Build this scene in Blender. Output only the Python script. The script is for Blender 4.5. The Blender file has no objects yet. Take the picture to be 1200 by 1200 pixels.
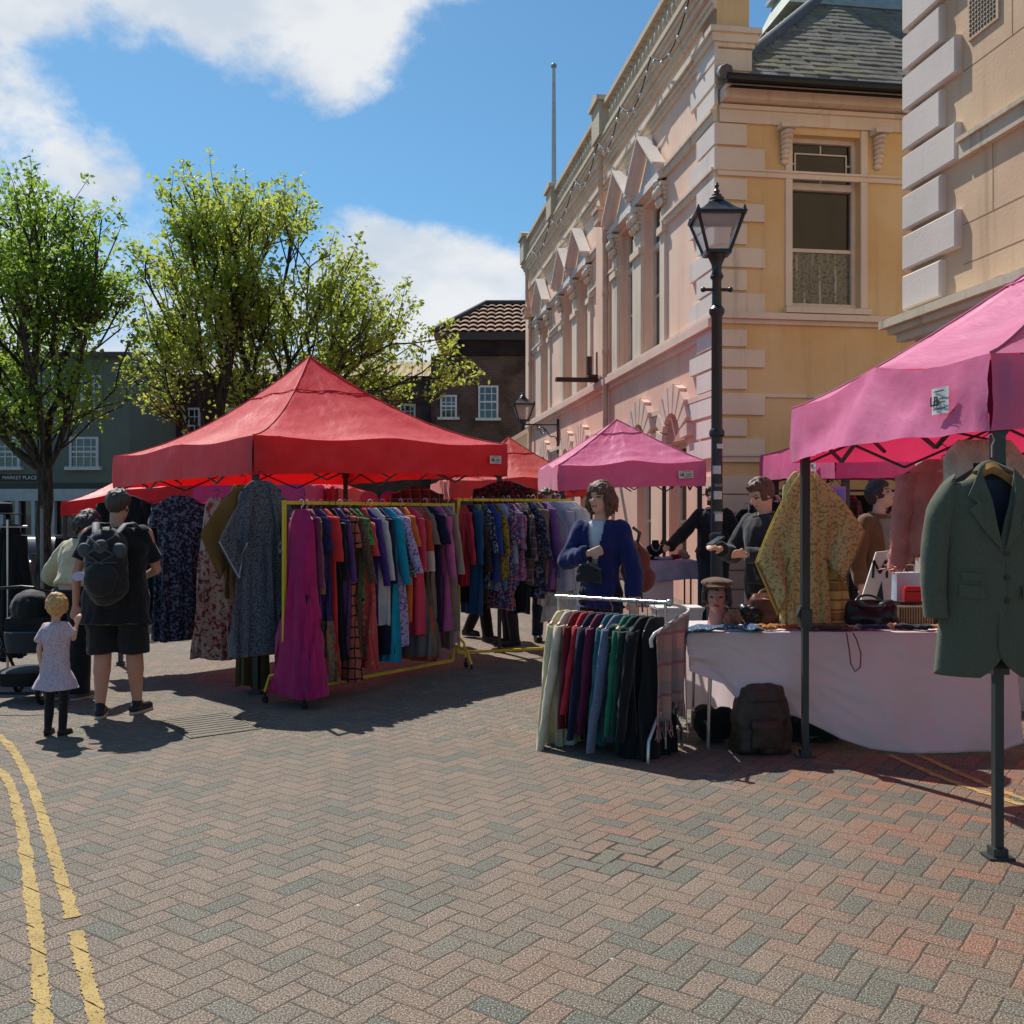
import bpy, math, random
from mathutils import Vector, Matrix, noise
from math import sin, cos, pi, radians, sqrt, atan2
R = random.Random(7)
SC = bpy.context.scene
COL = SC.collection
F = 1155.; CH = 1.6; HY = 604.
V = Vector
def P(px, py, Y): return V(((px-600)/F*Y, Y, CH+(HY-py)/F*Y))
def clamp(v, a, b): return max(a, min(b, v))
def gz(x, y):      # the square rises gently to the right and falls away to the left
    return .03*max(0., min(y, 22.)-7.)*clamp((x+2.5)/3., -.7, 1.)
def G(px, py):
    Y = CH*F/(py-HY)
    return V(((px-600)/F*Y, Y, 0))
def S(r, g, b):
    f = lambda c: (c/255/12.92) if c/255 <= .04045 else ((c/255+.055)/1.055)**2.4
    return (f(r), f(g), f(b), 1)
def lerp(a, b, t): return a+(b-a)*t

# ---------------------------------------------------------------- nodes
class NT:
    def __init__(s, tree): s.t = tree; tree.nodes.clear()
    def n(s, typ, ins=None, **props):
        nd = s.t.nodes.new(typ)
        for k, v in props.items(): setattr(nd, k, v)
        for k, v in (ins or {}).items():
            sk = nd.inputs[k]
            if isinstance(v, bpy.types.NodeSocket): s.t.links.new(v, sk)
            else: sk.default_value = v
        return nd
    def m(s, op, a, b=0., c=None):
        ins = {0: a, 1: b}
        if c is not None: ins[2] = c
        return s.n('ShaderNodeMath', ins, operation=op).outputs[0]
    def vm(s, op, a, b=None):
        ins = {0: a}
        if b is not None: ins[1] = b
        nd = s.n('ShaderNodeVectorMath', ins, operation=op)
        return nd.outputs['Value'] if op in ('DOT_PRODUCT', 'LENGTH', 'DISTANCE') else nd.outputs[0]
    def mix(s, f, a, b, mode='MIX'):
        nd = s.n('ShaderNodeMix', data_type='RGBA', blend_type=mode)
        for i, v in ((0, f), (6, a), (7, b)):
            if isinstance(v, bpy.types.NodeSocket): s.t.links.new(v, nd.inputs[i])
            else: nd.inputs[i].default_value = v
        return nd.outputs[2]
    def noise(s, vec, scale, detail=3., rough=.55):
        return s.n('ShaderNodeTexNoise', {'Vector': vec, 'Scale': scale, 'Detail': detail, 'Roughness': rough}).outputs[0]
    def step(s, v, a, b):
        return s.n('ShaderNodeMapRange', {0: v, 1: a, 2: b, 3: 0., 4: 1.}, interpolation_type='SMOOTHSTEP').outputs[0]
    def ramp(s, v, stops, interp='LINEAR'):
        nd = s.n('ShaderNodeValToRGB', {0: v}); cr = nd.color_ramp; cr.interpolation = interp
        while len(cr.elements) < len(stops): cr.elements.new(.5)
        for e, (p, c) in zip(cr.elements, stops): e.position = p; e.color = c
        return nd.outputs[0]
    def out(s, surf):
        s.n('ShaderNodeOutputMaterial', {'Surface': surf})
    def bsdf(s, col, rough=.7, metal=0., bump=None, bstr=.3, bdist=.01, spec=.4, **kw):
        ins = {'Base Color': col, 'Roughness': rough, 'Metallic': metal, 'Specular IOR Level': spec}
        ins.update(kw)
        if bump is not None:
            ins['Normal'] = s.n('ShaderNodeBump', {'Height': bump, 'Strength': bstr, 'Distance': bdist}).outputs[0]
        return s.n('ShaderNodeBsdfPrincipled', ins).outputs[0]
MATS = {}
def newmat(name):
    m = bpy.data.materials.new(name); m.use_nodes = True
    return m, NT(m.node_tree)
def M(name, c, rough=.65, var=.12, vs=6., bump=.15, bs=60., metal=0., spec=.4, bd=.004):
    if name in MATS: return MATS[name]
    m, t = newmat(name)
    oc = t.n('ShaderNodeTexCoord').outputs['Object']
    n1 = t.noise(oc, vs, 4.)
    k = t.n('ShaderNodeMapRange', {0: n1, 1: .3, 2: .7, 3: 1-var, 4: 1+var}).outputs[0]
    if len(c) == 3: c = (*c, 1)
    colr = t.vm('SCALE', tuple(c[:3])); sc = colr.node; t.t.links.new(k, sc.inputs['Scale'])
    n2 = t.noise(oc, bs, 3.)
    t.out(t.bsdf(colr, rough, metal, n2, bump, bd, spec))
    MATS[name] = m; return m
def wall_mat(name, c, stain=.25, c2=None):
    """painted stucco: faint blotches, vertical runs of dirt, fine grain"""
    if name in MATS: return MATS[name]
    m, t = newmat(name)
    oc = t.n('ShaderNodeTexCoord').outputs['Object']
    big = t.noise(oc, .8, 4.)
    mp = t.n('ShaderNodeMapping', {'Vector': oc, 'Scale': (3., 3., .25)}).outputs[0]
    runs = t.noise(mp, 1.6, 5., .65)
    col = t.mix(t.step(big, .35, .7), c, c2 or tuple([x*.88 for x in c[:3]]+[1]))
    dirt = (c[0]*.52, c[1]*.5, c[2]*.46, 1)
    col = t.mix(t.m('MULTIPLY', t.step(runs, .5, .82), stain*1.6), col, dirt)
    fine = t.noise(oc, 45., 3.)
    col = t.mix(t.m('MULTIPLY', t.step(fine, .55, .75), .12), col, dirt)
    t.out(t.bsdf(col, .85, 0., t.noise(oc, 30., 4.), .25, .01, .25))
    MATS[name] = m; return m
def brick_mat(name, c1, c2, cm, s=1.):
    if name in MATS: return MATS[name]
    m, t = newmat(name)
    oc = t.n('ShaderNodeTexCoord').outputs['Object']
    x = t.n('ShaderNodeSeparateXYZ', {0: oc})
    v = t.n('ShaderNodeCombineXYZ', {0: t.m('ADD', x.outputs[0], x.outputs[1]), 1: x.outputs[2]}).outputs[0]
    b = t.n('ShaderNodeTexBrick', {'Vector': v, 'Color1': c1, 'Color2': c2, 'Mortar': cm, 'Scale': s, 'Mortar Size': .008,
            'Brick Width': .225, 'Row Height': .075, 'Bias': -.2})
    big = t.noise(oc, 1.2, 5.)
    col = t.mix(t.step(big, .4, .7), b.outputs[0], (c1[0]*.5, c1[1]*.5, c1[2]*.5, 1))
    t.out(t.bsdf(col, .9, 0., b.outputs[1], -.3, .01, .2))
    MATS[name] = m; return m
def glass_mat(name='window_glass', c=(.012, .016, .02, 1)):
    if name in MATS: return MATS[name]
    m, t = newmat(name)
    oc = t.n('ShaderNodeTexCoord').outputs['Object']
    t.out(t.bsdf(c, .06, 0., t.noise(oc, 1.3, 2.), .12, .03, 1.))
    MATS[name] = m; return m
def canopy_mat(name, c, tc=None):
    if name in MATS: return MATS[name]
    m, t = newmat(name)
    oc = t.n('ShaderNodeTexCoord').outputs['Object']
    wr = t.noise(oc, 2.2, 3., .5)
    mp = t.n('ShaderNodeMapping', {'Vector': oc, 'Rotation': (0, 0, .6), 'Scale': (7, 1.6, 3)}).outputs[0]
    cr = t.noise(mp, 2.4, 5., .6)
    weave = t.noise(oc, 160., 2.)
    h = t.m('ADD', t.m('ADD', t.m('MULTIPLY', wr, .6), t.m('MULTIPLY', cr, .5)), t.m('MULTIPLY', weave, .02))
    col = t.mix(t.step(t.noise(oc, 5., 4.), .35, .75), c, (min(1, c[0]*1.12+.03), c[1]*1.1+.025, c[2]*1.1+.025, 1))
    bmp = t.n('ShaderNodeBump', {'Height': h, 'Strength': .35, 'Distance': .035}).outputs[0]
    p = t.n('ShaderNodeBsdfPrincipled', {'Base Color': col, 'Roughness': .5, 'Specular IOR Level': .45, 'Normal': bmp,
            'Sheen Weight': .3, 'Sheen Roughness': .35}).outputs[0]
    col = t.mix(t.m('MULTIPLY', t.step(t.noise(oc, 1.1, 6., .7), .5, .75), .35), col, (c[0]*.62, c[1]*.8+.01, c[2]*.7, 1))
    t.t.links.new(col, p.node.inputs['Base Color'])
    tr = t.n('ShaderNodeBsdfTranslucent', {'Color': tc or c, 'Normal': bmp}).outputs[0]
    t.out(t.n('ShaderNodeMixShader', {0: .38, 1: p, 2: tr}).outputs[0])
    m['c'] = list(c[:3]); MATS[name] = m; return m
def fab(name, kind, c1, c2=None, c3=None, sc=1., rough=.85, tl=.12, sheen=.2):
    """cloth: plain / floral / tartan / stripe (upright) / band (level) / dots / grid / leopard / block"""
    if name in MATS: return MATS[name]
    m, t = newmat(name)
    c1 = (*c1[:3], 1); c2 = (*(c2 or c1)[:3], 1); c3 = (*(c3 or c2)[:3], 1)
    oc = t.n('ShaderNodeTexCoord').outputs['Object']
    x = t.n('ShaderNodeSeparateXYZ', {0: oc}).outputs
    xy = t.m('ADD', x[0], t.m('MULTIPLY', x[1], .7))
    def wave(v, f, w):
        return t.m('LESS_THAN', t.m('FRACT', t.m('MULTIPLY', v, f*sc)), w)
    if kind == 'plain':
        col = t.mix(t.step(t.noise(oc, 9., 4.), .3, .75), c1, tuple([v*.78 for v in c1[:3]]+[1]))
    elif kind == 'floral':
        a = t.noise(oc, 30.*sc, 3.); b = t.n('ShaderNodeTexVoronoi', {'Vector': oc, 'Scale': 44.*sc}).outputs[0]
        b2 = t.n('ShaderNodeTexVoronoi', {'Vector': oc, 'Scale': 19.*sc}).outputs[0]
        col = t.mix(t.step(a, .52, .57), c1, c2)
        col = t.mix(t.step(b, .33, .27), col, c3)
        col = t.mix(t.m('MULTIPLY', t.step(b2, .24, .2), t.step(a, .45, .5)), col, c2)
    elif kind == 'tartan':
        col = t.mix(t.m('MULTIPLY', wave(xy, 9, .5), .55), c1, c2)
        col = t.mix(t.m('MULTIPLY', wave(x[2], 9, .5), .55), col, c2)
        col = t.mix(t.m('MULTIPLY', wave(xy, 9, .1), .7), col, c3)
        col = t.mix(t.m('MULTIPLY', wave(x[2], 9, .1), .7), col, c3)
    elif kind == 'grid':
        wob = t.m('MULTIPLY', t.noise(oc, 7., 2.), .05)
        col = t.mix(wave(t.m('ADD', xy, wob), 14, .18), c1, c2)
        col = t.mix(wave(t.m('ADD', x[2], wob), 11, .16), col, c2)
    elif kind == 'stripe':
        col = t.mix(wave(xy, 26, .4), c1, c2)
    elif kind == 'band':
        col = t.mix(wave(x[2], 3, .28), c1, c2); col = t.mix(wave(x[2], 9, .2), col, c3)
    elif kind == 'dots':
        b = t.n('ShaderNodeTexVoronoi', {'Vector': oc, 'Scale': 30.*sc, 'Randomness': .5}).outputs[0]
        col = t.mix(t.step(b, .3, .24), c1, c2)
    elif kind == 'leopard':
        b = t.noise(oc, 42.*sc, 2.)
        col = t.mix(t.step(b, .5, .53), c1, c2)
    elif kind == 'block':
        col = t.ramp(t.m('MULTIPLY', x[2], -.6), [(0., c1), (.3, c2), (.42, c3), (.62, c1)], 'CONSTANT')
    elif kind == 'hem':
        col = t.mix(t.m('GREATER_THAN', t.m('MULTIPLY', x[2], -1.), 1.12*sc), c1, c2)
        col = t.mix(t.m('MULTIPLY', t.step(t.noise(oc, 30., 2.), .5, .56), .6), col, c3)
    h = t.m('ADD', t.noise(oc, 12., 3.), t.m('MULTIPLY', t.noise(oc, 220., 2.), .15))
    bmp = t.n('ShaderNodeBump', {'Height': h, 'Strength': .5, 'Distance': .012}).outputs[0]
    p = t.n('ShaderNodeBsdfPrincipled', {'Base Color': col, 'Roughness': rough, 'Specular IOR Level': .25, 'Normal': bmp,
            'Sheen Weight': sheen}).outputs[0]
    if tl > 0:
        tr = t.n('ShaderNodeBsdfTranslucent', {'Color': col, 'Normal': bmp}).outputs[0]
        p = t.n('ShaderNodeMixShader', {0: tl, 1: p, 2: tr}).outputs[0]
    t.out(p); MATS[name] = m; return m

# ---------------------------------------------------------------- objects
def link(o, parent=None):
    COL.objects.link(o)
    if parent is not None: o.parent = parent
    return o
def thing(name, label, cat, loc=(0, 0, 0), rz=0., group=None, rx=0., ry=0.):
    o = bpy.data.objects.new(name, None); link(o)
    o.location = loc; o.rotation_euler = (rx, ry, rz); o.empty_display_size = .1
    tag(o, label, cat, group); return o
def tag(o, label=None, cat=None, group=None, kind=None):
    if label: o['label'] = label
    if cat: o['category'] = cat
    if group: o['group'] = group
    if kind: o['kind'] = kind
    return o
def wm(o):
    m = o.matrix_basis.copy()
    while o.parent: o = o.parent; m = o.matrix_basis @ m
    return m
def perp(d):
    d = d.normalized(); a = V((0, 0, 1)) if abs(d.z) < .9 else V((1, 0, 0))
    u = d.cross(a).normalized(); return u, d.cross(u).normalized()
class MB:
    def __init__(s): s.v = []; s.f = []; s.m = []; s.cur = 0
    def mat(s, i): s.cur = i; return s
    def add(s, vs, fs):
        o = len(s.v); s.v += [V(v) for v in vs]; s.f += [tuple(i+o for i in f) for f in fs]; s.m += [s.cur]*len(fs); return s
    def box(s, x0, x1, y0, y1, z0, z1, mtx=None):
        vs = [V((x, y, z)) for z in (z0, z1) for x, y in ((x0, y0), (x1, y0), (x1, y1), (x0, y1))]
        if mtx is not None: vs = [mtx @ v for v in vs]
        return s.add(vs, [(3, 2, 1, 0), (4, 5, 6, 7), (0, 1, 5, 4), (1, 2, 6, 5), (2, 3, 7, 6), (3, 0, 4, 7)])
    def cb(s, c, sx, sy, sz, rot=None):
        m = Matrix.Translation(c) @ (rot.to_4x4() if rot is not None else Matrix())
        return s.box(-sx/2, sx/2, -sy/2, sy/2, -sz/2, sz/2, m)
    def bar(s, a, b, w, h=None, up=V((0, 0, 1))):
        a = V(a); b = V(b); d = (b-a).normalized(); h = h or w
        u = d.cross(up); u = u.normalized() if u.length > 1e-4 else perp(d)[0]
        w2 = u.cross(d).normalized()
        vs = [p+u*w/2*i+w2*h/2*j for p in (a, b) for i, j in ((-1, -1), (1, -1), (1, 1), (-1, 1))]
        return s.add(vs, [(3, 2, 1, 0), (4, 5, 6, 7), (0, 1, 5, 4), (1, 2, 6, 5), (2, 3, 7, 6), (3, 0, 4, 7)])
    def tube(s, pts, r, n=8, closed=False, sq=1.):
        pts = [V(p) for p in pts]; k = len(pts); rr = r if isinstance(r, (list, tuple)) else [r]*k
        vs = []; u = None
        for i, p in enumerate(pts):
            if closed: d = pts[(i+1) % k]-pts[i-1]
            else: d = pts[min(i+1, k-1)]-pts[max(i-1, 0)]
            if d.length < 1e-9: d = V((0, 0, 1))
            d.normalize()
            if u is None: u, w = perp(d)
            else:
                u = (u-d*u.dot(d)); u = u.normalized() if u.length > 1e-5 else perp(d)[0]; w = d.cross(u)
            vs += [p+(u*cos(2*pi*j/n)+w*sin(2*pi*j/n)*sq)*rr[i] for j in range(n)]
        fs = []
        for i in range(k if closed else k-1):
            a = i*n; b = ((i+1) % k)*n
            fs += [(a+j, a+(j+1) % n, b+(j+1) % n, b+j) for j in range(n)]
        if not closed: fs += [tuple(reversed(range(n))), tuple((k-1)*n+j for j in range(n))]
        return s.add(vs, fs)
    def lathe(s, prof, c=(0, 0, 0), n=16, q=1.):
        c = V(c); vs = []; k = len(prof)
        for r, z in prof: vs += [c+V((r*cos(2*pi*j/n), q*r*sin(2*pi*j/n), z)) for j in range(n)]
        fs = [(i*n+j, i*n+(j+1) % n, (i+1)*n+(j+1) % n, (i+1)*n+j) for i in range(k-1) for j in range(n)]
        fs += [tuple(reversed(range(n))), tuple((k-1)*n+j for j in range(n))]
        return s.add(vs, fs)
    def rings(s, rings):
        """closed skin over a list of rings of equal length"""
        n = len(rings[0]); k = len(rings); vs = [p for r in rings for p in r]
        fs = [(i*n+j, i*n+(j+1) % n, (i+1)*n+(j+1) % n, (i+1)*n+j) for i in range(k-1) for j in range(n)]
        fs += [tuple(reversed(range(n))), tuple((k-1)*n+j for j in range(n))]
        return s.add(vs, fs)
    def grid(s, fn, nu, nv):
        vs = [V(fn(i/nu, j/nv)) for j in range(nv+1) for i in range(nu+1)]
        return s.add(vs, [(j*(nu+1)+i, j*(nu+1)+i+1, (j+1)*(nu+1)+i+1, (j+1)*(nu+1)+i) for j in range(nv) for i in range(nu)])
    def prism(s, poly, ext):
        """flat polygon (3D points) given thickness ext (vector)"""
        n = len(poly); ext = V(ext); vs = [V(p) for p in poly]+[V(p)+ext for p in poly]
        return s.add(vs, [tuple(reversed(range(n))), tuple(range(n, 2*n))]+[(i, (i+1) % n, n+(i+1) % n, n+i) for i in range(n)])
    # closed primitives for blobs
    def cap(s, a, b, ra, rb, n=12, side=None, q=1., flat=False):
        a = V(a); b = V(b); d = (b-a); L = d.length
        d = d.normalized() if L > 1e-6 else V((0, 0, 1))
        if side is None: u, w = perp(d)
        else:
            u = V(side); u = (u-d*u.dot(d)).normalized(); w = d.cross(u)
        rg = []
        for k in (0.05, .35, .7, 1): 
            an = pi/2*k; rg.append((a-d*ra*cos(an), ra*sin(an)))
        for k in (1, .7, .35, .05):
            an = pi/2*k; rg.append((b+d*(rb*cos(an) if not flat else .002*(1-k)), rb*sin(an)))
        return s.rings([[c+(u*cos(2*pi*j/n)+w*q*sin(2*pi*j/n))*r for j in range(n)] for c, r in rg])
    def ell(s, c, r, rot=None, n=14):
        c = V(c); rg = []
        if not isinstance(r, (tuple, list)): r = (r, r, r)
        for i in range(9):
            an = pi*(i+.12)/(8.24); z = -cos(an); q = sin(an)
            ring = [V((r[0]*q*cos(2*pi*j/n), r[1]*q*sin(2*pi*j/n), r[2]*z)) for j in range(n)]
            rg.append([c+((rot @ p) if rot is not None else p) for p in ring])
        return s.rings(rg)
    def loft(s, rr, n=24, mtx=None, pw=2.):
        """rr: (cx, cy, z, rx, ry); horizontal rings"""
        rg = []
        for cx, cy, z, rx, ry in rr:
            ring = []
            for j in range(n):
                a = 2*pi*j/n; ca, sa = cos(a), sin(a)
                ring.append(V((cx+rx*abs(ca)**(2/pw)*(1 if ca > 0 else -1), cy+ry*abs(sa)**(2/pw)*(1 if sa > 0 else -1), z)))
            rg.append([mtx @ p for p in ring] if mtx is not None else ring)
        return s.rings(rg)
    def mesh(s, name, mats, world=None, smooth=None):
        me = bpy.data.meshes.new(name)
        vs = s.v
        if world is not None:
            inv = world.inverted(); vs = [inv @ v for v in vs]
        me.from_pydata([tuple(v) for v in vs], [], s.f)
        for m in (mats if isinstance(mats, (list, tuple)) else [mats]): me.materials.append(m)
        me.polygons.foreach_set('material_index', s.m)
        if smooth is not None:
            me.polygons.foreach_set('use_smooth', [True]*len(me.polygons))
            if smooth < 3.: me.set_sharp_from_angle(angle=smooth)
        me.update(); return me
    def build(s, name, mats, parent=None, smooth=None, world=False):
        me = s.mesh(name, mats, wm(parent) if (world and parent is not None) else None, smooth)
        return link(bpy.data.objects.new(name, me), parent)
def part(name, mats, parent, fn, smooth=None, world=False):
    b = MB(); fn(b); return b.build(name, mats, parent, smooth, world)
def remesh(mb, voxel, smooth=2, disp=0., ds=8., cut=None, seed=0., aniso=(1, 1, 1)):
    """union of closed primitives -> one continuous skin"""
    me = mb.mesh('tmp', []) ; o = bpy.data.objects.new('tmp', me); COL.objects.link(o)
    md = o.modifiers.new('r', 'REMESH'); md.mode = 'VOXEL'; md.voxel_size = voxel; md.adaptivity = 0.
    if smooth:
        sm = o.modifiers.new('s', 'SMOOTH'); sm.factor = .5; sm.iterations = smooth
    dg = bpy.context.evaluated_depsgraph_get(); ev = o.evaluated_get(dg)
    nm = bpy.data.meshes.new_from_object(ev); bpy.data.objects.remove(o); bpy.data.meshes.remove(me)
    if disp:
        nrm = [v.normal.copy() for v in nm.vertices]
        for v, nn in zip(nm.vertices, nrm):
            q = V((v.co.x*aniso[0], v.co.y*aniso[1], v.co.z*aniso[2]))*ds+V((seed, seed*2.3, 0))
            v.co += nn*(disp*(noise.noise(q)+.5*noise.noise(q*2.1)))
    r = MB(); r.v = [v.co.copy() for v in nm.vertices]; r.f = [tuple(p.vertices) for p in nm.polygons]; r.m = [0]*len(r.f)
    bpy.data.meshes.remove(nm)
    if cut:
        keep = [f for f in r.f if not cut(sum((r.v[i] for i in f), V())/len(f))]
        r.f = keep; r.m = [0]*len(keep)
    return r
def copytree(o, parent=None):
    c = o.copy(); COL.objects.link(c); c.parent = parent
    for ch in o.children: copytree(ch, c)
    return c
def text_mesh(txt, size, mat, name, parent, mtx, ext=.002, bold=False):
    cu = bpy.data.curves.new('t', 'FONT'); cu.body = txt; cu.size = size; cu.extrude = ext; cu.align_x = 'CENTER'; cu.align_y = 'CENTER'
    if bold: cu.offset = size*.02
    o = bpy.data.objects.new('t', cu); COL.objects.link(o)
    dg = bpy.context.evaluated_depsgraph_get(); me = bpy.data.meshes.new_from_object(o.evaluated_get(dg))
    bpy.data.objects.remove(o); me.transform(mtx); me.materials.clear(); me.materials.append(mat)
    return link(bpy.data.objects.new(name, me), parent)
# ================================================================ camera, sky, sun
cam = bpy.data.cameras.new('camera'); co = bpy.data.objects.new('camera', cam); COL.objects.link(co)
co.location = (0, 0, CH); co.rotation_euler = (pi/2, 0, 0)
cam.sensor_width = 36; cam.lens = F/1200*36; cam.shift_y = 4/1200; cam.clip_end = 3000; cam.clip_start = .05
SC.camera = co
SC.view_settings.view_transform = 'Standard'; SC.view_settings.look = 'None'; SC.view_settings.exposure = 0.2; SC.view_settings.gamma = 1
EL = radians(54); SUN = V((-.515*cos(EL), .857*cos(EL), sin(EL))).normalized()
sl = bpy.data.lights.new('sun', 'SUN'); sl.energy = 4.7; sl.angle = radians(.53); sl.color = (1, .945, .87)
so = bpy.data.objects.new('sun', sl); COL.objects.link(so); so.rotation_euler = SUN.to_track_quat('Z', 'Y').to_euler()
W = bpy.data.worlds.new('World'); SC.world = W; W.use_nodes = True
t = NT(W.node_tree)
sky = t.n('ShaderNodeTexSky', sky_type='NISHITA'); sky.sun_disc = False; sky.sun_elevation = EL
sky.sun_rotation = atan2(SUN.x, SUN.y); sky.air_density = 1.; sky.dust_density = .4; sky.ozone_density = 2.5; sky.altitude = 0
gen = t.n('ShaderNodeTexCoord').outputs['Generated']
d = t.vm('NORMALIZE', gen)
def blob(px, py, rad, amp):
    k = V((px-600, F, HY-py)).normalized()
    dt = t.vm('DOT_PRODUCT', d, tuple(k))
    return t.m('MULTIPLY', t.step(dt, cos(radians(rad)), cos(radians(rad*.15))), amp)
acc = None; neg = None
for a in ((60, -80, 9, .38), (200, -50, 8.5, .38), (320, 5, 7, .38), (400, 40, 6, .36), (470, 15, 7, .40), (580, -5, 8, .40), (690, -30, 7.5, .38), (30, 135, 5., .40), (50, 185, 4.5, .38), (120, 195, 4., .34), (-20, 230, 7, .38),
          (110, 250, 6, .30), (0, 330, 12, .34), (160, 330, 10, .32), (330, 330, 9, .3), (440, 335, 8, .36), (540, 330, 7.5, .38), (600, 290, 5, .24), (620, 350, 6, .32),
          (500, 390, 9, .3), (400, -120, 14, .3), (560, 160, 8.5, -.3), (600, 100, 9, -.2), (300, 170, 8, -.2), (140, 95, 5, -.2), (800, 200, 14, -.2), (900, 60, 12, -.4)):
    b = blob(*a)
    if a[3] > 0: acc = b if acc is None else t.m('MAXIMUM', acc, b)
    else: neg = b if neg is None else t.m('ADD', neg, b)
mp = t.n('ShaderNodeMapping', {'Vector': d, 'Scale': (1., 1., 1.5)}).outputs[0]
nz = t.noise(mp, 3.6, 9., .6); nz2 = t.noise(mp, 13., 7., .65)
f = t.m('ADD', t.m('ADD', nz, t.m('MULTIPLY', t.m('SUBTRACT', nz2, .5), .42)), t.m('ADD', t.m('SUBTRACT', acc, .19), neg))
mask = t.step(f, .45, .66)
sz = t.n('ShaderNodeSeparateXYZ', {0: d}).outputs[2]
mask = t.m('MULTIPLY', mask, t.step(sz, -.02, .04))
shade = t.noise(t.n('ShaderNodeMapping', {'Vector': d, 'Location': (.03, 0, .06), 'Scale': (1., 1., 1.8)}).outputs[0], 6.5, 6., .55)
cc = t.mix(t.step(shade, .38, .66), (5.4, 6.0, 6.8, 1), (7.6, 7.7, 7.8, 1))
skc = t.mix(1., sky.outputs[0], (.60, .93, 1.02, 1), 'MULTIPLY')
fin = t.mix(t.m('MULTIPLY', mask, .95), skc, cc)
bg = t.n('ShaderNodeBackground', {'Color': fin, 'Strength': .1})
t.n('ShaderNodeOutputWorld', {'Surface': bg.outputs[0]})

# ================================================================ ground
def paving_mat():
    m, t = newmat('brick_paving')
    pos = t.n('ShaderNodeTexCoord').outputs['Object']
    th = radians(36)
    wob = t.n('ShaderNodeTexNoise', {'Vector': pos, 'Scale': 1.2, 'Detail': 2.}).outputs['Color']
    pw = t.vm('ADD', pos, t.vm('MULTIPLY', t.vm('SUBTRACT', wob, (.5, .5, .5)), (.05, .05, 0)))
    wob2 = t.n('ShaderNodeTexNoise', {'Vector': pos, 'Scale': 14., 'Detail': 2.}).outputs['Color']
    pw = t.vm('ADD', pw, t.vm('MULTIPLY', t.vm('SUBTRACT', wob2, (.5, .5, .5)), (.012, .012, 0)))
    X = t.m('MULTIPLY', t.vm('DOT_PRODUCT', pw, (sin(th), cos(th), 0)), 10.)
    Y = t.m('MULTIPLY', t.vm('DOT_PRODUCT', pw, (-cos(th), sin(th), 0)), 10.)
    ix, iy = t.m('FLOOR', X), t.m('FLOOR', Y); fx, fy = t.m('SUBTRACT', X, ix), t.m('SUBTRACT', Y, iy)
    k = t.m('FLOORED_MODULO', t.m('SUBTRACT', ix, iy), 4.)
    is_ = [t.m('COMPARE', k, float(i), .3) for i in range(4)]
    dl = t.m('ADD', fx, is_[1]); dr = t.m('ADD', t.m('SUBTRACT', 1., fx), is_[0])
    db = t.m('ADD', fy, is_[2]); dtp = t.m('ADD', t.m('SUBTRACT', 1., fy), is_[3])
    dist = t.m('MINIMUM', t.m('MINIMUM', dl, dr), t.m('MINIMUM', db, dtp))
    vert = t.m('GREATER_THAN', k, 1.5)
    idv = t.n('ShaderNodeCombineXYZ', {0: t.m('SUBTRACT', ix, is_[1]), 1: t.m('SUBTRACT', iy, is_[2]), 2: vert}).outputs[0]
    wn = t.n('ShaderNodeTexWhiteNoise', {'Vector': idv}, noise_dimensions='3D')
    rnd = wn.outputs['Value']; rc = t.n('ShaderNodeSeparateColor', {0: wn.outputs['Color']}).outputs
    left = t.ramp(rnd, [(0, S(86, 93, 84)), (.14, S(103, 103, 92)), (.28, S(116, 102, 88)), (.5, S(131, 112, 96)), (.75, S(125, 107, 92)), (.9, S(114, 103, 90)), (1, S(99, 95, 84))])
    right = t.ramp(rnd, [(0, S(66, 73, 66)), (.2, S(82, 80, 68)), (.34, S(100, 84, 66)), (.55, S(124, 88, 66)), (.78, S(134, 80, 56)), (.92, S(156, 86, 54)), (1, S(98, 84, 66))])
    px = t.n('ShaderNodeSeparateXYZ', {0: pos}).outputs
    big = t.noise(pos, .55, 3.)
    g = t.m('ADD', t.m('MULTIPLY', px[0], .34), t.m('MULTIPLY', t.m('SUBTRACT', big, .5), 3.))
    col = t.mix(t.step(g, -.25, 1.15), left, right)
    col = t.mix(t.m('MULTIPLY', t.step(t.noise(pos, 1.6, 7., .7), .42, .72), .6), col, S(92, 86, 74))     # trodden-in grime
    # granular wearing surface
    gr = t.noise(pos, 150., 2., .8); gr2 = t.noise(pos, 70., 3., .6)
    col = t.mix(t.m('MULTIPLY', t.step(gr, .54, .60), .55), col, S(196, 184, 166))
    col = t.mix(t.m('MULTIPLY', t.step(gr, .50, .42), .85), col, S(44, 42, 40))
    col = t.mix(t.m('MULTIPLY', t.step(gr2, .5, .7), .25), col, S(92, 86, 80))
    loose = t.m('MULTIPLY', t.step(t.vm('DISTANCE', pos, (0.561, 4.632, 0)), .42, .12), t.step(t.noise(pos, 9., 2.), .42, .52))
    jn = t.m('ADD', t.m('ADD', .010, t.m('MULTIPLY', loose, .09)), t.m('MULTIPLY', t.step(t.noise(pos, 1.7, 2.), .5, .8), .035))
    joint = t.m('SUBTRACT', 1., t.step(dist, t.m('MULTIPLY', jn, .5), t.m('ADD', jn, .02)))
    col = t.mix(t.m('MULTIPLY', joint, t.m('ADD', .82, t.m('MULTIPLY', loose, .15))), col, S(50, 45, 38))
    gum = t.n('ShaderNodeTexVoronoi', {'Vector': pos, 'Scale': 3.1}); 
    gsel = t.n('ShaderNodeSeparateColor', {0: gum.outputs['Color']}).outputs[0]
    gm = t.m('MULTIPLY', t.m('LESS_THAN', t.m('ADD', gum.outputs['Distance'], t.m('MULTIPLY', t.noise(pos, 60., 2.), .03)), .043), t.m('LESS_THAN', gsel, .5))
    col = t.mix(t.m('MULTIPLY', gm, .75), col, S(205, 200, 188))
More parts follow.
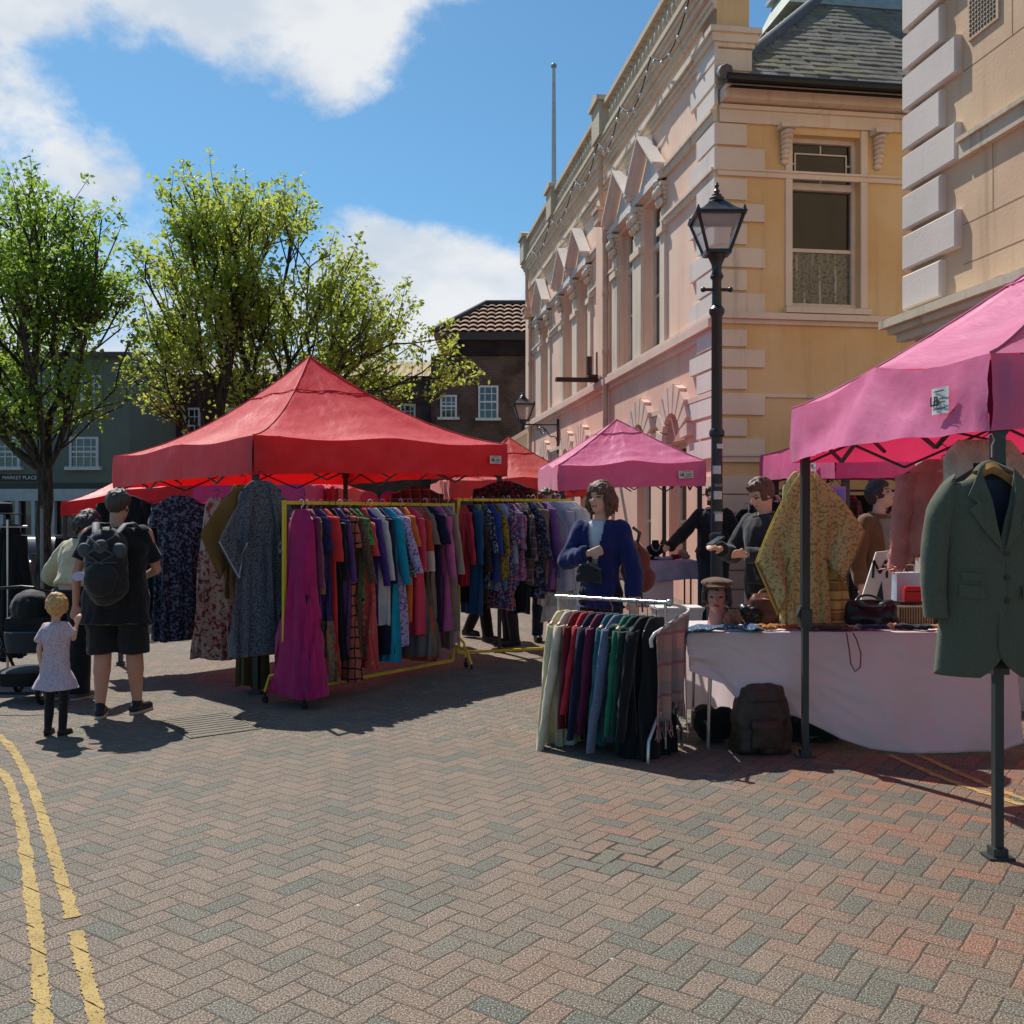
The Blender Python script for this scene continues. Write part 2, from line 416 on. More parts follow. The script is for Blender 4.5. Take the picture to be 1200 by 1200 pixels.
    h = t.m('ADD', t.m('MULTIPLY', t.step(dist, 0., .09), 1.), t.m('MULTIPLY', gr, .22))
    h = t.m('ADD', h, t.m('MULTIPLY', rc[1], .35))
    tx = t.m('MULTIPLY', t.m('SUBTRACT', rc[0], .5), t.m('SUBTRACT', fx, .5)); h = t.m('ADD', h, t.m('MULTIPLY', tx, .6))
    t.out(t.bsdf(col, .82, 0., h, .75, .006, .35)); return m
PAVE = paving_mat()
b = MB()
xs = [-900, -300, -100, -50]+[-30+i for i in range(61)]+[50, 100, 300, 900]
ys = [-300, -60, -20, -8, -4]+[-2+i*.75 for i in range(37)]+[28, 32, 40, 60, 120, 400, 1500]
b.add([(x, y, gz(x, y)) for y in ys for x in xs], [(j*len(xs)+i, j*len(xs)+i+1, (j+1)*len(xs)+i+1, (j+1)*len(xs)+i) for j in range(len(ys)-1) for i in range(len(xs)-1)])
tag(b.build('ground', PAVE, smooth=3.2), kind='structure')
# the street surface beyond the square
ASPH = M('asphalt', S(92, 92, 92), .9, .15, 1.5, .3, 90.)
b = MB(); b.add([(x, y, gz(x, y)+.006) for y in (19.5, 22, 26, 33) for x in (-40, -30, -20, -14, -8, -5.6, -4, -2.5, 0, 2)], [(j*10+i, j*10+i+1, (j+1)*10+i+1, (j+1)*10+i) for j in range(3) for i in range(9)])
tag(b.build('road', ASPH, smooth=3.2), kind='structure')
# yellow lines (worn paint on the bricks)
def line_mat():
    m, t = newmat('yellow_line_paint')
    oc = t.n('ShaderNodeTexCoord').outputs['Object']
    col = t.mix(t.step(t.noise(oc, 6., 4.), .35, .7), S(180, 154, 96), S(160, 136, 84))
    col = t.mix(t.m('MULTIPLY', t.step(t.noise(oc, 240., 2.), .55, .65), .35), col, S(150, 128, 80))
    p = t.bsdf(col, .8, 0., t.noise(oc, 200., 2.), .4, .004, .3)
    th = radians(36)
    X = t.m('MULTIPLY', t.vm('DOT_PRODUCT', oc, (sin(th), cos(th), 0)), 10.); Y = t.m('MULTIPLY', t.vm('DOT_PRODUCT', oc, (-cos(th), sin(th), 0)), 10.)
    jf = t.m('MINIMUM', t.m('PINGPONG', X, .5), 9.)
    crack = t.m('LESS_THAN', jf, t.m('MULTIPLY', t.step(t.noise(oc, 9., 3.), .42, .6), .035))
    hole = t.m('MAXIMUM', t.m('MAXIMUM', t.step(t.noise(oc, 26., 6., .75), .60, .66), t.m('MULTIPLY', t.step(t.noise(oc, 150., 2.), .58, .64), .7)), crack)
    t.out(t.n('ShaderNodeMixShader', {0: hole, 1: p, 2: t.n('ShaderNodeBsdfTransparent').outputs[0]}).outputs[0]); return m
YL = line_mat()
def paint_line(pts, w, label):
    g = [G(*p) for p in pts]; q = []
    for i in range(len(g)-1):
        for k in range(30):
            tt = k/30; p0 = g[max(i-1, 0)]; p1 = g[i]; p2 = g[i+1]; p3 = g[min(i+2, len(g)-1)]
            q.append(.5*((2*p1)+(p2-p0)*tt+(2*p0-5*p1+4*p2-p3)*tt*tt+(3*p1-p0-3*p2+p3)*tt**3))
    q.append(g[-1]); vs = []
    for i, p in enumerate(q):
        d_ = (q[min(i+1, len(q)-1)]-q[max(i-1, 0)]).normalized(); n_ = V((-d_.y, d_.x, 0))
        e = w/2
        for s_ in (-1, 1):
            a = p+n_*s_*(e+.008*noise.noise(p*14+V((s_*9, 0, 0)))+.013*noise.noise(p*55))
            vs.append((a.x, a.y, gz(a.x, a.y)+.004))
    b = MB(); b.add(vs, [(2*i, 2*i+1, 2*i+3, 2*i+2) for i in range(len(q)-1)])
    o = b.build('road_marking', YL); tag(o, label, 'road marking', 'yellow lines painted on the paving', 'structure')
paint_line([(-60, 880), (0, 905), (22, 955), (38, 1060), (45, 1125), (50, 1200), (52, 1300)], .055, 'outer yellow line curving along the left edge of the paving')
paint_line([(-50, 838), (0, 864), (30, 905), (52, 965), (72, 1030), (85, 1076)], .055, 'inner yellow line curving away to the left, ending in a step')
paint_line([(89, 1092), (97, 1130), (106, 1165), (114, 1200), (124, 1260)], .055, 'short piece of inner yellow line at the bottom left corner')
paint_line([(1040, 884), (1102, 911), (1149, 928), (1205, 946), (1300, 975)], .05, 'yellow line below the white stall cloth, nearer of the two')
paint_line([(1074, 884), (1132, 910), (1200, 937), (1300, 970)], .05, 'yellow line below the white stall cloth, farther of the two')
# inspection cover set into the bricks
cv = thing('inspection_cover', 'recessed metal inspection cover with ribbed rows set in the paving', 'cover', G(246, 850), radians(-54))
STEEL = M('worn_steel', S(92, 88, 80), .55, .2, 8, .2, 60, .6)
b = MB(); 
for i in range(9): b.box(-.34+i*.08, -.295+i*.08, -.24, .24, .002, .007)
b.build('tread_bars', STEEL, cv)
b = MB(); b.box(-.37, .37, -.27, -.255, .001, .008).box(-.37, .37, .255, .27, .001, .008).box(-.37, -.355, -.255, .255, .001, .008).box(.355, .37, -.255, .255, .001, .008)
b.build('frame', STEEL, cv)
b = MB(); b.box(-.36, .36, -.26, .26, .0005, .003); b.build('infill', M('cover_infill', S(120, 112, 100), .9, .2, 20), cv)
# ================================================================ town hall (pink and cream stucco)
RZ = atan2(.9895, -.1443)
O1 = V((2.91, 14, 0))
CREAM = wall_mat('cream_stucco', S(244, 212, 188), .45, S(236, 194, 170))
PINKW = wall_mat('pink_stucco', S(234, 196, 172), .4, S(230, 180, 164))
YELW = wall_mat('ochre_stucco', S(226, 198, 150), .32, S(216, 180, 122))
TRIM = wall_mat('cream_trim', S(230, 214, 192), .55)
WTRIM = wall_mat('white_trim', S(228, 216, 206), .3, S(218, 206, 198))
PTRIM = wall_mat('pink_trim', S(232, 202, 186), .3)
OLDTRIM = wall_mat('weathered_trim', S(206, 190, 166), .75)
m_, t_ = newmat('clear_window_glass'); fr_ = t_.n('ShaderNodeFresnel', {'IOR': 1.5}).outputs[0]
t_.out(t_.n('ShaderNodeMixShader', {0: t_.m('ADD', t_.m('MULTIPLY', fr_, .8), .0), 1: t_.n('ShaderNodeBsdfTransparent', {'Color': (.82, .85, .85, 1)}).outputs[0], 2: t_.n('ShaderNodeBsdfGlossy', {'Roughness': .03}).outputs[0]}).outputs[0]); CGL = m_
SASH = M('sash_paint', S(214, 200, 184), .5, .08)
GLASS = glass_mat()
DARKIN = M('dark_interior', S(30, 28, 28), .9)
def zpx(py, px, t_): Y = 14+.9895*t_; return CH+(HY-py)*Y/F
th = thing('town_hall', 'cream and pink stucco hall with pedimented windows and ochre end wall', 'building', O1, RZ)
def wall_holes(b, L0, L1, z0, z1, holes, place, depth=.28):
    """wall sheet with rectangular openings and reveals; place(u, d, z) -> local point (d = depth inwards)"""
    us = sorted({L0, L1, *[h[0] for h in holes], *[h[1] for h in holes]}); zs = sorted({z0, z1, *[h[2] for h in holes], *[h[3] for h in holes]})
    for i in range(len(us)-1):
        for j in range(len(zs)-1):
            um = (us[i]+us[i+1])/2; zm = (zs[j]+zs[j+1])/2
            if any(h[0] < um < h[1] and h[2] < zm < h[3] for h in holes): continue
            b.add([place(us[i], 0, zs[j]), place(us[i+1], 0, zs[j]), place(us[i+1], 0, zs[j+1]), place(us[i], 0, zs[j+1])], [(0, 1, 2, 3)])
    for a, c, e, f_ in holes:
        q = [(a, e), (c, e), (c, f_), (a, f_)]
        for k in range(4):
            (u0, w0), (u1, w1) = q[k], q[(k+1) % 4]
            b.add([place(u0, 0, w0), place(u1, 0, w1), place(u1, depth, w1), place(u0, depth, w0)], [(0, 1, 2, 3)])
def bx(b, place, u0, u1, d0, d1, z0, z1):
    """box in wall coordinates; negative d stands proud of the wall"""
    vs = [place(u, dd, z) for z in (z0, z1) for u, dd in ((u0, d0), (u1, d0), (u1, d1), (u0, d1))]
    b.add(vs, [(3, 2, 1, 0), (4, 5, 6, 7), (0, 1, 5, 4), (1, 2, 6, 5), (2, 3, 7, 6), (3, 0, 4, 7)])
pf = lambda u, dd, z: V((u, -dd, z))          # long facade
py_ = lambda u, dd, z: V((dd, -u, z))         # end wall (ochre)
up = [(2.68, 3.72), (4.40, 5.44), (8.2, 9.24), (9.9, 10.94), (13.1, 14.1)]
gr = [(1.35, 2.25), (3.3, 4.2), (8.2, 9.1), (9.9, 10.8), (13.0, 13.9)]
LH = 16.5
b = MB(); wall_holes(b, 0, LH, 4.36, 9.25, [(a, c, 4.5, 7.1) for a, c in up], pf); 
b.build('upper_wall', CREAM, th)
b = MB(); wall_holes(b, 0, LH, -.3, 4.36, [(a, c, .7, 2.75) for a, c in gr], pf); b.build('lower_wall', PINKW, th)
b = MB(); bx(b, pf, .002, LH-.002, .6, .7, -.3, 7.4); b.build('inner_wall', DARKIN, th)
b = MB(); bx(b, pf, LH, LH+.3, 0, 9, -.3, 9.25); b.build('far_end_wall', CREAM, th)
def sash(name, place, u0, u1, z0, z1, parent, transom=None, mid=None, d0=.16, gl=None):
    fr = MB(); w = .06
    bx(fr, place, u0, u0+w, d0, d0+.1, z0, z1); bx(fr, place, u1-w, u1, d0, d0+.1, z0, z1)
    bx(fr, place, u0+w, u1-w, d0, d0+.1, z1-w, z1); bx(fr, place, u0-.0, u1, d0-.04, d0+.1, z0-.0, z0+.09)
    if transom: bx(fr, place, u0+w, u1-w, d0-.02, d0+.1, transom-.05, transom+.05)
    if mid: bx(fr, place, u0+w, u1-w, d0+.02, d0+.09, mid-.025, mid+.025)
    o = fr.build(name, SASH, parent)
    g = MB(); bx(g, place, u0+w*.5, u1-w*.5, d0+.05, d0+.055, z0+.05, z1-.03); g.build('pane', gl or GLASS, o)
    return o
for a, c in up: sash('window', pf, a, c, 4.5, 7.1, th, 6.35, 5.5)
for a, c in gr: sash('window', pf, a, c, .7, 2.75, th, 2.2, 1.5)
# bands running along the long facade
def band(z0, z1, prof, mat, name='string_course', u0=0., u1=LH):
    b = MB(); n = len(prof)
    for i, (a, c, pr) in enumerate(prof): bx(b, pf, u0, u1, -pr, .0, z0+(z1-z0)*a, z0+(z1-z0)*c)
    return b.build(name, mat, th)
band(4.18, 4.46, [(0, .35, .05), (.35, .8, .13), (.8, 1., .10)], PTRIM)
band(3.22, 3.38, [(0, .5, .03), (.5, 1, .06)], PTRIM)
def split_band(z0, z1, pr, mat, gaps):
    u = .0
    for a, c in gaps+[(LH, LH)]:
        if a-u > .02:
            b = MB(); bx(b, pf, u, a, -pr, 0, z0, z1); bx(b, pf, u, a, -pr-.035, 0.001, z1-.002, z1+.05); b.build('impost_band', mat, th)
        u = c
wg = [(2.5, 5.62), (8.02, 11.12), (12.92, 14.28)]
split_band(6.4, 6.5, .05, TRIM, wg)
split_band(7.2, 7.32, .06, TRIM, wg)
band(8.25, 8.5, [(0, .3, .04), (.3, .55, .08), (.6, 1., .13)], TRIM, 'architrave')
# pilasters between and beside the upper windows, with capitals, consoles and pediments
def pil(u0, u1):
    b = MB(); bx(b, pf, u0, u1, -.05, .001, 4.47, 6.3); bx(b, pf, u0-.03, u1+.03, -.1, .001, 6.302, 6.42); bx(b, pf, u0+.03, u1-.03, -.05, .001, 6.422, 6.7)
    n = 6
    for i in range(n):                          # acanthus capital: flaring leafy steps
        z = 6.7+i*.075; e = -.03+.13*(i/n)**1.6
        bx(b, pf, u0-e*.6+.02, u1+e*.6-.02, -.06-e*.9, .0015, z, z+.07)
    for k in range(3): 
        uu = lerp(u0, u1, (k+.5)/3); b.ell(pf(uu, -.13, 6.98), (.07, .06, .09)); b.ell(pf(uu, -.09, 6.82), (.06, .05, .07))
    b.build('pilaster', TRIM, th, smooth=.5)
for u0, u1 in ((2.36, 2.62), (3.78, 4.34), (5.5, 5.9), (7.86, 8.14), (9.3, 9.84), (11.0, 11.3), (12.78, 13.04), (14.16, 14.45)): pil(u0, u1)
def pediment(uc):
    b = MB(); w = .83; z0 = 7.33; z1 = 8.12
    bx(b, pf, uc-w, uc+w, -.14, .002, 7.2, z0)
    b.prism([pf(uc-w+.08, -.05, z0+.002), pf(uc+w-.08, -.05, z0+.002), pf(uc, -.05, z1-.1)], (0, -.052, 0))
    for s_ in (-1, 1):
        a = pf(uc+s_*(w+.1), -.14, z0+.02); e = pf(uc, -.14, z1)
        b.bar(a, e, .20, .07); b.bar(a+V((0, .03, .05)), e+V((0, .03, .05)), .24, .04)
    b.build('pediment', WTRIM, th)
    for s_ in (-1, 1):
        b = MB()
        for k, (r_, zz, dd) in enumerate(((.085, 7.12, .16), (.07, 7.0, .13), (.05, 6.9, .09), (.035, 6.82, .06))): b.ell(pf(uc+s_*.7, -dd+.03, zz), (.075, r_, r_*.9))
        b.build('console', WTRIM, th, smooth=3.2)
for a, c in up: pediment((a+c)/2)
# main cornice, frieze and balustrade
band(8.8, 9.22, [(0, .2, .05), (.2, .4, .08), (.42, .66, .14), (.66, .84, .18), (.84, 1, .22)], TRIM, 'cornice', -.0)
b = MB(); bx(b, pf, -.05, LH+.1, -.25, .3, 9.222, 9.27); b.build('cornice_top', OLDTRIM, th)
b = MB(); bx(b, pf, 0, LH, -.22, -.02, 9.272, 9.36)
bx(b, pf, 0, LH, -.23, -.0, 9.83, 9.93); b.build('parapet_rail', OLDTRIM, th)
u = .8
while u < LH-.2:
    if min(abs(u-k) for k in (.0, 6.3, 11.6, 16.2)) > .55: b = MB(); b.lathe([(.05, 0), (.06, .04), (.04, .07), (.08, .17), (.065, .27), (.035, .37), (.06, .42), (.05, .47)], (u, .12, 9.36), 8); b.build('baluster', OLDTRIM, th, smooth=.8)
    u += .24
for k in (6.3, 11.6, 16.1):
    b = MB(); bx(b, pf, k-.34, k+.34, -.3, 0., 9.275, 9.96); bx(b, pf, k-.4, k+.4, -.36, .05, 9.962, 10.06); b.prism([pf(k-.38, -.34, 10.062), pf(k+.38, -.34, 10.062), pf(k, -.34, 10.2)], (0, -.36, 0)); b.build('parapet_pier', OLDTRIM, th)
# downpipes with hoppers
PIPE = M('painted_pipe', S(206, 170, 146), .55, .15)
for u, zt in ((6.24, 7.55), (15.7, 7.5)):
    b = MB(); b.tube([pf(u, -.1, -.2), pf(u, -.1, zt)], .055, 10)
    for z in (1.5, 3, 4.9, 6.1, 7.2): b.tube([pf(u, -.1, z), pf(u, -.1, z+.09)], .07, 10)
    bx(b, pf, u-.2, u+.2, -.3, -.0, zt, zt+.22); bx(b, pf, u-.24, u+.24, -.34, -.0, zt+.222, zt+.3)
    b.tube([pf(u, -.12, zt+.2), pf(u, -.2, zt+.6), pf(u, -.2, 8.96)], .05, 8); b.build('downpipe', PIPE, th, smooth=.7)
    b = MB(); bx(b, pf, u+.18, u+.75, -.12, .002, 4.47, 8.3); b.build('wall_strip', CREAM, th)
# fan of voussoirs over each ground floor window
for a, c in gr:
    uc = (a+c)/2; b = MB(); n = 9
    for i in range(n):
        an = pi*(.0+1.*(i+.5)/n); L = .80+.16*sin(an)
        for r0, r1, pr in ((.48, L, .12),):
            da = pi/n*.40
            q = [pf(uc+r0*cos(an-da), -.0, 2.78+r0*sin(an-da)*.95), pf(uc+r1*cos(an-da*.9), 0, 2.78+r1*sin(an-da*.9)*.95), pf(uc+r1*cos(an+da*.9), 0, 2.78+r1*sin(an+da*.9)*.95), pf(uc+r0*cos(an+da), 0, 2.78+r0*sin(an+da)*.95)]
            b.prism(q, (0, pr, 0))
    b.build('window_arch', PTRIM, th)
    b = MB(); b.prism([pf(uc+.46*cos(pi*i/12), 0, 2.78+.46*sin(pi*i/12)) for i in range(13)], (0, .03, 0)); b.build('tympanum', M('tympanum_pink', S(206, 138, 124), .8), th)
# plinth colour zone and quoins
def quoin(place, w, z0, z1, pr, mat):
    b = MB(); e = .012
    bx(b, place, -pr if place is pf else -.0, w, -pr, .001, z0, z1)
    b.build('quoin', mat, th)
qs = []
for i, (a, c) in enumerate(((144, 171), (172, 201), (208, 235), (237, 260), (261, 287), (289, 314), (315, 341), (342, 368), (385, 407), (408, 431), (432, 457), (463, 487), (489, 512), (513, 537))):
    z0, z1 = CH+(HY-c+1.2)*14/F, CH+(HY-a-1.2)*14/F; long = i in (1, 3, 5, 7, 9, 11, 13)
    q = MB(); bx(q, py_, .0, .70 if long else .43, -.045, .001, z0, z1); q.build('quoin', TRIM, th)
    q = MB(); bx(q, pf, -.05, 1.05 if long else .72, -.055, .001, z0, z1); q.build('quoin', WTRIM, th)
for i in range(9):
    z0 = i*.27-.25; z1 = z0+.25
    if z1 > 2.3: break
    q = MB(); bx(q, py_, .0, .62, -.06, .001, z0, z1); q.build('quoin', TRIM, th)
    q = MB(); bx(q, pf, -.065, .8, -.06, .001, z0, z1); q.build('quoin', PTRIM, th)
for i, (c, a) in enumerate(((8.3, 8.05), (8.0, 7.72), (7.66, 7.42))):
    q = MB(); bx(q, pf, -.05, 1.0 if i % 2 else .7, -.055, .001, a, c); q.build('quoin', WTRIM, th)
# ---- ochre end wall
EY = 5.5
b = MB(); wall_holes(b, 0, EY, -.3, 7.45, [(1.124, 2.168, 4.585, 7.08)], py_, .26); b.build('end_wall', YELW, th)
b = MB(); bx(b, py_, .9, 2.4, .8, .9, 4.3, 7.3); bx(b, py_, .8, .9, .27, .9, 4.3, 7.3); bx(b, py_, 2.4, 2.5, .27, .9, 4.3, 7.3); bx(b, py_, .8, 2.5, .27, .9, 7.3, 7.4); bx(b, py_, .8, 2.5, .27, .9, 4.2, 4.3); b.build('light_leak_box', DARKIN, th)  # closed dark box added behind the pane to stop light leaking in
b = MB(); bx(b, py_, .0, EY, -.04, .001, 6.43, 6.50); bx(b, py_, 0, EY, -.065, .0012, 6.5, 6.53)
b.build('impost_band', TRIM, th)
b = MB(); bx(b, py_, .03, EY, -.05, .001, 4.33, 4.39); bx(b, py_, -.08, EY, -.12, .0012, 4.392, 4.48); b.build('string_course', TRIM, th)
b = MB(); bx(b, py_, .03, EY, -.03, .001, 3.29, 3.34); b.build('string_course', TRIM, th)
b = MB(); bx(b, py_, .03, EY, -.05, .001, 2.36, 2.44); bx(b, py_, -.06, EY, -.08, .0012, 2.442, 2.48); b.build('string_course', TRIM, th)
b = MB(); bx(b, py_, .03, EY, -.05, .001, 7.18, 7.36); bx(b, py_, .03, EY, -.09, .0012, 7.362, 7.42); bx(b, py_, 0.03, EY, -.24, .0014, 7.45, 7.56); bx(b, py_, .03, EY, -.3, .0016, 7.562, 7.62); b.build('cornice', TRIM, th)
b = MB(); pts = []
b.tube([py_(.0, -.38, 7.66), py_(EY, -.38, 7.66)], .07, 10); bx(b, py_, 0, EY, -.42, -.3, 7.625, 7.68); b.build('gutter', M('black_iron', S(34, 36, 36), .5, .2), th, smooth=.6)
# the sash window with lace and leaded top light
wn_ = sash('window', py_, 1.124, 2.168, 4.585, 7.08, th, 6.38, 5.46, .14, CGL)
b = MB()
for (u0, u1, z0, z1) in ((1.24, 2.05, 6.56, 6.58), (1.24, 2.05, 6.86, 6.88), (1.24, 1.26, 6.58, 6.86), (2.03, 2.05, 6.58, 6.86), (1.19, 1.24, 6.71, 6.73), (2.05, 2.1, 6.71, 6.73), (1.63, 1.65, 6.44, 6.56), (1.63, 1.65, 6.88, 7.0)): bx(b, py_, u0, u1, .17, .186, z0, z1)
b.build('leading', SASH, wn_)
b = MB(); b.grid(lambda u, v: py_(1.19+u*.92, .21+.016*sin(u*48)+.008*sin(u*21+v*3), 4.66+v*.78), 90, 6)
lace = fab('lace', 'floral', S(226, 222, 206), S(170, 168, 154), S(236, 232, 214), .8, .9, .4); b.build('lace_curtain', lace, wn_, smooth=3.2)
b = MB(); bx(b, py_, 1.0, 2.3, -.1, .12, 4.5, 4.58); b.build('sill', TRIM, wn_)
b = MB()
for (u0, u1) in ((1.02, 1.12), (2.17, 2.27)): bx(b, py_, u0, u1, -.03, .001, 4.6, 7.17)
b.build('architrave', TRIM, wn_)
for uc in (1.0, 2.42):
    b = MB(); bx(b, py_, uc-.12, uc+.12, -.22, 0.002, 7.1, 7.16)
    for k in range(7):
        z = 7.05-k*.065; pr = .18*(1-k/7)**.8+.035+.012*(k % 2); b.ell(py_(uc, -pr*.5, z), (pr*.62, .085-.004*k, .042))
    b.build('console', TRIM, th, smooth=.8)
# corner pier above the gutter
b = MB(); bx(b, py_, .0, .48, -.0, .6, 7.63, 10.9); b.build('corner_pier', YELW, th)
b = MB()
for i, (a, c, pr) in enumerate(((7.64, 7.9, .03), (7.93, 8.22, .03), (8.24, 8.3, .06), (8.3, 8.42, .1), (8.42, 8.5, .14))): b.box(-pr, .6+pr, -.48-pr, pr, a, c)
b.build('pier_capital', TRIM, th)
# slate roof: separate slates laid in courses on a hipped slope
SLATE = None
def slate_mat():
    m, t = newmat('roof_slate'); oc = t.n('ShaderNodeTexCoord').outputs['Object']
    col = t.mix(t.step(t.noise(oc, 3.2, 5.), .35, .7), S(104, 104, 96), S(134, 130, 116))
    col = t.mix(t.m('MULTIPLY', t.step(t.noise(oc, 1.4, 6., .7), .52, .62), .6), col, S(126, 124, 84))
    col = t.mix(t.m('MULTIPLY', t.step(t.noise(oc, 14., 3.), .55, .75), .5), col, S(60, 64, 62))
    t.out(t.bsdf(col, .75, 0., t.noise(oc, 40., 4.), .5, .01, .4)); return m
SLATE = slate_mat()
b = MB(); b.add([(-.42, 0., 7.5), (-.42, -9, 7.5), (5.5, -9, 12.4), (5.5, -5.9, 12.4)], [(0, 1, 2, 3)]); b.build('roof_deck', DARKIN, th)
b = MB(); rows = 44
for r_ in range(rows):
    a0 = r_*.135; y = -(a0*1.0)+.0; y = min(y, 0)
    slope = .5 if r_ < 4 else .96
    x0 = -.4+ (r_*.135); z0 = 7.66+ (min(r_, 4)*.135*.5 + max(0, r_-4)*.135*.98)
    dz = .135*(.5 if r_ < 4 else .98)
    yy = -max(0, x0)*1.0-R.random()*.12
    while yy > -6.4:
        w = .2+R.random()*.03; j = R.uniform(-.012, .012); tl = R.uniform(0, .012)
        y0 = yy-.004; y1 = yy-w
        L = 1.35
        vs = [(x0+j, y0, z0+.03+tl), (x0+j, y1, z0+.03+tl*.5), (x0+.135*L, y1, z0+dz*L+.012), (x0+.135*L, y0, z0+dz*L+.012)]
        vs += [(v[0]+.006, v[1], v[2]-.018) for v in vs]
        b.add(vs, [(0, 1, 2, 3), (0, 4, 5, 1), (1, 5, 6, 2), (3, 7, 4, 0), (7, 6, 5, 4)]); yy -= w
b.build('roof', SLATE, th)
b = MB(); hp = [V((-.42, .02, 7.72)), V((.1, -.1, 7.95)), V((.35, -.38, 8.12))]+[V((.35+k*.5, -.38-k*.5, 8.12+k*.5)) for k in range(1, 11)]
b.tube(hp, .1, 8); b.build('hip_ridge', M('lead', S(96, 98, 98), .7, .2), th, smooth=.8)
b = MB(); b.add([(.3, -.3, 7.9), (5.5, -5.6, 13.0), (5.5, -.6, 9.6), (.3, 0, 7.9)], [(0, 1, 2, 3)]); b.build('hip_slope', SLATE, th)
# cupola behind the ridge
cp = thing('roof_cupola', 'grey timber cupola with louvres and flared lead skirt above slate roof', 'cupola', (6.0, 18.6, 10.8), radians(8))
CUP = M('cupola_paint', S(176, 188, 192), .6, .15)
b = MB(); b.box(-.75, .75, -.75, .75, 0, 2.5); b.build('drum', CUP, cp)
b = MB()
for k in range(14): b.box(-.6, .6, -.8, -.76, .9+k*.11, .95+k*.11)
b.build('louvre', M('cupola_dark', S(70, 78, 84), .6), cp)
b = MB(); b.rings([[V((sx*w, sy*w, z)) for sx, sy in ((-1, -1), (1, -1), (1, 1), (-1, 1))] for w, z in ((1.45, -.35), (1.1, .05), (.85, .6), (.8, .75))]); b.build('skirt_roof', M('cupola_lead', S(158, 166, 154), .6, .2), cp)
for z, w in ((.78, .9), (2.42, .9)): b = MB(); b.box(-w, w, -w, w, z, z+.08); b.box(-w+.05, w-.05, -w+.05, w-.05, z+.078, z+.16); b.build('moulding', CUP, cp)
# flag pole on the hall roof
fp = thing('flag_pole', 'bare tall white flagpole standing on the hall roof', 'flagpole', P(649, 222, 26.5)); fp.location.z = 10.3
b = MB(); zt = P(648, 80, 26.5).z-10.3; b.tube([(0, 0, -.6), (0, 0, zt*.6), (0, 0, zt)], [.07, .06, .045], 10); b.build('pole', M('pole_paint', S(190, 200, 205), .4), fp, smooth=.7)
b = MB(); b.ell((0, 0, zt+.06), .08); b.lathe([(.12, -.6), (.12, -.4), (.08, -.35)], (0, 0, 0)); b.build('finial', M('pole_paint2', S(150, 155, 155), .4), fp, smooth=.7)
# festoon cable along the cornice
fl = thing('festoon_lights', 'sagging cable of festoon bulbs along the hall cornice', 'lights', O1, RZ)
b = MB(); bb = MB(); seg = [(.3, 2.4), (2.4, 4.4), (4.4, 6.2), (6.2, 8.5), (8.5, 11.5), (11.5, 14.5)]
for a, c in seg:
    pts = [V((lerp(a, c, k/10), .27, 9.2-.42*sin(pi*k/10))) for k in range(11)]; b.tube(pts, .012, 5)
    for p in pts[1::2]: bb = MB(); bb.ell(p-V((0, 0, .06)), (.035, .035, .05), n=8); bb.build('bulb', M('bulb_glass', S(210, 205, 195), .2), fl, smooth=3.2)
b.build('cable', M('cable_black', S(30, 30, 30), .6), fl)
# steel bracket sticking out of the facade
sb = thing('steel_bracket', 'rusty steel bracket shelf sticking out of the pink facade', 'bracket', O1, RZ)
RUST = M('rusty_steel', S(70, 48, 44), .8, .3, 10)
b = MB(); b.box(6.86, 7.02, .0, 1.0, 4.42, 4.5); b.box(6.8, 7.3, .02, .3, 4.5, 4.56); b.build('arm', RUST, sb)
b = MB(); b.box(6.86, 6.98, .03, .13, 4.565, 5.05); b.box(6.86, 6.98, .24, .34, 4.565, 4.95); b.build('upright', RUST, sb)
# ================================================================ lamps
IRON = M('black_cast_iron', S(26, 29, 30), .38, .15, 5, .1, 30, 0., .6)
m_, t_ = newmat('lantern_glass'); 
t_.out(t_.n('ShaderNodeMixShader', {0: .35, 1: t_.n('ShaderNodeBsdfTransparent', {'Color': (.95, .95, .95, 1)}).outputs[0], 2: t_.bsdf(S(225, 222, 215), .25, spec=.8)}).outputs[0]); LG = m_
def lantern(b, g, rf, z, s=1.):
    """square tapered lantern: frame bars, panes, hipped roof, crown and finial"""
    w0, w1, h = .13*s, .27*s, .42*s
    c0 = [V((sx*w0, sy*w0, z)) for sx, sy in ((-1, -1), (1, -1), (1, 1), (-1, 1))]; c1 = [V((sx*w1, sy*w1, z+h)) for sx, sy in ((-1, -1), (1, -1), (1, 1), (-1, 1))]
    for k in range(4):
        b.bar(c0[k], c1[k], .028*s); b.bar(c0[k], c0[(k+1) % 4], .04*s); b.bar(c1[k], c1[(k+1) % 4], .045*s)
        g.add([c0[k]*.97+V((0, 0, z*.03)), c0[(k+1) % 4]*.97+V((0, 0, z*.03)), c1[(k+1) % 4]*.97+V((0, 0, (z+h)*.03)), c1[k]*.97+V((0, 0, (z+h)*.03))], [(0, 1, 2, 3)])
    rf.rings([[V((sx*w, sy*w, z+h+zz)) for sx, sy in ((-1, -1), (1, -1), (1, 1), (-1, 1))] for w, zz in ((w1+.03*s, .0), (w1+.02*s, .02*s), (.2*s, .07*s), (.12*s, .15*s), (.09*s, .18*s))])
    rf.lathe([(.09*s, 0), (.105*s, .015*s), (.085*s, .03*s), (.09*s, .06*s), (.055*s, .085*s), (.06*s, .1*s), (.025*s, .12*s), (.038*s, .145*s), (.02*s, .17*s), (.018*s, .19*s), (.03*s, .21*s), (.005*s, .26*s)], (0, 0, z+h+.175*s), 12)
    for p in c1: rf.lathe([(.02*s, -.01), (.028*s, .02), (.008*s, .08*s)], p, 8)
lp = thing('street_lamp', 'tall black cast iron street lamp with square lantern and stickers on its column', 'street lamp', P(840, 800, 10.9).xy.to_3d()); lp.location.z = gz(2.27, 10.9)
b = MB(); g = MB(); rf = MB(); zb = 3.55
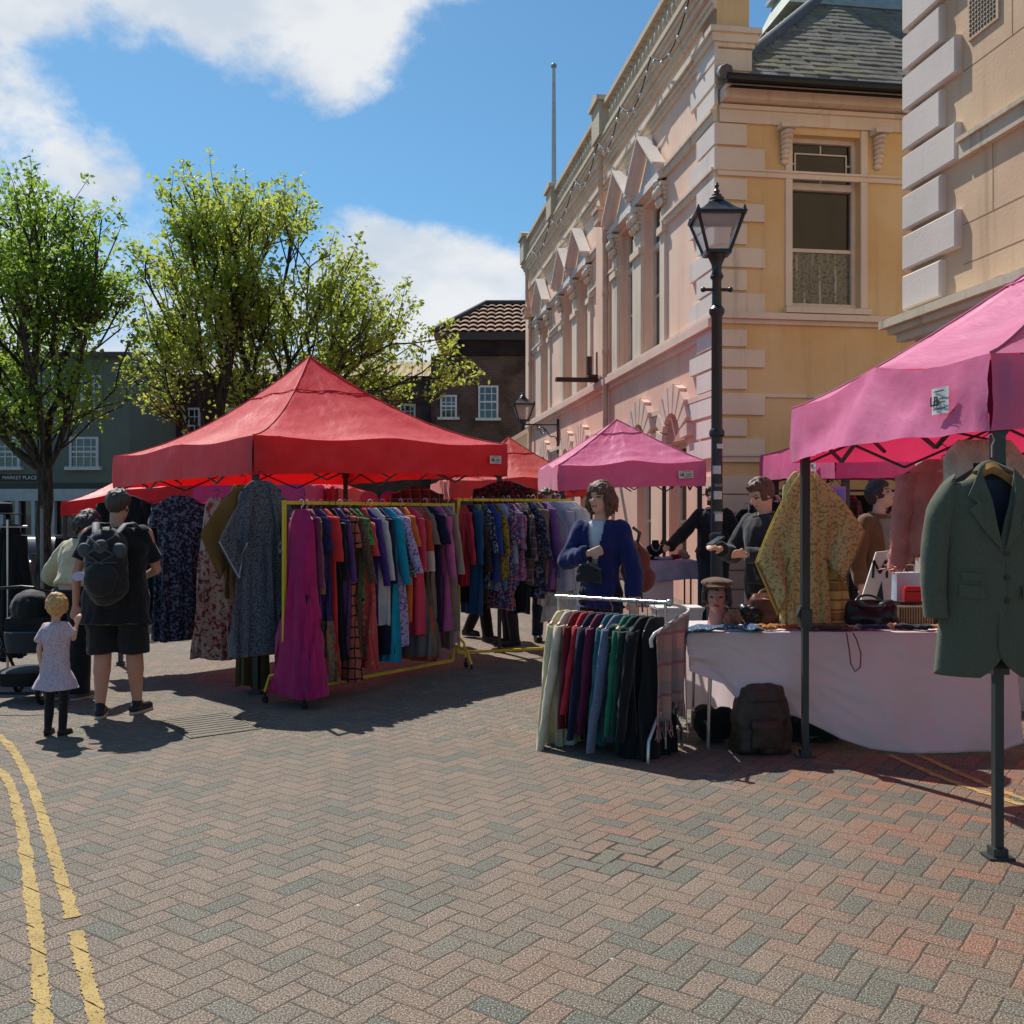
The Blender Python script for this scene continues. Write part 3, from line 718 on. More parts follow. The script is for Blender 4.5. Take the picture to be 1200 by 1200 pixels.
zb = P(0, 297, 10.9).z-lp.location.z
lantern(b, g, rf, zb, .93); b.build('lantern_frame', IRON, lp); g.build('lantern_glass', LG, lp); rf.build('lantern_roof', IRON, lp, smooth=.5)
b = MB(); b.lathe([(.15, 0), (.15, .1), (.12, .14), (.11, .5), (.09, .62), (.072, .68), (.068, 1.2), (.066, 1.25), (.062, 2.2), (.058, zb-.7), (.085, zb-.66), (.085, zb-.62), (.055, zb-.58), (.05, zb-.3), (.075, zb-.26), (.05, zb-.2), (.06, zb-.12), (.1, zb-.03), (.13, zb)], (0, 0, 0), 18)
for z in (1.2, 2.35): b.lathe([(.07, 0), (.085, .02), (.085, .06), (.068, .09)], (0, 0, z), 16)
b.build('column', IRON, lp, smooth=.6)
b = MB(); b.tube([(-.14, 0, zb-.4), (.14, 0, zb-.4)], .018, 8); b.ell((-.15, 0, zb-.4), .03); b.ell((.15, 0, zb-.4), .03); b.build('ladder_bar', IRON, lp, smooth=.7)
STK = M('sticker', S(210, 205, 200), .5, .2, 30); STK2 = M('sticker_grey', S(120, 118, 120), .5, .3, 30)
for k, (z, h, a) in enumerate(((1.94, .09, -.2), (1.8, .03, .1), (1.66, .09, .0), (1.5, .03, -.1), (1.42, .1, .2), (1.26, .04, -.3), (2.22, .05, .5))):
    b = MB(); r_ = .068 if z > 1.3 else .070
    b.grid(lambda u, v: (r_*1.03*sin(a-.7+1.4*u), -r_*1.03*cos(a-.7+1.4*u), z+v*h), 6, 1); b.build('sticker', STK if k % 2 == 0 else STK2, lp)
wl = thing('wall_lantern', 'black wall lantern on a scrolled iron bracket on the pink facade', 'wall lamp', O1, RZ)
tl_ = 11.7
bb = MB(); g = MB(); rf = MB(); lantern(bb, g, rf, 0, .95)
mt = Matrix.Translation(V((tl_, .95, 4.05)))
for q in (bb, g, rf): q.v = [mt @ v for v in q.v]
bb.lathe([(.03, -.25), (.06, -.2), (.04, -.1), (.12, 0)], (tl_, .95, 4.05), 10)
bb.build('lantern_frame', IRON, wl); g.build('lantern_glass', LG, wl); rf.build('lantern_roof', IRON, wl, smooth=.5)
b = MB(); b.tube([(tl_, 0, 3.95), (tl_, .95, 3.95)], .02, 8); b.tube([(tl_, .03, 3.2), (tl_, .03, 4.1)], .035, 8)
b.tube([(tl_, .03+.6*(k/14), 3.45+.48*(k/14)**.6+.05*sin(k)) for k in range(15)], .014, 6)
b.tube([(tl_, .45+.13*cos(a/3)*(1-a/24), 3.78+.13*sin(a/3)*(1-a/24)) for a in range(20)], .012, 6); b.build('bracket', IRON, wl, smooth=.7)
b = MB(); b.tube([(11.6, .04, 3.9), (11.55, .05, 2.4), (11.5, .05, 0)], .015, 6); b.build('cable', M('cable_brown', S(120, 80, 68), .6), wl)

# ================================================================ right-hand building
O2 = V((3.85, 9.5, 0))
rb = thing('corner_building', 'beige stone-lined stucco building with white quoins at the right edge', 'building', O2, RZ)
BEI = wall_mat('beige_stucco', S(222, 190, 156), .45, S(206, 172, 140))
BEI2 = wall_mat('beige_lower', S(214, 198, 182), .3)
LQ = wall_mat('lilac_quoin', S(218, 206, 196), .3)
pr_ = lambda u, dd, z: V((-u, -dd, z))
b = MB(); bx(b, pr_, 0, 9.4, 0, 6, 3.45, 11); b.build('upper_wall', BEI, rb)
b = MB(); bx(b, pr_, .03, 9.3, .02, 6, -.3, 3.45); b.build('lower_wall', BEI2, rb)
z = 3.58; 
for i in range(20):
    long = i % 2 == 1
    q = MB(); e = .015; w = .82 if long else .58
    q.rings([[pr_(a, dd, zz) for a, zz in ((-.06+k, z+k), (w-k, z+k), (w-k, z+.335-k), (-.06+k, z+.335-k))] for dd, k in ((.001, 0), (-.05, 0), (-.068, e))]); q.build('quoin', LQ, rb); z += .385
b = MB(); bx(b, pr_, -.16, 9.4, -.16, .002, 3.36, 3.42); bx(b, pr_, -.1, 9.4, -.1, .003, 3.28, 3.358); bx(b, pr_, -.22, 9.4, -.22, .004, 3.422, 3.5)
b.grid(lambda u, v: pr_(-.2+9.5*u, -.21*(1-v)+.0, 3.503+.05*v+.012*noise.noise(V((u*60, v*3, 0)))), 160, 2); b.build('string_course', OLDTRIM, rb)
b = MB(); bx(b, pr_, .86, 9.4, -.06, .002, 4.72, 4.86); bx(b, pr_, .86, 9.4, -.09, .003, 4.862, 4.9); b.build('string_course', OLDTRIM, rb)
vt = MB(); bx(vt, pr_, .93, 1.35, -.02, .003, 5.72, 6.12); o = vt.build('air_vent', M('vent_clay', S(196, 172, 144), .8), rb)
b = MB(); 
for i in range(9):
    for j in range(9): bx(b, pr_, .96+i*.041, .984+i*.041, -.024, -.0205, 5.75+j*.04, 5.772+j*.04)
b.build('vent_hole', DARKIN, o)
# ashlar joints scored in the stucco
b = MB()
for z, us in ((5.5, (1.5, 3.2, 4.9)), (6.3, (2.3, 4.2)), (4.15, (1.25, 2.6, 4.2)), (3.8, (2, 3.6))):
    bx(b, pr_, .84, 9.4, -.002, .003, z, z+.008)
    for u in us: bx(b, pr_, u, u+.008, -.002, .003, z+.01, z+.62)
b.build('joint', M('joint_dark', S(150, 122, 96), .9), rb)

# ================================================================ buildings across the square
DB = brick_mat('dark_brick', S(96, 78, 68), S(74, 62, 58), S(112, 104, 94))
YB = 37.
def bpx(px, Y=YB): return (px-600)/F*Y
def zp(py, Y=YB): return CH+(HY-py)/F*Y
WF = M('white_window_paint', S(205, 208, 208), .5)
def gwindow(parent, x0, x1, z0, z1, y, nx, nz, fm=None):
    fr = MB(); w = .07; fm = fm or WF
    fr.box(x0, x0+w, y-.06, y+.02, z0, z1); fr.box(x1-w, x1, y-.06, y+.02, z0, z1); fr.box(x0+w, x1-w, y-.06, y+.02, z1-w, z1); fr.box(x0-.1, x1+.1, y-.16, y+.02, z0-.1, z0)
    fr.box(x0+w, x1-w, y-.05, y+.01, (z0+z1)/2-.03, (z0+z1)/2+.03)
    for i in range(1, nx): u = lerp(x0, x1, i/nx); fr.box(u-.015, u+.015, y-.045, y+.01, z0, z1-w)
    for i in range(1, nz): 
        u = lerp(z0, z1, i/nz)
        if abs(u-(z0+z1)/2) > .1: fr.box(x0+w, x1-w, y-.04, y+.01, u-.015, u+.015)
    o = fr.build('window', fm, parent); g = MB(); g.box(x0+.03, x1-.03, y-.02, y-.005, z0, z1-.03); g.build('pane', GLASS, o)
hb = thing('brick_house', 'dark brick house with pale pantile roof beside the hall', 'building', (0, YB, 0))
b = MB(); b.box(bpx(505), bpx(720), 0, 8, -.5, zp(417)); b.build('wall', DB, hb)
b = MB(); b.box(bpx(533), bpx(720), -.12, 8, zp(417)+.002, zp(391)); b.build('upper_wall', brick_mat('darker_brick', S(52, 42, 40), S(40, 34, 34), S(60, 54, 52)), hb)
gwindow(hb, bpx(560.5), bpx(584), zp(490), zp(452), 0, 3, 4); gwindow(hb, bpx(516), bpx(535.5), zp(489), zp(463), 0, 3, 3)
TILE = M('pantile', S(178, 148, 126), .95, .3, 3., .3, 30., 0., .1)
x0, x1 = bpx(508), bpx(720); zt, ze = zp(367)+.9, zp(393); 
b = MB()
nr = 7
for r_ in range(nr):
    b.grid(lambda u, v: (lerp(x0, x1, u), -.3+(r_+v)/nr*3.2, ze+(zt-ze)*(r_+v)/nr+.09*(1-v)+.07*abs(sin(u*(x1-x0)/.33*pi))**.7), 360, 1)
me_ = [f for f in b.f]
b.add([(x0, -.28, ze-.02), (x1, -.28, ze-.02), (x1, 2.9, zt-.05), (x0, 2.9, zt-.05)], [(0, 1, 2, 3)])
# hip cut on the left
lim = lambda p: p.x > x0+.1+(p.y+.3)*.55
b.f = [f for f in b.f if lim(b.v[f[0]])]+[(len(b.v)-4, len(b.v)-3, len(b.v)-2, len(b.v)-1)]; b.v[-4] = V((x0+.1, -.28, ze-.02)); b.v[-1] = V((x0+1.95, 2.9, zt-.05)); b.m = [0]*len(b.f)
b.build('roof', TILE, hb, smooth=.9)
b = MB(); b.tube([(x0, -.35, ze+.1), (x0+1.9, 2.95, zt+.12), (x1, 2.95, zt+.12)], .12, 8); b.box(x0+1.9, x1, 2.9, 3.1, zt-.3, zt+.1); b.build('ridge', M('ridge_dark', S(62, 60, 58), .8), hb, smooth=.8)
b = MB(); b.add([(x0, -.3, ze), (x0+1.9, 2.95, zt), (x0+1.9, 6.5, ze), (x0, 6.5, ze-.2)], [(0, 1, 2, 3)]); b.build('hip', TILE, hb)
b = MB(); b.box(bpx(534), bpx(720), -.32, -.12, ze-.22, ze+.06); b.box(bpx(533), bpx(536.5), -.3, 0, ze-1.5, ze-.2); b.build('fascia', M('fascia', S(60, 58, 56), .7), hb)
lo = thing('low_gable', 'pale low lean-to roof wedged between brick house and hall', 'building', (0, 32, 0))
b = MB(); b.prism([(bpx(598, 32), 0, -.3), (bpx(628, 32), 0, -.3), (bpx(628, 32), 0, zp(500, 32)), (bpx(598, 32), 0, zp(518, 32))], (0, 3, 0)); b.build('wall', wall_mat('grey_render', S(196, 196, 184), .3), lo)
b = MB(); b.bar((bpx(596, 32), -.1, zp(518, 32)), (bpx(630, 32), -.1, zp(498, 32)), .3, .12); b.build('coping', WTRIM, lo)
# tan roofed house behind the big tree
tb = thing('tan_roof_house', 'brick house with low tan roof behind the right tree', 'building', (0, YB+1, 0))
b = MB(); b.box(bpx(330), bpx(505)-.1, 0, 8, -.5, zp(436)); b.build('wall', DB, tb)
b = MB(); xa, xb = bpx(325), bpx(508); b.grid(lambda u, v: (lerp(xa, xb, u), -.3+v*4, zp(438)+(zp(408)-zp(438))*v*1.2+.05*abs(sin(u*60))), 120, 6); b.build('roof', M('tan_tile', S(168, 146, 108), .85, .2), tb, smooth=1.)
for px in (345, 385, 425, 465): gwindow(tb, bpx(px), bpx(px+19), zp(505), zp(470), 0, 3, 4)
# dark house with chimney between the trees
db = thing('chimney_house', 'dark brick house with tall chimney stack between the two trees', 'building', (0, 33, 0))
b = MB(); b.box(bpx(152, 33), bpx(330, 33), 0, 8, -.5, zp(440, 33)); b.build('wall', brick_mat('red_dark_brick', S(84, 58, 50), S(66, 50, 46), S(90, 82, 76)), db)
b = MB(); b.prism([(bpx(150, 33), -.3, zp(440, 33)), (bpx(335, 33), -.3, zp(440, 33)), (bpx(322, 33), 3, zp(398, 33)), (bpx(163, 33), 3, zp(398, 33))], (0, .1, -.1)); b.build('roof', M('dark_slate', S(74, 78, 82), .7, .2), db)
CHB = brick_mat('chimney_brick', S(120, 70, 52), S(92, 58, 48), S(100, 90, 80))
for (xa, xb, zt) in ((163, 183, 375), (194, 201, 372)):
    b = MB(); b.box(bpx(xa, 33), bpx(xb, 33), 2, 3, zp(430, 33), zp(zt, 33)); b.box(bpx(xa, 33)-.08, bpx(xb, 33)+.08, 1.92, 3.08, zp(zt, 33), zp(zt-3, 33))
    o = b.build('chimney', CHB, db)
    for k in range(2):
        q = MB(); q.lathe([(.12, 0), (.1, .5), (.13, .52), (.12, .62)], (lerp(bpx(xa, 33), bpx(xb, 33), .3+.4*k), 2.5, zp(zt-3, 33)), 10); q.build('chimney_pot', M('clay_pot', S(160, 96, 66), .8), o, smooth=.8)
for px in (172, 215, 260, 300): gwindow(db, bpx(px, 33), bpx(px+20, 33), zp(520, 33), zp(478, 33), 0, 3, 4)
b = MB(); b.box(bpx(163, 33), bpx(196, 33), -.9, 0, zp(509, 33), zp(507, 33)); b.add([(bpx(163, 33), -.95, zp(509, 33)), (bpx(200, 33), -.95, zp(509, 33)), (bpx(198, 33), 0, zp(500, 33)), (bpx(161, 33), 0, zp(500, 33))], [(0, 1, 2, 3)]); b.build('awning', M('awning_white', S(190, 196, 200), .6), db)
# green-grey shop building on the left
Y3 = 29.
gb = thing('green_shop_building', 'sage green rendered shop building with white shopfront and street name', 'building', (0, Y3, 0))
GRN = wall_mat('sage_render', S(112, 124, 112), .3)
b = MB(); b.box(bpx(-260, Y3), bpx(152, Y3), 0, 7, zp(585, Y3), zp(412, Y3)); b.build('wall', GRN, gb)
b = MB(); b.prism([(bpx(-262, Y3), -.35, zp(415, Y3)), (bpx(155, Y3), -.35, zp(415, Y3)), (bpx(149, Y3), 2.2, zp(398, Y3)), (bpx(-262, Y3), 2.2, zp(398, Y3))], (0, .1, -.1)); b.build('roof', M('shop_slate', S(88, 92, 96), .7), gb)
SFW = M('shopfront_white', S(176, 184, 182), .5)
b = MB(); b.box(bpx(-260, Y3), bpx(152, Y3), -.06, 0, zp(572, Y3), zp(566, Y3)); b.build('fascia_moulding', M('fascia_dark', S(58, 66, 62), .6), gb)
b = MB(); b.box(bpx(-260, Y3), bpx(152, Y3), -.1, 0, zp(587, Y3), zp(573, Y3))
for px in (-60, -20, 2, 20, 39, 62, 96, 130, 148): b.box(bpx(px, Y3), bpx(px+4, Y3), -.12, .05, -.6, zp(587, Y3))
b.build('shopfront', SFW, gb)
b = MB(); b.box(bpx(-260, Y3), bpx(152, Y3), .1, .2, -.6, zp(587, Y3)); b.build('shop_window', GLASS, gb)
for px in (-70, -10, 82, ): 
    gwindow(gb, bpx(px, Y3), bpx(px+34, Y3), zp(547, Y3), zp(512, Y3), 0, 4, 3)
for px in (-60, -5, 40, 95): gwindow(gb, bpx(px, Y3), bpx(px+24, Y3), zp(478, Y3), zp(440, Y3), 0, 3, 4)
gs = thing('street_sign', 'black street name sign MARKET PLACE on the sage green wall', 'sign', (bpx(24, Y3), Y3-.02, zp(560, Y3)))
b = MB(); b.box(-.72, .72, -.03, 0, -.1, .1); b.build('board', M('sign_black', S(24, 24, 26), .4), gs)
text_mesh('MARKET PLACE', .145, M('sign_white', S(220, 220, 215), .5), 'lettering', gs, Matrix.Translation((0, -.034, 0)) @ Matrix.Rotation(pi/2, 4, 'X'))
# ================================================================ trees
def bark_mat():
    m, t = newmat('bark'); oc = t.n('ShaderNodeTexCoord').outputs['Object']
    mp = t.n('ShaderNodeMapping', {'Vector': oc, 'Scale': (9, 9, 1.6)}).outputs[0]; nz = t.noise(mp, 2., 6., .6)
    col = t.mix(t.step(nz, .35, .7), S(44, 40, 36), S(92, 84, 74)); col = t.mix(t.m('MULTIPLY', t.step(t.noise(oc, 2., 3.), .5, .7), .4), col, S(70, 80, 56))
    t.out(t.bsdf(col, .95, 0., nz, .8, .03, .2)); return m
BARK = bark_mat()
def leaf_mat(name, c1, c2, c3, tc):
    m, t = newmat(name); geo = t.n('ShaderNodeTexCoord').outputs['Object']
    wn = t.n('ShaderNodeAttribute', attribute_name='leafrnd').outputs['Fac']
    col = t.ramp(wn, [(0, c1), (.5, c2), (1, c3)])
    col = t.mix(t.step(t.noise(geo, .7, 3.), .35, .65), col, t.mix(.5, col, c3))
    p = t.n('ShaderNodeBsdfPrincipled', {'Base Color': col, 'Roughness': .5, 'Specular IOR Level': .35}).outputs[0]
    tr = t.n('ShaderNodeBsdfTranslucent', {'Color': t.mix(.7, col, tc)}).outputs[0]
    t.out(t.n('ShaderNodeMixShader', {0: .5, 1: p, 2: tr}).outputs[0]); return m
LEAF_A = leaf_mat('leaf_green', S(66, 98, 40), S(96, 130, 50), S(134, 160, 68), S(180, 210, 76))
LEAF_B = leaf_mat('leaf_fresh', S(92, 120, 46), S(126, 150, 58), S(168, 180, 88), S(212, 222, 96))
def tree(name, label, base, lobes, trunk_h, n, leaf, seed, twig=.55, leafn=26, lsz=.085, gap=.25, trunk_r=.24, clear=None):
    rn = random.Random(seed); base = V(base)
    t = thing(name, label, 'tree', base, group='trees on the square')
    vol = [l[1][0]*l[1][1]*l[1][2] for l in lobes]; tot = sum(vol); pts = []
    while len(pts) < n:
        k = rn.random()*tot; i = 0
        while k > vol[i]: k -= vol[i]; i += 1
        c, r_ = lobes[i]
        d_ = V((rn.gauss(0, 1), rn.gauss(0, 1), rn.gauss(0, 1))).normalized(); q = rn.random()**(.42)
        p = V(c)+V((d_.x*r_[0], d_.y*r_[1], d_.z*r_[2]))*q
        if p.z < 2.3: continue
        if clear and clear(p): continue
        if noise.noise(p*.75+V((seed, 0, 0))) < -gap+.12*rn.random(): continue
        pts.append(p)
    top = V((0, 0, trunk_h))
    nodes = [V((0, 0, 0)), V((.03, 0, trunk_h*.5)), top]; par = [-1, 0, 1]; plen = [0, 0, 0]
    pts.sort(key=lambda p: (p-top).length)
    for p in pts:
        best = None; bi = 2
        for i in range(2, len(nodes)):
            q = nodes[i]; dd = (p-q).length; 
            c = dd*1.1+plen[i]*.86 + (max(0, q.z-p.z)*.9)
            if best is None or c < best: best = c; bi = i
        q = nodes[bi]; L = (p-q).length; seg = max(1, int(L/.45)); prev = bi
        for s_ in range(1, seg+1):
            f = s_/seg; m_ = q.lerp(p, f); 
            m_ = m_+V((rn.uniform(-1, 1), rn.uniform(-1, 1), rn.uniform(-.5, .5)))*.05*(0 if s_ == seg else 1)
            m_.z -= sin(pi*f)*L*.06
            nodes.append(m_); par.append(prev); plen.append(plen[prev]+(nodes[prev]-m_).length); prev = len(nodes)-1
    w = [0.]*len(nodes); ch = [0]*len(nodes)
    for i in range(len(nodes)-1, 0, -1):
        if w[i] == 0: w[i] = 1.
        w[par[i]] += w[i]; ch[par[i]] += 1
    rad = [min(trunk_r*.62, .0135*(x**.40)) for x in w]
    b = MB(); lm = MB()
    # limbs as chains
    kids = {}
    for i in range(1, len(nodes)): kids.setdefault(par[i], []).append(i)
    main = MB(); main.tube([(0, 0, -.2), (0, 0, .05), (0.01, 0, .3), (.03, 0, trunk_h*.5), top], [trunk_r*1.6, trunk_r*1.35, trunk_r*1.1, trunk_r, trunk_r*1.02], 14)
    stack = [(2, k) for k in kids.get(2, [])]
    while stack:
        a, k = stack.pop(); chain = [a, k]
        while k in kids:
            ks = sorted(kids[k], key=lambda j: -w[j]); 
            for j in ks[1:]: stack.append((k, j))
            k = ks[0]; chain.append(k)
        rs = [min(rad[c], rad[chain[1]]*1.15) for c in chain]; nn = 8 if rs[0] > .05 else (5 if rs[0] > .02 else 4)
        main.tube([nodes[c] for c in chain], rs, nn)
    rnds = []
    for p in pts:
        out_ = (p-V((0, 0, trunk_h+1))); out_.z = 0; out_ = out_.normalized() if out_.length > .01 else V()
        d_ = (V((0, 0, 1))*rn.uniform(.6, 1.2)+out_*rn.uniform(.1, .9)+V((rn.uniform(-.4, .4), rn.uniform(-.4, .4), 0))).normalized()
        L = twig*rn.uniform(.5, 1.25); a = p-d_*.1; e = p+d_*L
        main.tube([a, a.lerp(e, .5)+V((rn.uniform(-.03, .03), rn.uniform(-.03, .03), 0)), e], [.009, .006, .003], 3)
        cn = int(leafn*rn.uniform(.5, 1.3)); tone = rn.random()*.5
        for j in range(cn):
            f = rn.random()**.8; c = a.lerp(e, f); spread = .07+.10*sin(pi*min(1, f*.9+.1))
            c = c+V((rn.gauss(0, spread*.75), rn.gauss(0, spread*.75), rn.gauss(0, spread*.6)))
            sz = lsz*rn.uniform(.55, 1.25); nrm = V((rn.gauss(0, .7), rn.gauss(0, .7), rn.uniform(.2, 1.2))).normalized()
            u, v_ = perp(nrm); an = rn.random()*6.28; u, v_ = u*cos(an)+v_*sin(an), v_*cos(an)-u*sin(an)
            dr = V((0, 0, -sz*.3))
            lm.add([c-u*sz*.9, c-v_*sz*.62-u*sz*.1+dr*.6, c+u*sz*.2, c+v_*sz*.62-u*sz*.1+dr*.6, c+u*sz*1.0+dr-v_*sz*.05, ], [(0, 1, 2, 3), (1, 4, 2), (2, 4, 3)])
            rv = clamp(tone+rn.random()*.5, 0, 1); rnds += [rv]*5
    main.build('trunk', BARK, t, smooth=1.2)
    o = lm.build('crown', leaf, t)
    at = o.data.attributes.new('leafrnd', 'FLOAT', 'POINT'); at.data.foreach_set('value', rnds)
    return t
def L_(px, py, Y, rx, rz, ry, b0):      # lobe given by picture place and half sizes in pixels
    p = P(px, py, Y); return ((p.x-b0[0], p.y-b0[1], p.z-b0[2]), (rx/F*Y, ry, rz/F*Y))
YT = 18.5; b0 = (P(52, 600, YT).x, YT, -.25)
tree('tree', 'dark-stemmed leafy tree in front of the sage green shop at the left edge', b0,
     [L_(70, 330, YT, 72, 120, 1.9, b0), L_(20, 400, YT, 100, 120, 2.2, b0), L_(100, 420, YT, 50, 90, 1.7, b0), L_(60, 250, YT, 38, 60, 1.2, b0), L_(-60, 330, YT, 90, 110, 2, b0)],
     1.15, 760, LEAF_A, 3, leafn=34, lsz=.060, gap=.12, trunk_r=.24)
YT = 21.; b0 = (P(292, 600, YT).x, YT, -.2)
tree('tree', 'broad light green tree with open crown rising behind the red gazebo', b0,
     [L_(250, 330, YT, 95, 110, 2.2, b0), L_(330, 330, YT, 100, 100, 2.2, b0), L_(225, 292, YT, 68, 52, 1.8, b0), L_(300, 290, YT, 88, 50, 1.8, b0), L_(400, 390, YT, 85, 75, 1.9, b0), L_(460, 430, YT, 75, 60, 1.6, b0), L_(500, 450, YT, 52, 34, 1.2, b0), L_(290, 440, YT, 140, 80, 2.2, b0)],
     2.4, 950, LEAF_B, 11, leafn=33, lsz=.062, gap=.05, trunk_r=.27)
# ================================================================ gazebos
RED = canopy_mat('red_canopy', S(236, 42, 52), S(225, 20, 24)); PINK = canopy_mat('pink_canopy', S(236, 124, 172), S(222, 44, 92)); MAG = canopy_mat('magenta_canopy', S(226, 72, 148), S(220, 30, 90))
REDF = canopy_mat('faded_red_canopy', S(214, 66, 60), S(225, 30, 30))
FRAME = M('dark_frame_metal', S(44, 46, 52), .45, .15, 5, .1, 30, 0., .5)
FRAMEG = M('green_grey_frame_metal', S(52, 60, 58), .4, .15, 5, .1, 30, 0., .5)
TAGW = M('maker_label', S(205, 205, 205), .6, .1); INK = M('label_ink', S(30, 30, 34), .6)
GRP = 'pop-up gazebos of the market'
def gazebo(label, c, zt, drop, peak, mat, crease=.03,  legs=(0, 1, 2, 3), frame=FRAME, curve=1.5, inset=.06, tagside=None, sag=.06, legr=.028, bump=.05, hub=None, seed=1):
    """c: four plan corners (anticlockwise), zt: heights of the eave at each corner"""
    c = [V((p[0], p[1], 0)) for p in c]; ctr = sum(c, V())/4
    base = V((ctr.x, ctr.y, gz(ctr.x, ctr.y)))
    t = thing('gazebo', label, 'gazebo', base, group=GRP)
    pk = V((ctr.x, ctr.y, peak)); b = MB(); N = 44; K = 40
    def eave(i, u):
        a, e = c[i], c[(i+1) % 4]; p = a.lerp(e, u); z = lerp(zt[i], zt[(i+1) % 4], u)
        z += bump*(1-abs(2*u-1))**1.3-.05*sin(2*pi*u)**2*.6
        return p, z
    for i in range(4):
        nrm = (c[(i+1) % 4]-c[i]).cross(V((0, 0, 1))).normalized()
        def top(u, v):
            p, z = eave(i, u); ez = lerp(zt[i], zt[(i+1) % 4], u)
            q = V((lerp(p.x, pk.x, v), lerp(p.y, pk.y, v), 0))
            hh = lerp(z, pk.z, v**curve*.8+v*.2)
            mid = 4*u*(1-u)
            hh -= sag*mid*sin(pi*min(1, v*1.15))*(1-v)*1.3
            wr = noise.noise(V((u*5*(1-v)+i*7+seed, v*9, 0)))*.016*(1-v)+noise.noise(V((u*16+i, v*3+seed, 4)))*.008*sin(pi*v)+noise.noise(V((u*30*(1-v)+i, v*22+seed, 9)))*.006
            return (q.x, q.y, hh+wr*(1 if 0 < u < 1 else 0))
        b.grid(top, N, K)
        def val(u, v):
            p, z = eave(i, u); zb = lerp(zt[i], zt[(i+1) % 4], u)-drop+.012*noise.noise(V((u*9+i*3+seed, 0, 1)))+.02*4*u*(1-u)
            o_ = nrm*(.012*sin(v*3)+.022*noise.noise(V((u*6+i*5+seed, v*1.2, 2)))*sin(pi*min(1, u*6 if u < .5 else (1-u)*6)*.5)*v+crease*max(0, v-abs(2*u-1)**.8)+crease*.3*abs(noise.noise(V((u*14+seed, v*2, 5))))*v)
            return (p.x+o_.x, p.y+o_.y, lerp(zb, z, 1-v)-0.0)
        b.grid(val, 40, 6)
    b.build('canopy', mat, t, smooth=3.2, world=True)
    sm_ = bpy.data.materials.get('seam_'+mat.name) or M('seam_'+mat.name, tuple(x*.55 for x in mat['c'])+(1,), .7)
    for i in range(4):
        def sp(i, u, v):
            p, z = eave(i, u); hh = lerp(z, pk.z, v**curve*.8+v*.2)-sag*4*u*(1-u)*sin(pi*min(1, v*1.15))*(1-v)*1.3
            return V((lerp(p.x, pk.x, v), lerp(p.y, pk.y, v), hh+.004))
        q = MB(); q.tube([sp(i, 0, k/24) for k in range(25)], .007, 5); q.build('ridge_seam', sm_, t, world=True)
        q = MB(); q.tube([sp(i, k/16, .70)+V((0, 0, .004)) for k in range(17)], .006, 5); q.build('cap_seam', sm_, t, world=True)
    ins = []
    for i in range(4):
        d_ = (ctr-c[i]).normalized(); p = c[i]+d_*inset*1.4; ins.append(p)
    for i in legs:
        p = ins[i]; zg = gz(p.x, p.y); q = MB(); r_ = legr
        q.bar((p.x, p.y, zg+.9), (p.x, p.y, zt[i]-.02), r_*2, r_*2, V((1, 0, 0))); q.bar((p.x, p.y, zg+.012), (p.x, p.y, zg+1.05), r_*1.55, r_*1.55, V((1, 0, 0)))
        o = q.build('leg', frame, t, world=True)
        q = MB(); q.box(p.x-.06, p.x+.06, p.y-.05, p.y+.05, zg+.002, zg+.012); q.bar((p.x, p.y, zg+.012), (p.x, p.y, zg+.05), r_*2.6, r_*2.6, V((1, 0, 0))); q.build('foot_plate', frame, o, world=True)
        q = MB(); q.bar((p.x, p.y, zg+.86), (p.x, p.y, zg+.98), r_*2.9, r_*2.9, V((1, 0, 0))); q.bar((p.x-.055, p.y-.02, zg+.93), (p.x-.02, p.y-.01, zg+1.0), .025, .03); q.build('height_clip', frame, o, world=True)
        q = MB(); q.bar((p.x, p.y, zt[i]-drop*.75), (p.x, p.y, zt[i]-.03), r_*3., r_*3., V((1, 0, 0))); q.build('corner_bracket', frame, o, world=True)
    for i in range(4):
        a, e = ins[i], ins[(i+1) % 4]; za, ze_ = zt[i]-.08, zt[(i+1) % 4]-.08; q = MB(); n = 4
        for k in range(n):
            u0, u1 = k/n, (k+1)/n; p0, p1 = a.lerp(e, u0), a.lerp(e, u1); z0, z1 = lerp(za, ze_, u0), lerp(za, ze_, u1)
            lo_, hi = -.31, -.02
            zz = (hi, lo_) if k % 2 == 0 else (lo_, hi)
            q.bar((p0.x, p0.y, z0+zz[0]), (p1.x, p1.y, z1+zz[1]), .022, .014); q.bar((p0.x, p0.y, z0+zz[1]*.5+.02), (p1.x, p1.y, z1+zz[0]+.02), .018, .014)
        q.build('truss', frame, t, world=True)
    for i in range(4):
        q = MB(); p = ins[i].lerp(ins[(i+1) % 4], .5); z = (zt[i]+zt[(i+1) % 4])/2-.2; q.bar((p.x, p.y, z), (pk.x, pk.y, pk.z-.55), .02, .015); q.build('roof_strut', frame, t, world=True)
    q = MB(); q.tube([(pk.x, pk.y, pk.z-.75), (pk.x, pk.y, pk.z-.04)], .022, 8); q.build('centre_pole', frame, t, world=True)
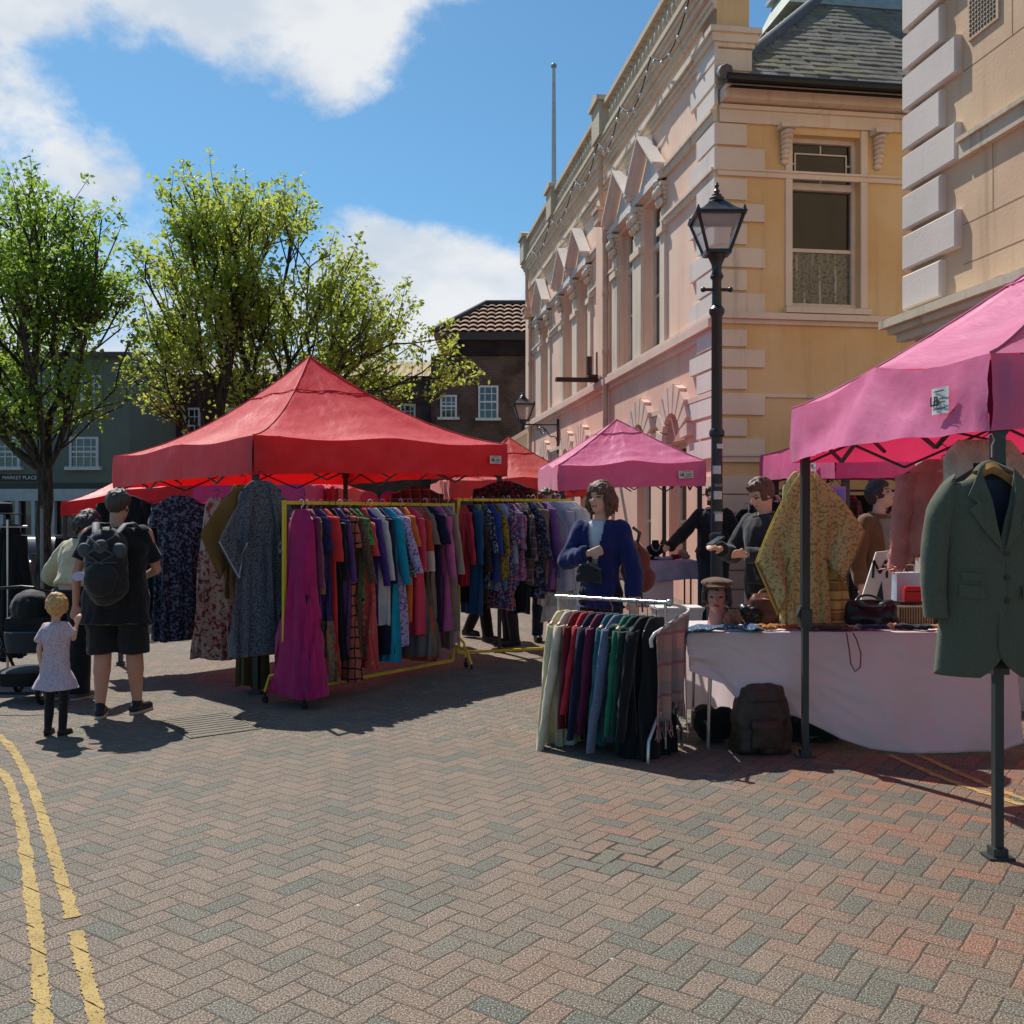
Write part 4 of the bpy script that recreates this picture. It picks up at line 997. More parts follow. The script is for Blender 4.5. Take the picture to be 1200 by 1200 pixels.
    if tagside is not None:
        for (i, u, v, w, h, big) in tagside:
            p0, z0 = eave(i, u); p1, z1 = eave(i, u+.05); d_ = (p1-p0).normalized(); nrm = d_.cross(V((0, 0, 1)))
            zc = z0-drop*v; tilt = (z1-z0)/((p1-p0).length); ex = V((d_.x, d_.y, tilt*.5)).normalized(); ey = nrm.cross(ex).normalized(); ey = ey if ey.z > 0 else -ey
            ctr_ = V((p0.x, p0.y, zc))+nrm*.05; m4 = Matrix((( ex.x, ey.x, nrm.x, ctr_.x), (ex.y, ey.y, nrm.y, ctr_.y), (ex.z, ey.z, nrm.z, ctr_.z), (0, 0, 0, 1)))
            q = MB(); q.grid(lambda a_, b_: m4 @ V(((a_-.5)*w, (b_-.5)*h, .004*sin(a_*5))), 6, 4)
            o = q.build('maker_tag', TAGW, t, world=True); inv = wm(o).inverted() @ m4
            text_mesh('LB', h*.5, INK, 'lettering', o, inv @ Matrix.Translation((-w*.27, -h*.02, .008)), .001, True)
            q = MB()
            for k, (lx, ly, lw) in enumerate(((.2, .06, .3), (.18, -.07, .4), (.1, -.3, .62), (.02, .36, .6))): q.v += [inv @ v for v in MB().box((lx-lw/2)*w, (lx+lw/2)*w, (ly-.02)*h, (ly+.02)*h, .006, .008).v]; q.f += [tuple(i_+8*k for i_ in f) for f in MB().box(0, 1, 0, 1, 0, 1).f]; q.m += [0]*6
            q.build('fine_print', INK, o)
    return t
# large red gazebo: near, right, back, left
RN, RR, RL = V((-2.29, 8.72, 0)), V((-.055, 10.87, 0)), V((-4.43, 10.95, 0)); RB = RR+RL-RN
gazebo('large red gazebo with tall peak sheltering the yellow clothes rails', [RN, RR, RB, RL], [2.31, 2.38, 2.36, 2.25], .35, 3.36, RED, curve=1.75, sag=.0, bump=.02, seed=3, tagside=[(0, .93, .48, .17, .085, 0)])
# near pink gazebo at the right
QA, QB = V((2.21, 4.55, 0)), V((1.87, 6.58, 0)); ax = V((.986, .165, 0))
near = gazebo('near pink gazebo with the tweed jacket hung on its front leg', [QA, QA+ax*3, QB+ax*3, QB], [2.35, 2.35, 2.33, 2.31], .36, 3.36, PINK, frame=FRAMEG, curve=1.25, sag=.02, bump=.10, legr=.026, seed=5, crease=.17, tagside=[(3, .845, .5, .135, .13, 1)])
gazebo('magenta gazebo behind the near pink gazebo against the ochre wall', [(3.45, 10.5), (6.3, 10.6), (6.2, 13.3), (3.35, 13.3)], [2.33, 2.33, 2.4, 2.4], .34, 3.1, MAG, seed=8, inset=.16, legr=.036, tagside=[(3, .8, .5, .13, .12, 1)])
gazebo('small pink gazebo in the middle beside the pink facade', [(.6, 12.8), (2.55, 13.0), (2.35, 14.95), (.4, 14.75)], [2.25, 2.32, 2.4, 2.3], .335, 2.95, PINK, curve=1.15, sag=.02, bump=.03, seed=9, tagside=[(0, .86, .48, .2, .1, 0)])
gazebo('faded red gazebo between the large red one and the middle pink one', [(-1.24, 19.6), (1.7, 20.2), (1.1, 23.1), (-1.86, 22.5)], [2.3, 2.35, 2.35, 2.3], .36, 3.3, REDF, seed=12)
gazebo('far magenta gazebo seen below the canopy of the large red one', [(-7.7, 20.5), (-4.25, 20.2), (-4.1, 23.), (-7.6, 23.3)], [2.2, 2.25, 2.2, 2.2], .36, 2.9, MAG, seed=14)
gazebo('far red gazebo with a white tag behind the yellow rail', [(-4.05, 21.6), (-3.8, 21.5), (-3.6, 24.5), (-6.3, 24.7)], [2.2, 2.2, 2.2, 2.2], .3, 2.6, RED, seed=15)
gazebo('low far red gazebo at the left behind the man with the backpack', [(-9.15, 20.), (-6.6, 20.4), (-6.9, 23.), (-9.5, 22.6)], [1.86, 2.3, 2.3, 1.9], .28, 2.75, RED, seed=17)
# ================================================================ rails and clothes
YEL = M('yellow_rail_paint', S(214, 186, 44), .45, .12); CHR = M('chrome_tube', S(190, 190, 190), .28, .1, 5, .05, 30, .9)
WHP = M('white_plastic', S(215, 215, 212), .5, .05); BLK = M('black_rubber', S(22, 22, 22), .7); WOODH = M('wooden_hanger', S(176, 128, 78), .5, .2, 20); BLKP = M('black_plastic', S(26, 26, 28), .4, .1); DWOOD = M('dark_wood_hanger', S(96, 52, 36), .5, .2)
def hanger(parent, w, mat, z0=0., thick=.006, wood=False):
    dz = z0
    b = MB()
    hk = [V((-.0+.028*sin(a), 0, .0-.028+.03*cos(a)+.002)) for a in [k*pi/8 for k in range(-3, 9)]]
    hk = [V((p.x, 0, p.z)) for p in hk]+[V((0, 0, -.085-dz))]
    b.tube(hk, .0028, 5)
    ts = .014 if wood else thick
    pts = [V((w*s_, 0, -.085-dz-.075*abs(s_)**1.3)) for s_ in [k/8 for k in range(-8, 9)]]
    b.tube(pts, ts, 6, sq=.8)
    if not wood: b.tube([V((-w, 0, -.16-dz)), V((w, 0, -.16-dz))], thick*.8, 5)
    return b.build('hanger', mat, parent, smooth=.9)
HM = None
def garment(label, cat, loc, rz, mat, L=1.2, w=.2, hem=.24, hd=.05, sl=0., sw=.055, slope=1., hmat=None, grp=None, seed=0, waist=None, neck=.075, name=None, sleeve_mat=None, collar=None, wood=False, hang=True, fold=1., sang=.12, rx=0., dz=0.):
    """cloth on a hanger: width along local x, the rail passes through the origin along y"""
    rn = random.Random(seed*7+1); b = MB(); n = 40; rg = []; z0 = -.075-dz
    ph = rn.random()*6; kf = rn.choice((5, 6, 7, 8)); bend = rn.uniform(-.03, .03)
    waist = waist if waist else w*.95
    lev = [0, .012, .03, .055, .09, .13, .2, .28, .36, .46, .58, .7, .8, .9, .96, 1]
    shz = .09*slope
    for k in lev:
        z = z0-k*L
        dq = k*L
        if dq < shz: ww = lerp(neck, w, (dq/shz)**.8); dd = lerp(.022, .034, dq/shz)
        else:
            q = (dq-shz)/(L-shz)
            ww = lerp(w, waist, min(1, q*3)) if q < .33 else lerp(waist, hem, (q-.33)/.67)
            dd = lerp(.036, hd, q**.7)
        ring = []
        for j in range(n):
            a = 2*pi*j/n; ca, sa = cos(a), sin(a); fa = min(1., max(0, dq-.15)/(.5*L))*fold*(1.15 if cat in ('dress', 'skirt', 'robe') else 1)
            x = ww*abs(ca)**.85*(1 if ca > 0 else -1); y = dd*abs(sa)**.9*(1 if sa > 0 else -1)
            y += fa*(.024 if hd < .1 else .016)*sin(kf*x/w*1.7+ph+k*1.1)+fa*.012*sin(kf*2.3*x/w+ph*2)+bend*k
            x += fa*.010*sin(kf*2*a+ph)
            zz = z+(.012*sin(a*3+ph) if k == 1 else 0)
            ring.append(V((x, y, zz)))
        rg.append(ring)
    b.rings(rg)
    if sl > 0:
        if sleeve_mat: b.mat(1)
        for s_ in (-1, 1):
            rs = []; m_ = 12; a0 = rn.uniform(.8, 1.2)*sang; dy = rn.uniform(-.03, .03)
            for i in range(9):
                f = i/8; c = V((s_*(w-.035+sin(a0)*f*sl+.012*f), dy*f, z0-shz+.015-f*sl*cos(a0)))
                rr = sw*(1.05-.35*f*(1 if sl > .35 else -.3)); fl = .62
                rs.append([c+V((rr*cos(2*pi*j/12)*(1+.1*sin(3*2*pi*j/12+f*9+ph)), rr*fl*sin(2*pi*j/12)+.006*sin(f*14+ph+j), 0.012*(1-f)*cos(2*pi*j/12)*-s_)) for j in range(12)])
            b.rings(rs)
        b.mat(0)
    o = b.build(name or cat.replace(' ', '_'), [mat, sleeve_mat] if sleeve_mat else mat, None, smooth=1.3)
    o.location = loc; o.rotation_euler = (rx, 0, rz); tag(o, label, cat, grp)
    if hang: hanger(o, w*.92, hmat or BLKP, dz, wood=wood)
    if collar: 
        q = MB(); q.tube([V((neck*1.0*cos(a), .03*sin(a), z0-.0+.014*sin(a*1.))) for a in [2*pi*i/16 for i in range(16)]], .014, 6, closed=True); q.build('collar', collar, o, smooth=3.2)
    return o
def frame_rail(label, A, B, h, mat, zb=.12, foot=.24, name='clothes_rail'):
    A = V(A); B = V(B); d_ = (B-A); L = d_.length; rz = atan2(d_.y, d_.x)
    t = thing(name, label, 'clothes rail', (A.x, A.y, gz(A.x, A.y)), rz)
    r_ = .013
    b = MB(); b.bar((0, 0, h), (L, 0, h), r_*2.2, r_*2.2); b.build('top_rail', mat, t)
    b = MB(); b.bar((0, 0, zb), (L, 0, zb), r_*2, r_*2); b.build('base_rail', mat, t)
    for x in (0, L):
        b = MB(); b.bar((x, 0, zb), (x, 0, h+.02), r_*2.1, r_*2.1, V((1, 0, 0))); b.build('post', mat, t)
        b = MB(); b.tube([(x, -foot, .1), (x, -foot*.75, zb+.12), (x, 0, zb+.16), (x, foot*.75, zb+.12), (x, foot, .1)], r_*.95, 8); b.build('foot', mat, t, smooth=.8)
        for s_ in (-1, 1):
            q = MB(); q.tube([(x-.012, s_*foot, .032), (x+.012, s_*foot, .032)], .03, 12); q.tube([(x, s_*foot, .03), (x, s_*foot, .11)], .009, 6); q.build('castor', BLK, t, smooth=.7)
    return t
RA, RBp = V((-1.90, 8.22, 0)), V((-.6, 10.02, 0)); RH = 1.70
frame_rail('near yellow clothes rail packed with long dresses', RA, RBp, RH, YEL)
RC, RD = V((-.55, 10.18, 0)), V((.62, 10.62, 0))
frame_rail('far yellow clothes rail holding shirts and jackets', RC, RD, RH, YEL)
c = S
FB = {}
def f_(key, *a, **k):
    if key not in FB: FB[key] = fab('cloth_'+key, *a, **k)
    return FB[key]
MGT = f_('magenta', 'plain', c(188, 34, 104)); PLM = f_('plum_silk', 'plain', c(120, 30, 84), rough=.5); TAN_ = f_('tan', 'plain', c(168, 112, 84))
NVG = f_('navy_gold', 'hem', c(58, 50, 104), c(148, 118, 78), c(80, 64, 110), sc=.92); REDc = f_('red', 'plain', c(214, 44, 48)); BLKc = f_('black', 'plain', c(22, 22, 26)); PUR = f_('purple', 'plain', c(92, 46, 110), rough=.5)
GRD = f_('coral_grid', 'grid', c(176, 92, 72), c(28, 22, 28)); TWD = f_('brown_tweed', 'leopard', c(110, 84, 64), c(70, 50, 42), sc=2); GRNc = f_('green_print', 'floral', c(72, 140, 62), c(30, 70, 30), c(120, 180, 90))
COR = f_('coral_medallion', 'dots', c(196, 68, 66), c(170, 130, 80), sc=.5); PVL = f_('purple_velvet', 'plain', c(72, 38, 120), rough=.6); WHT = f_('white', 'plain', c(234, 230, 230), tl=.4); NVY = f_('navy', 'plain', c(24, 28, 56))
TRQ = f_('turquoise', 'plain', c(24, 150, 178)); PWP = f_('purple_white_print', 'floral', c(190, 170, 200), c(120, 50, 130), c(200, 180, 210), sc=1.6); LEO = f_('leopard', 'leopard', c(170, 160, 150), c(30, 28, 30)); ORG = f_('orange', 'plain', c(224, 110, 40)); PNK = f_('pink_silk', 'plain', c(226, 60, 90), rough=.5)
GRY = f_('grey', 'plain', c(120, 112, 112)); BLOCK = f_('orange_cream_block', 'block', c(204, 74, 44), c(206, 188, 176), c(116, 82, 66)); TAU = f_('taupe', 'plain', c(140, 112, 96)); PKV = f_('pink_velvet', 'plain', c(206, 100, 156)); BEI_ = f_('beige', 'plain', c(166, 148, 132))
PIN = f_('lilac_pinstripe', 'stripe', c(150, 146, 180), c(110, 106, 146)); CRM = f_('crimson', 'plain', c(186, 34, 52)); DBR = f_('dark_brown', 'plain', c(56, 38, 38)); TEA = f_('petrol_blue', 'plain', c(24, 70, 112)); LIM = f_('lime', 'plain', c(160, 172, 44)); BWP = f_('black_white_print', 'floral', c(28, 28, 36), c(150, 150, 160), c(40, 40, 52), sc=1.5)
BLU = f_('blue', 'plain', c(36, 62, 130)); MUS = f_('mustard_floral', 'floral', c(160, 132, 40), c(90, 80, 40), c(120, 60, 60)); LBL = f_('pale_blue', 'plain', c(150, 168, 196)); PCH = f_('plum_check', 'tartan', c(128, 70, 110), c(170, 130, 160), c(70, 40, 70)); PFL = f_('rose_floral', 'floral', c(176, 110, 140), c(110, 50, 90), c(200, 160, 180)); MAU = f_('mauve', 'plain', c(126, 76, 136))
BPL = f_('brown_plaid', 'tartan', c(96, 70, 70), c(60, 44, 48), c(150, 130, 120)); LIL = f_('lilac_white', 'plain', c(196, 192, 214), tl=.3); SKY_ = f_('denim', 'plain', c(66, 92, 140)); DTE = f_('dark_teal', 'plain', c(22, 84, 92)); PRT = f_('multicolour_print', 'floral', c(60, 60, 110), c(190, 90, 70), c(180, 180, 170))
DFL = f_('dark_floral', 'floral', c(26, 30, 48), c(110, 110, 130), c(60, 66, 90), sc=1.1); RFL = f_('red_cream_floral', 'floral', c(190, 160, 146), c(140, 50, 52), c(160, 100, 90), sc=.7); KIM = f_('grey_kimono', 'leopard', c(108, 108, 116), c(58, 60, 70), sc=2.2); OCH = f_('ochre_brown', 'plain', c(136, 98, 50)); BRW = f_('deep_brown', 'plain', c(92, 70, 36)); CKN = f_('cream_knit', 'plain', c(222, 206, 162)); CKN2 = f_('ivory_knit', 'plain', c(216, 204, 176))
MAR = f_('maroon', 'plain', c(112, 26, 34)); BUR = f_('burgundy', 'plain', c(104, 26, 66)); TE2 = f_('teal_knit', 'plain', c(20, 96, 104)); MRL = f_('blue_grey_marl', 'leopard', c(110, 122, 146), c(80, 90, 116), sc=4); EMR = f_('emerald', 'plain', c(20, 110, 78)); DGN = f_('dark_green', 'plain', c(16, 52, 46)); TTN = f_('green_tartan', 'tartan', c(24, 56, 44), c(20, 26, 34), c(120, 120, 110)); BPR = f_('black_red_print', 'floral', c(36, 14, 18), c(130, 20, 34), c(24, 12, 16), sc=1.1)
HW = [BLKP, BLKP, WHP, M('pink_plastic', S(190, 60, 100), .4), M('clear_plastic', S(150, 140, 130), .3)]
G1 = 'clothes on the near yellow rail'; G2 = 'clothes on the far yellow rail'; G3 = 'clothes on the low chrome rail'
rail1 = [ # label, cat, mat, L, w, hem, sl, sw, extra
 ('magenta full-length dress flaring to the ground at the near end of the yellow rail', 'dress', MGT, 1.55, .15, .30, 0, 0, {'hmat': WHP, 'hd': .14, 'waist': .15}),
 ('plum silk long-sleeved dress right behind the magenta dress', 'dress', PLM, 1.38, .17, .26, .6, .05, {}),
 ('tan blouse with wide sleeves beside the plum silk dress', 'blouse', TAN_, 1.2, .18, .2, .62, .06, {}),
 ('navy and purple maxi dress with broad gold hem on the yellow rail', 'dress', NVG, 1.47, .18, .27, .3, .06, {'hd': .07}),
 ('bright red kaftan with loose sleeves on the yellow rail', 'kaftan', REDc, 1.48, .2, .24, .4, .075, {}),
 ('long black tunic between the red kaftan and the grid dress', 'tunic', BLKc, 1.3, .19, .22, .5, .06, {}),
 ('purple satin shirt tucked behind the black tunic', 'shirt', PUR, 1.25, .19, .2, .55, .05, {}),
 ('coral maxi dress with thick black grid lines', 'dress', GRD, 1.5, .18, .27, .28, .06, {'hd': .07}),
 ('brown tweed coat beside the coral grid dress', 'coat', TWD, 1.32, .2, .22, .6, .06, {}),
 ('green printed blouse at the middle of the near yellow rail', 'blouse', GRNc, .85, .19, .2, .25, .07, {}),
 ('coral red dress dotted with small medallions', 'dress', COR, 1.42, .18, .28, .3, .06, {'hd': .06}),
 ('dark purple velvet jacket with pale cuffs', 'jacket', PVL, 1.05, .2, .22, .62, .058, {}),
 ('white-sleeved shirt next to the purple velvet jacket', 'shirt', WHT, 1.05, .19, .2, .55, .05, {}),
 ('navy coat ahead of the turquoise dress', 'coat', NVY, 1.35, .2, .23, .6, .06, {}),
 ('turquoise full-length robe on the near yellow rail', 'robe', TRQ, 1.42, .2, .22, .62, .065, {}),
 ('purple and white printed dress after the turquoise robe', 'dress', PWP, 1.26, .2, .24, .55, .065, {}),
 ('leopard print top beside the purple and white dress', 'top', LEO, 1.0, .19, .2, .58, .055, {}),
 ('orange blouse behind the leopard print top', 'blouse', ORG, 1.1, .18, .2, .3, .06, {}),
 ('pink silk blouse beside the orange blouse', 'blouse', PNK, 1.2, .19, .2, .5, .055, {}),
 ('long charcoal pleated skirt dress on the near yellow rail', 'dress', GRY, 1.44, .16, .24, 0, 0, {}),
 ('orange and cream colour block dress with brown skirt', 'dress', BLOCK, 1.46, .19, .24, .5, .06, {}),
 ('taupe long dress next to the colour block dress', 'dress', TAU, 1.46, .17, .24, .3, .055, {}),
 ('navy velvet top high on the near yellow rail', 'top', NVY, 1.2, .2, .2, .3, .07, {}),
 ('deep plum coat beside the pink velvet dress', 'coat', PLM, 1.36, .19, .22, .6, .06, {}),
 ('pale pink velvet dress towards the far end of the near rail', 'dress', PKV, 1.2, .2, .23, .6, .065, {}),
 ('taupe linen coat beside the pale pink velvet dress', 'coat', TAU, 1.42, .2, .22, .6, .06, {}),
 ('beige waterfall jacket near the joint of the yellow rails', 'jacket', BEI_, 1.25, .21, .24, .62, .07, {}),
 ('lilac pinstripe trousers hanging at the joint of the yellow rails', 'trousers', PIN, 1.38, .13, .17, 0, 0, {'hd': .05})]
dv = (RBp-RA); L1 = dv.length; rz1 = atan2(dv.y, dv.x)-pi/2; n1 = len(rail1)
for i, (lab, cat, mt, L, w, hem, sl_, sw_, ex) in enumerate(rail1):
    f = .05+.92*i/(n1-1); p = RA+dv*f; R.seed(i+5)
    off = V((.82, -.57, 0))*(.085 if i == 0 else R.uniform(-.035, .035)); p = p+off
    garment(lab, cat, (p.x, p.y, gz(p.x, p.y)+RH+.02), rz1+R.uniform(-.28, .16), mt, L+R.uniform(-.02, .02)*(i > 3), w, hem, ex.get('hd', .045), sl_, sw_, sang=R.uniform(.08, .3), slope=R.uniform(.9, 1.6), hmat=ex.get('hmat', HW[i % 5]), grp=G1, seed=i+1, waist=ex.get('waist'))
rail2 = [
 ('crimson shirt at the near end of the far yellow rail', 'shirt', CRM, .82, .2, .2, .55, .055, {}),
 ('dark brown jacket beside the crimson shirt', 'jacket', DBR, 1.0, .2, .22, .6, .058, {}),
 ('long petrol blue coat on the far yellow rail', 'coat', TEA, 1.12, .21, .23, .55, .065, {}),
 ('lime green scarf hanging beside the petrol blue coat', 'scarf', LIM, 1.0, .05, .05, 0, 0, {'neck': .05}),
 ('black and white printed blouse after the lime scarf', 'blouse', BWP, .85, .19, .21, .4, .06, {}),
 ('royal blue shirt in the middle of the far rail', 'shirt', BLU, .8, .2, .21, .45, .06, {}),
 ('mustard floral blouse on the far yellow rail', 'blouse', MUS, .78, .19, .21, .42, .065, {}),
 ('pale blue shirt beside the mustard floral blouse', 'shirt', LBL, .9, .19, .21, .5, .05, {}),
 ('multicolour printed dress on the far yellow rail', 'dress', PRT, 1.1, .19, .23, .3, .06, {}),
 ('plum checked shirt on the far yellow rail', 'shirt', PCH, .85, .2, .21, .4, .06, {}),
 ('rose floral blouse between checked and plaid shirts', 'blouse', PFL, .8, .19, .21, .38, .065, {}),
 ('black long tunic between the blouses of the far rail', 'tunic', BLKc, 1.15, .19, .22, .5, .055, {}),
 ('brown plaid shirt on the far yellow rail', 'shirt', BPL, .86, .2, .22, .5, .06, {}),
 ('dark floral blouse beside the brown plaid shirt', 'blouse', DFL, 1.0, .19, .22, .5, .055, {}),
 ('taupe blouse before the purple ones on the far rail', 'blouse', TAU, .85, .19, .21, .5, .06, {}),
 ('deep purple shirt on the far yellow rail', 'shirt', PUR, .95, .2, .21, .6, .06, {}),
 ('mauve blouse next to the lilac ones', 'blouse', MAU, .92, .2, .22, .6, .06, {}),
 ('denim blue shirt wedged before the lilac blouses', 'shirt', SKY_, .8, .19, .2, .45, .055, {}),
 ('sheer lilac blouse, first of the pale ones', 'blouse', LIL, .95, .2, .24, .55, .07, {}),
 ('white cotton blouse beside the sheer lilac one', 'blouse', WHT, 1.0, .2, .25, .5, .07, {}),
 ('white night dress second from the far end of the rail', 'dress', WHT, 1.12, .2, .28, .45, .075, {'hd': .07}),
 ('long white dress at the far end of the yellow rail', 'dress', WHT, 1.3, .2, .28, .4, .07, {'hd': .08})]
dv = (RD-RC); rz2 = atan2(dv.y, dv.x)-pi/2; n2 = len(rail2)
for i, (lab, cat, mt, L, w, hem, sl_, sw_, ex) in enumerate(rail2):
    f = .03+.95*i/(n2-1); p = RC+dv*f; R.seed(i+55)
    garment(lab, cat, (p.x, p.y, gz(p.x, p.y)+RH+.02), rz2+(R.uniform(.0, .6) if i < n2-4 else R.uniform(.7, 1.1)), mt, L, w, hem, ex.get('hd', .045), sl_, sw_, sang=R.uniform(.08, .3), slope=R.uniform(.9, 1.6), hmat=HW[(i*3) % 5], grp=G2, seed=i+101, neck=ex.get('neck', .075))
# low chrome rail in front
CA, CB = V((.33, 7.06, 0)), V((1.02, 6.55, 0)); CHh = 1.02
dv = CB-CA; Lc = dv.length; rz3 = atan2(dv.y, dv.x)
cr = thing('clothes_rail', 'low chrome clothes rail with looped ends in front of the woman', 'clothes rail', (CA.x, CA.y, 0), rz3)
b = MB(); b.tube([(-.02, 0, CHh), (Lc+.02, 0, CHh)], .014, 10); b.ell((Lc+.03, 0, CHh), .026); b.build('top_rail', CHR, cr, smooth=.8)
for x in (0, Lc):
    b = MB(); b.tube([(x, 0, .05), (x, 0, CHh)], .011, 8); b.build('post', CHR, cr, smooth=.8)
    b = MB(); b.tube([(x, -.24, .0), (x, -.235, .14), (x, -.12, .27), (x, 0, .33), (x, .12, .27), (x, .235, .14), (x, .24, .0)], .012, 8); b.build('foot', CHR, cr, smooth=.8)
b = MB(); b.tube([(1.03, 6.55, 1.01), (1.07, 6.66, 1.0), (1.13, 6.76, .985), (1.19, 6.79, .965), (1.215, 6.76, .95), (1.19, 6.70, .935), (1.10, 6.61, .90), (1.0, 6.51, .855), (.93, 6.44, .825), (.905, 6.42, .79), (.91, 6.43, .74)], .0125, 8); lpq = b.build('loop_arm', M('white_tube', S(200, 196, 190), .35), cr, smooth=.9, world=True)
rail3 = [
 ('cream cable knit cardigan at the left end of the chrome rail', 'cardigan', CKN, .93, .18, .2, .9, .05, {'wood': 1}),
 ('ivory knitted cardigan second on the chrome rail', 'cardigan', CKN2, .95, .18, .2, .86, .052, {'wood': 1}),
 ('maroon jumper next to the ivory cardigan', 'jumper', MAR, .8, .18, .19, .7, .048, {}),
 ('crimson jumper between maroon and navy ones', 'jumper', CRM, .74, .17, .19, .6, .046, {}),
 ('navy cardigan on the chrome rail', 'cardigan', NVY, .84, .19, .2, .76, .05, {}),
 ('burgundy jumper in the middle of the chrome rail', 'jumper', BUR, .76, .18, .2, .72, .05, {}),
 ('dark teal knitted jumper on the chrome rail', 'jumper', TE2, .86, .18, .2, .76, .052, {'wood': 1}),
 ('blue-grey marl jumper right of the teal one', 'jumper', MRL, .84, .19, .2, .82, .05, {}),
 ('emerald green cardigan on the chrome rail', 'cardigan', EMR, .8, .19, .2, .7, .052, {'wood': 1}),
 ('dark green coat right of the emerald cardigan', 'coat', DGN, .9, .2, .22, .7, .055, {}),
 ('black coat near the right end of the chrome rail', 'coat', BLKc, .92, .2, .23, .72, .055, {}),
 ('long black skirt last on the chrome rail', 'skirt', f_('soft_black', 'plain', c(26, 28, 30)), .93, .16, .22, 0, 0, {})]
n3 = len(rail3)
for i, (lab, cat, mt, L, w, hem, sl_, sw_, ex) in enumerate(rail3):
    f = .05+.87*i/(n3-1); p = CA+dv*f; R.seed(i+155)
    garment(lab, cat, (p.x, p.y, CHh+.016), rz3-pi/2+R.uniform(-.12, .12), mt, L, w, hem, .05, sl_, sw_, hmat=(WOODH if ex.get('wood') else (WHP if i == 2 else BLKP)), wood=bool(ex.get('wood')), grp=G3, seed=i+201, sang=R.uniform(.1, .22), slope=1.1, dz=.04)
def drape(name, label, cat, fn, mat, nu=30, nv=30, thick=.006, parent=None, grp=None):
    b = MB(); b.grid(fn, nu, nv); o = b.build(name, mat, parent, smooth=3.2)
    md = o.modifiers.new('cloth_thickness', 'SOLIDIFY'); md.thickness = thick; md.offset = 0
    if label: tag(o, label, cat, grp)
    return o
# tartan scarf hung over the rail end
ctr_ = CA+dv*.72; ux = dv.normalized(); un = V((ux.y, -ux.x, 0))
def sc_(u, v):
    s_ = (v-.5)*2; drop = abs(s_)
    z = CHh-.155-.0-max(0, drop-.12)*.62; o_ = un*((.17 if s_ > 0 else -.1)*min(1, drop/.15)+.015*sin(u*14+drop*2))
    p = ctr_+ux*((u-.5)*.2*(1-.2*drop))+o_; return (p.x, p.y, z)
drape('scarf', 'green tartan fringed scarf folded over hangers on the chrome rail', 'scarf', sc_, TTN, 24, 40, .008)
b = MB()
for k in range(26):
    u = k/25; p = V(sc_(u, 1.)); b.tube([p, p+V((R.uniform(-.006, .006), 0, -.06)), p+V((R.uniform(-.012, .012), 0, -.12))], .003, 4)
b.build('fringe', TTN, bpy.data.objects['scarf'])
# pink plaid blanket over the loop
PPL = f_('pink_plaid', 'tartan', c(206, 160, 150), c(150, 150, 150), c(172, 100, 100), sc=.55, tl=.3)
bl0 = V((.915, 6.45, 0)); bl1 = V((1.19, 6.75, 0))
def bk_(u, v):
    p = bl0.lerp(bl1, u); top = lerp(.815, .935, min(1, u*1.3)**.7); p = p+un*.0
    nn = V((.8, -.6, 0)); fo = .02*sin(u*17+v*2)+.012*sin(u*33+1+v*3)
    z = top-v*(.60+.03*sin(u*7)); q = p+nn*(fo*(.3+v)+.03)
    return (q.x-.03*v*u, q.y, z)
bk = drape('blanket', 'pale pink plaid fringed blanket hung over the white loop of the chrome rail', 'blanket', bk_, PPL, 40, 24, .008)
b = MB()
for k in range(60):
    u = k/59; p = V(bk_(u, 1.)); L = R.uniform(.07, .12); b.tube([p, p+V((R.uniform(-.01, .01), R.uniform(-.01, .01), -L*.5)), p+V((R.uniform(-.02, .02), R.uniform(-.01, .01), -L))], .0035, 4)
b.build('fringe', PPL, bk)
# ---------------- garments around the red gazebo
def at(px, Y): return (px-600)/F*Y
def hangp(px, py, Y): p = P(px, py, Y); return (p.x, p.y, p.z)
G4 = 'clothes hung round the red gazebo'
garment('dark navy floral long dress hanging behind the man with the backpack', 'dress', hangp(211, 572, 9.9), .2, DFL, 1.45, .22, .26, .07, .25, .08, grp=G4, seed=301)
garment('cream dress with dark red leaf print under the red gazebo', 'dress', hangp(254, 574, 9.5), -.1, RFL, 1.55, .12, .24, .07, 0, 0, grp=G4, seed=302, waist=.17)
garment('black jacket hanging left of the dark floral dress', 'jacket', hangp(147, 572, 10.2), .1, BLKc, 1.2, .25, .25, .07, .5, .07, grp=G4, seed=303)
garment('dark green skirt hung low between black jacket and floral dress', 'skirt', hangp(186, 606, 10.3), .3, DTE, 1.05, .14, .2, .06, 0, 0, grp=G4, seed=304)
garment('dark red dress showing behind the floral dresses', 'dress', hangp(232, 590, 10.3), -.2, MAR, 1.25, .16, .2, .05, 0, 0, grp=G4, seed=308)
garment('deep brown skirt showing below the grey kimono', 'skirt', hangp(297, 580, 8.95), -.3, BRW, 1.66, .14, .17, .06, 0, 0, grp=G4, seed=305)
garment('black and red patterned jacket hung high at the right leg of the red gazebo', 'jacket', hangp(592, 556, 10.8), .05, BPR, .62, .3, .3, .08, .5, .08, grp=G4, seed=306)
garment('dark plaid shirt hung high inside the red gazebo', 'shirt', hangp(489, 563, 11.6), .1, BPL, .55, .27, .27, .07, .4, .07, grp=G4, seed=307)
garment('bright red blouse hung beside the dark plaid shirt', 'blouse', hangp(476, 568, 12.2), .0, REDc, .5, .24, .26, .06, .4, .07, grp=G4, seed=309)
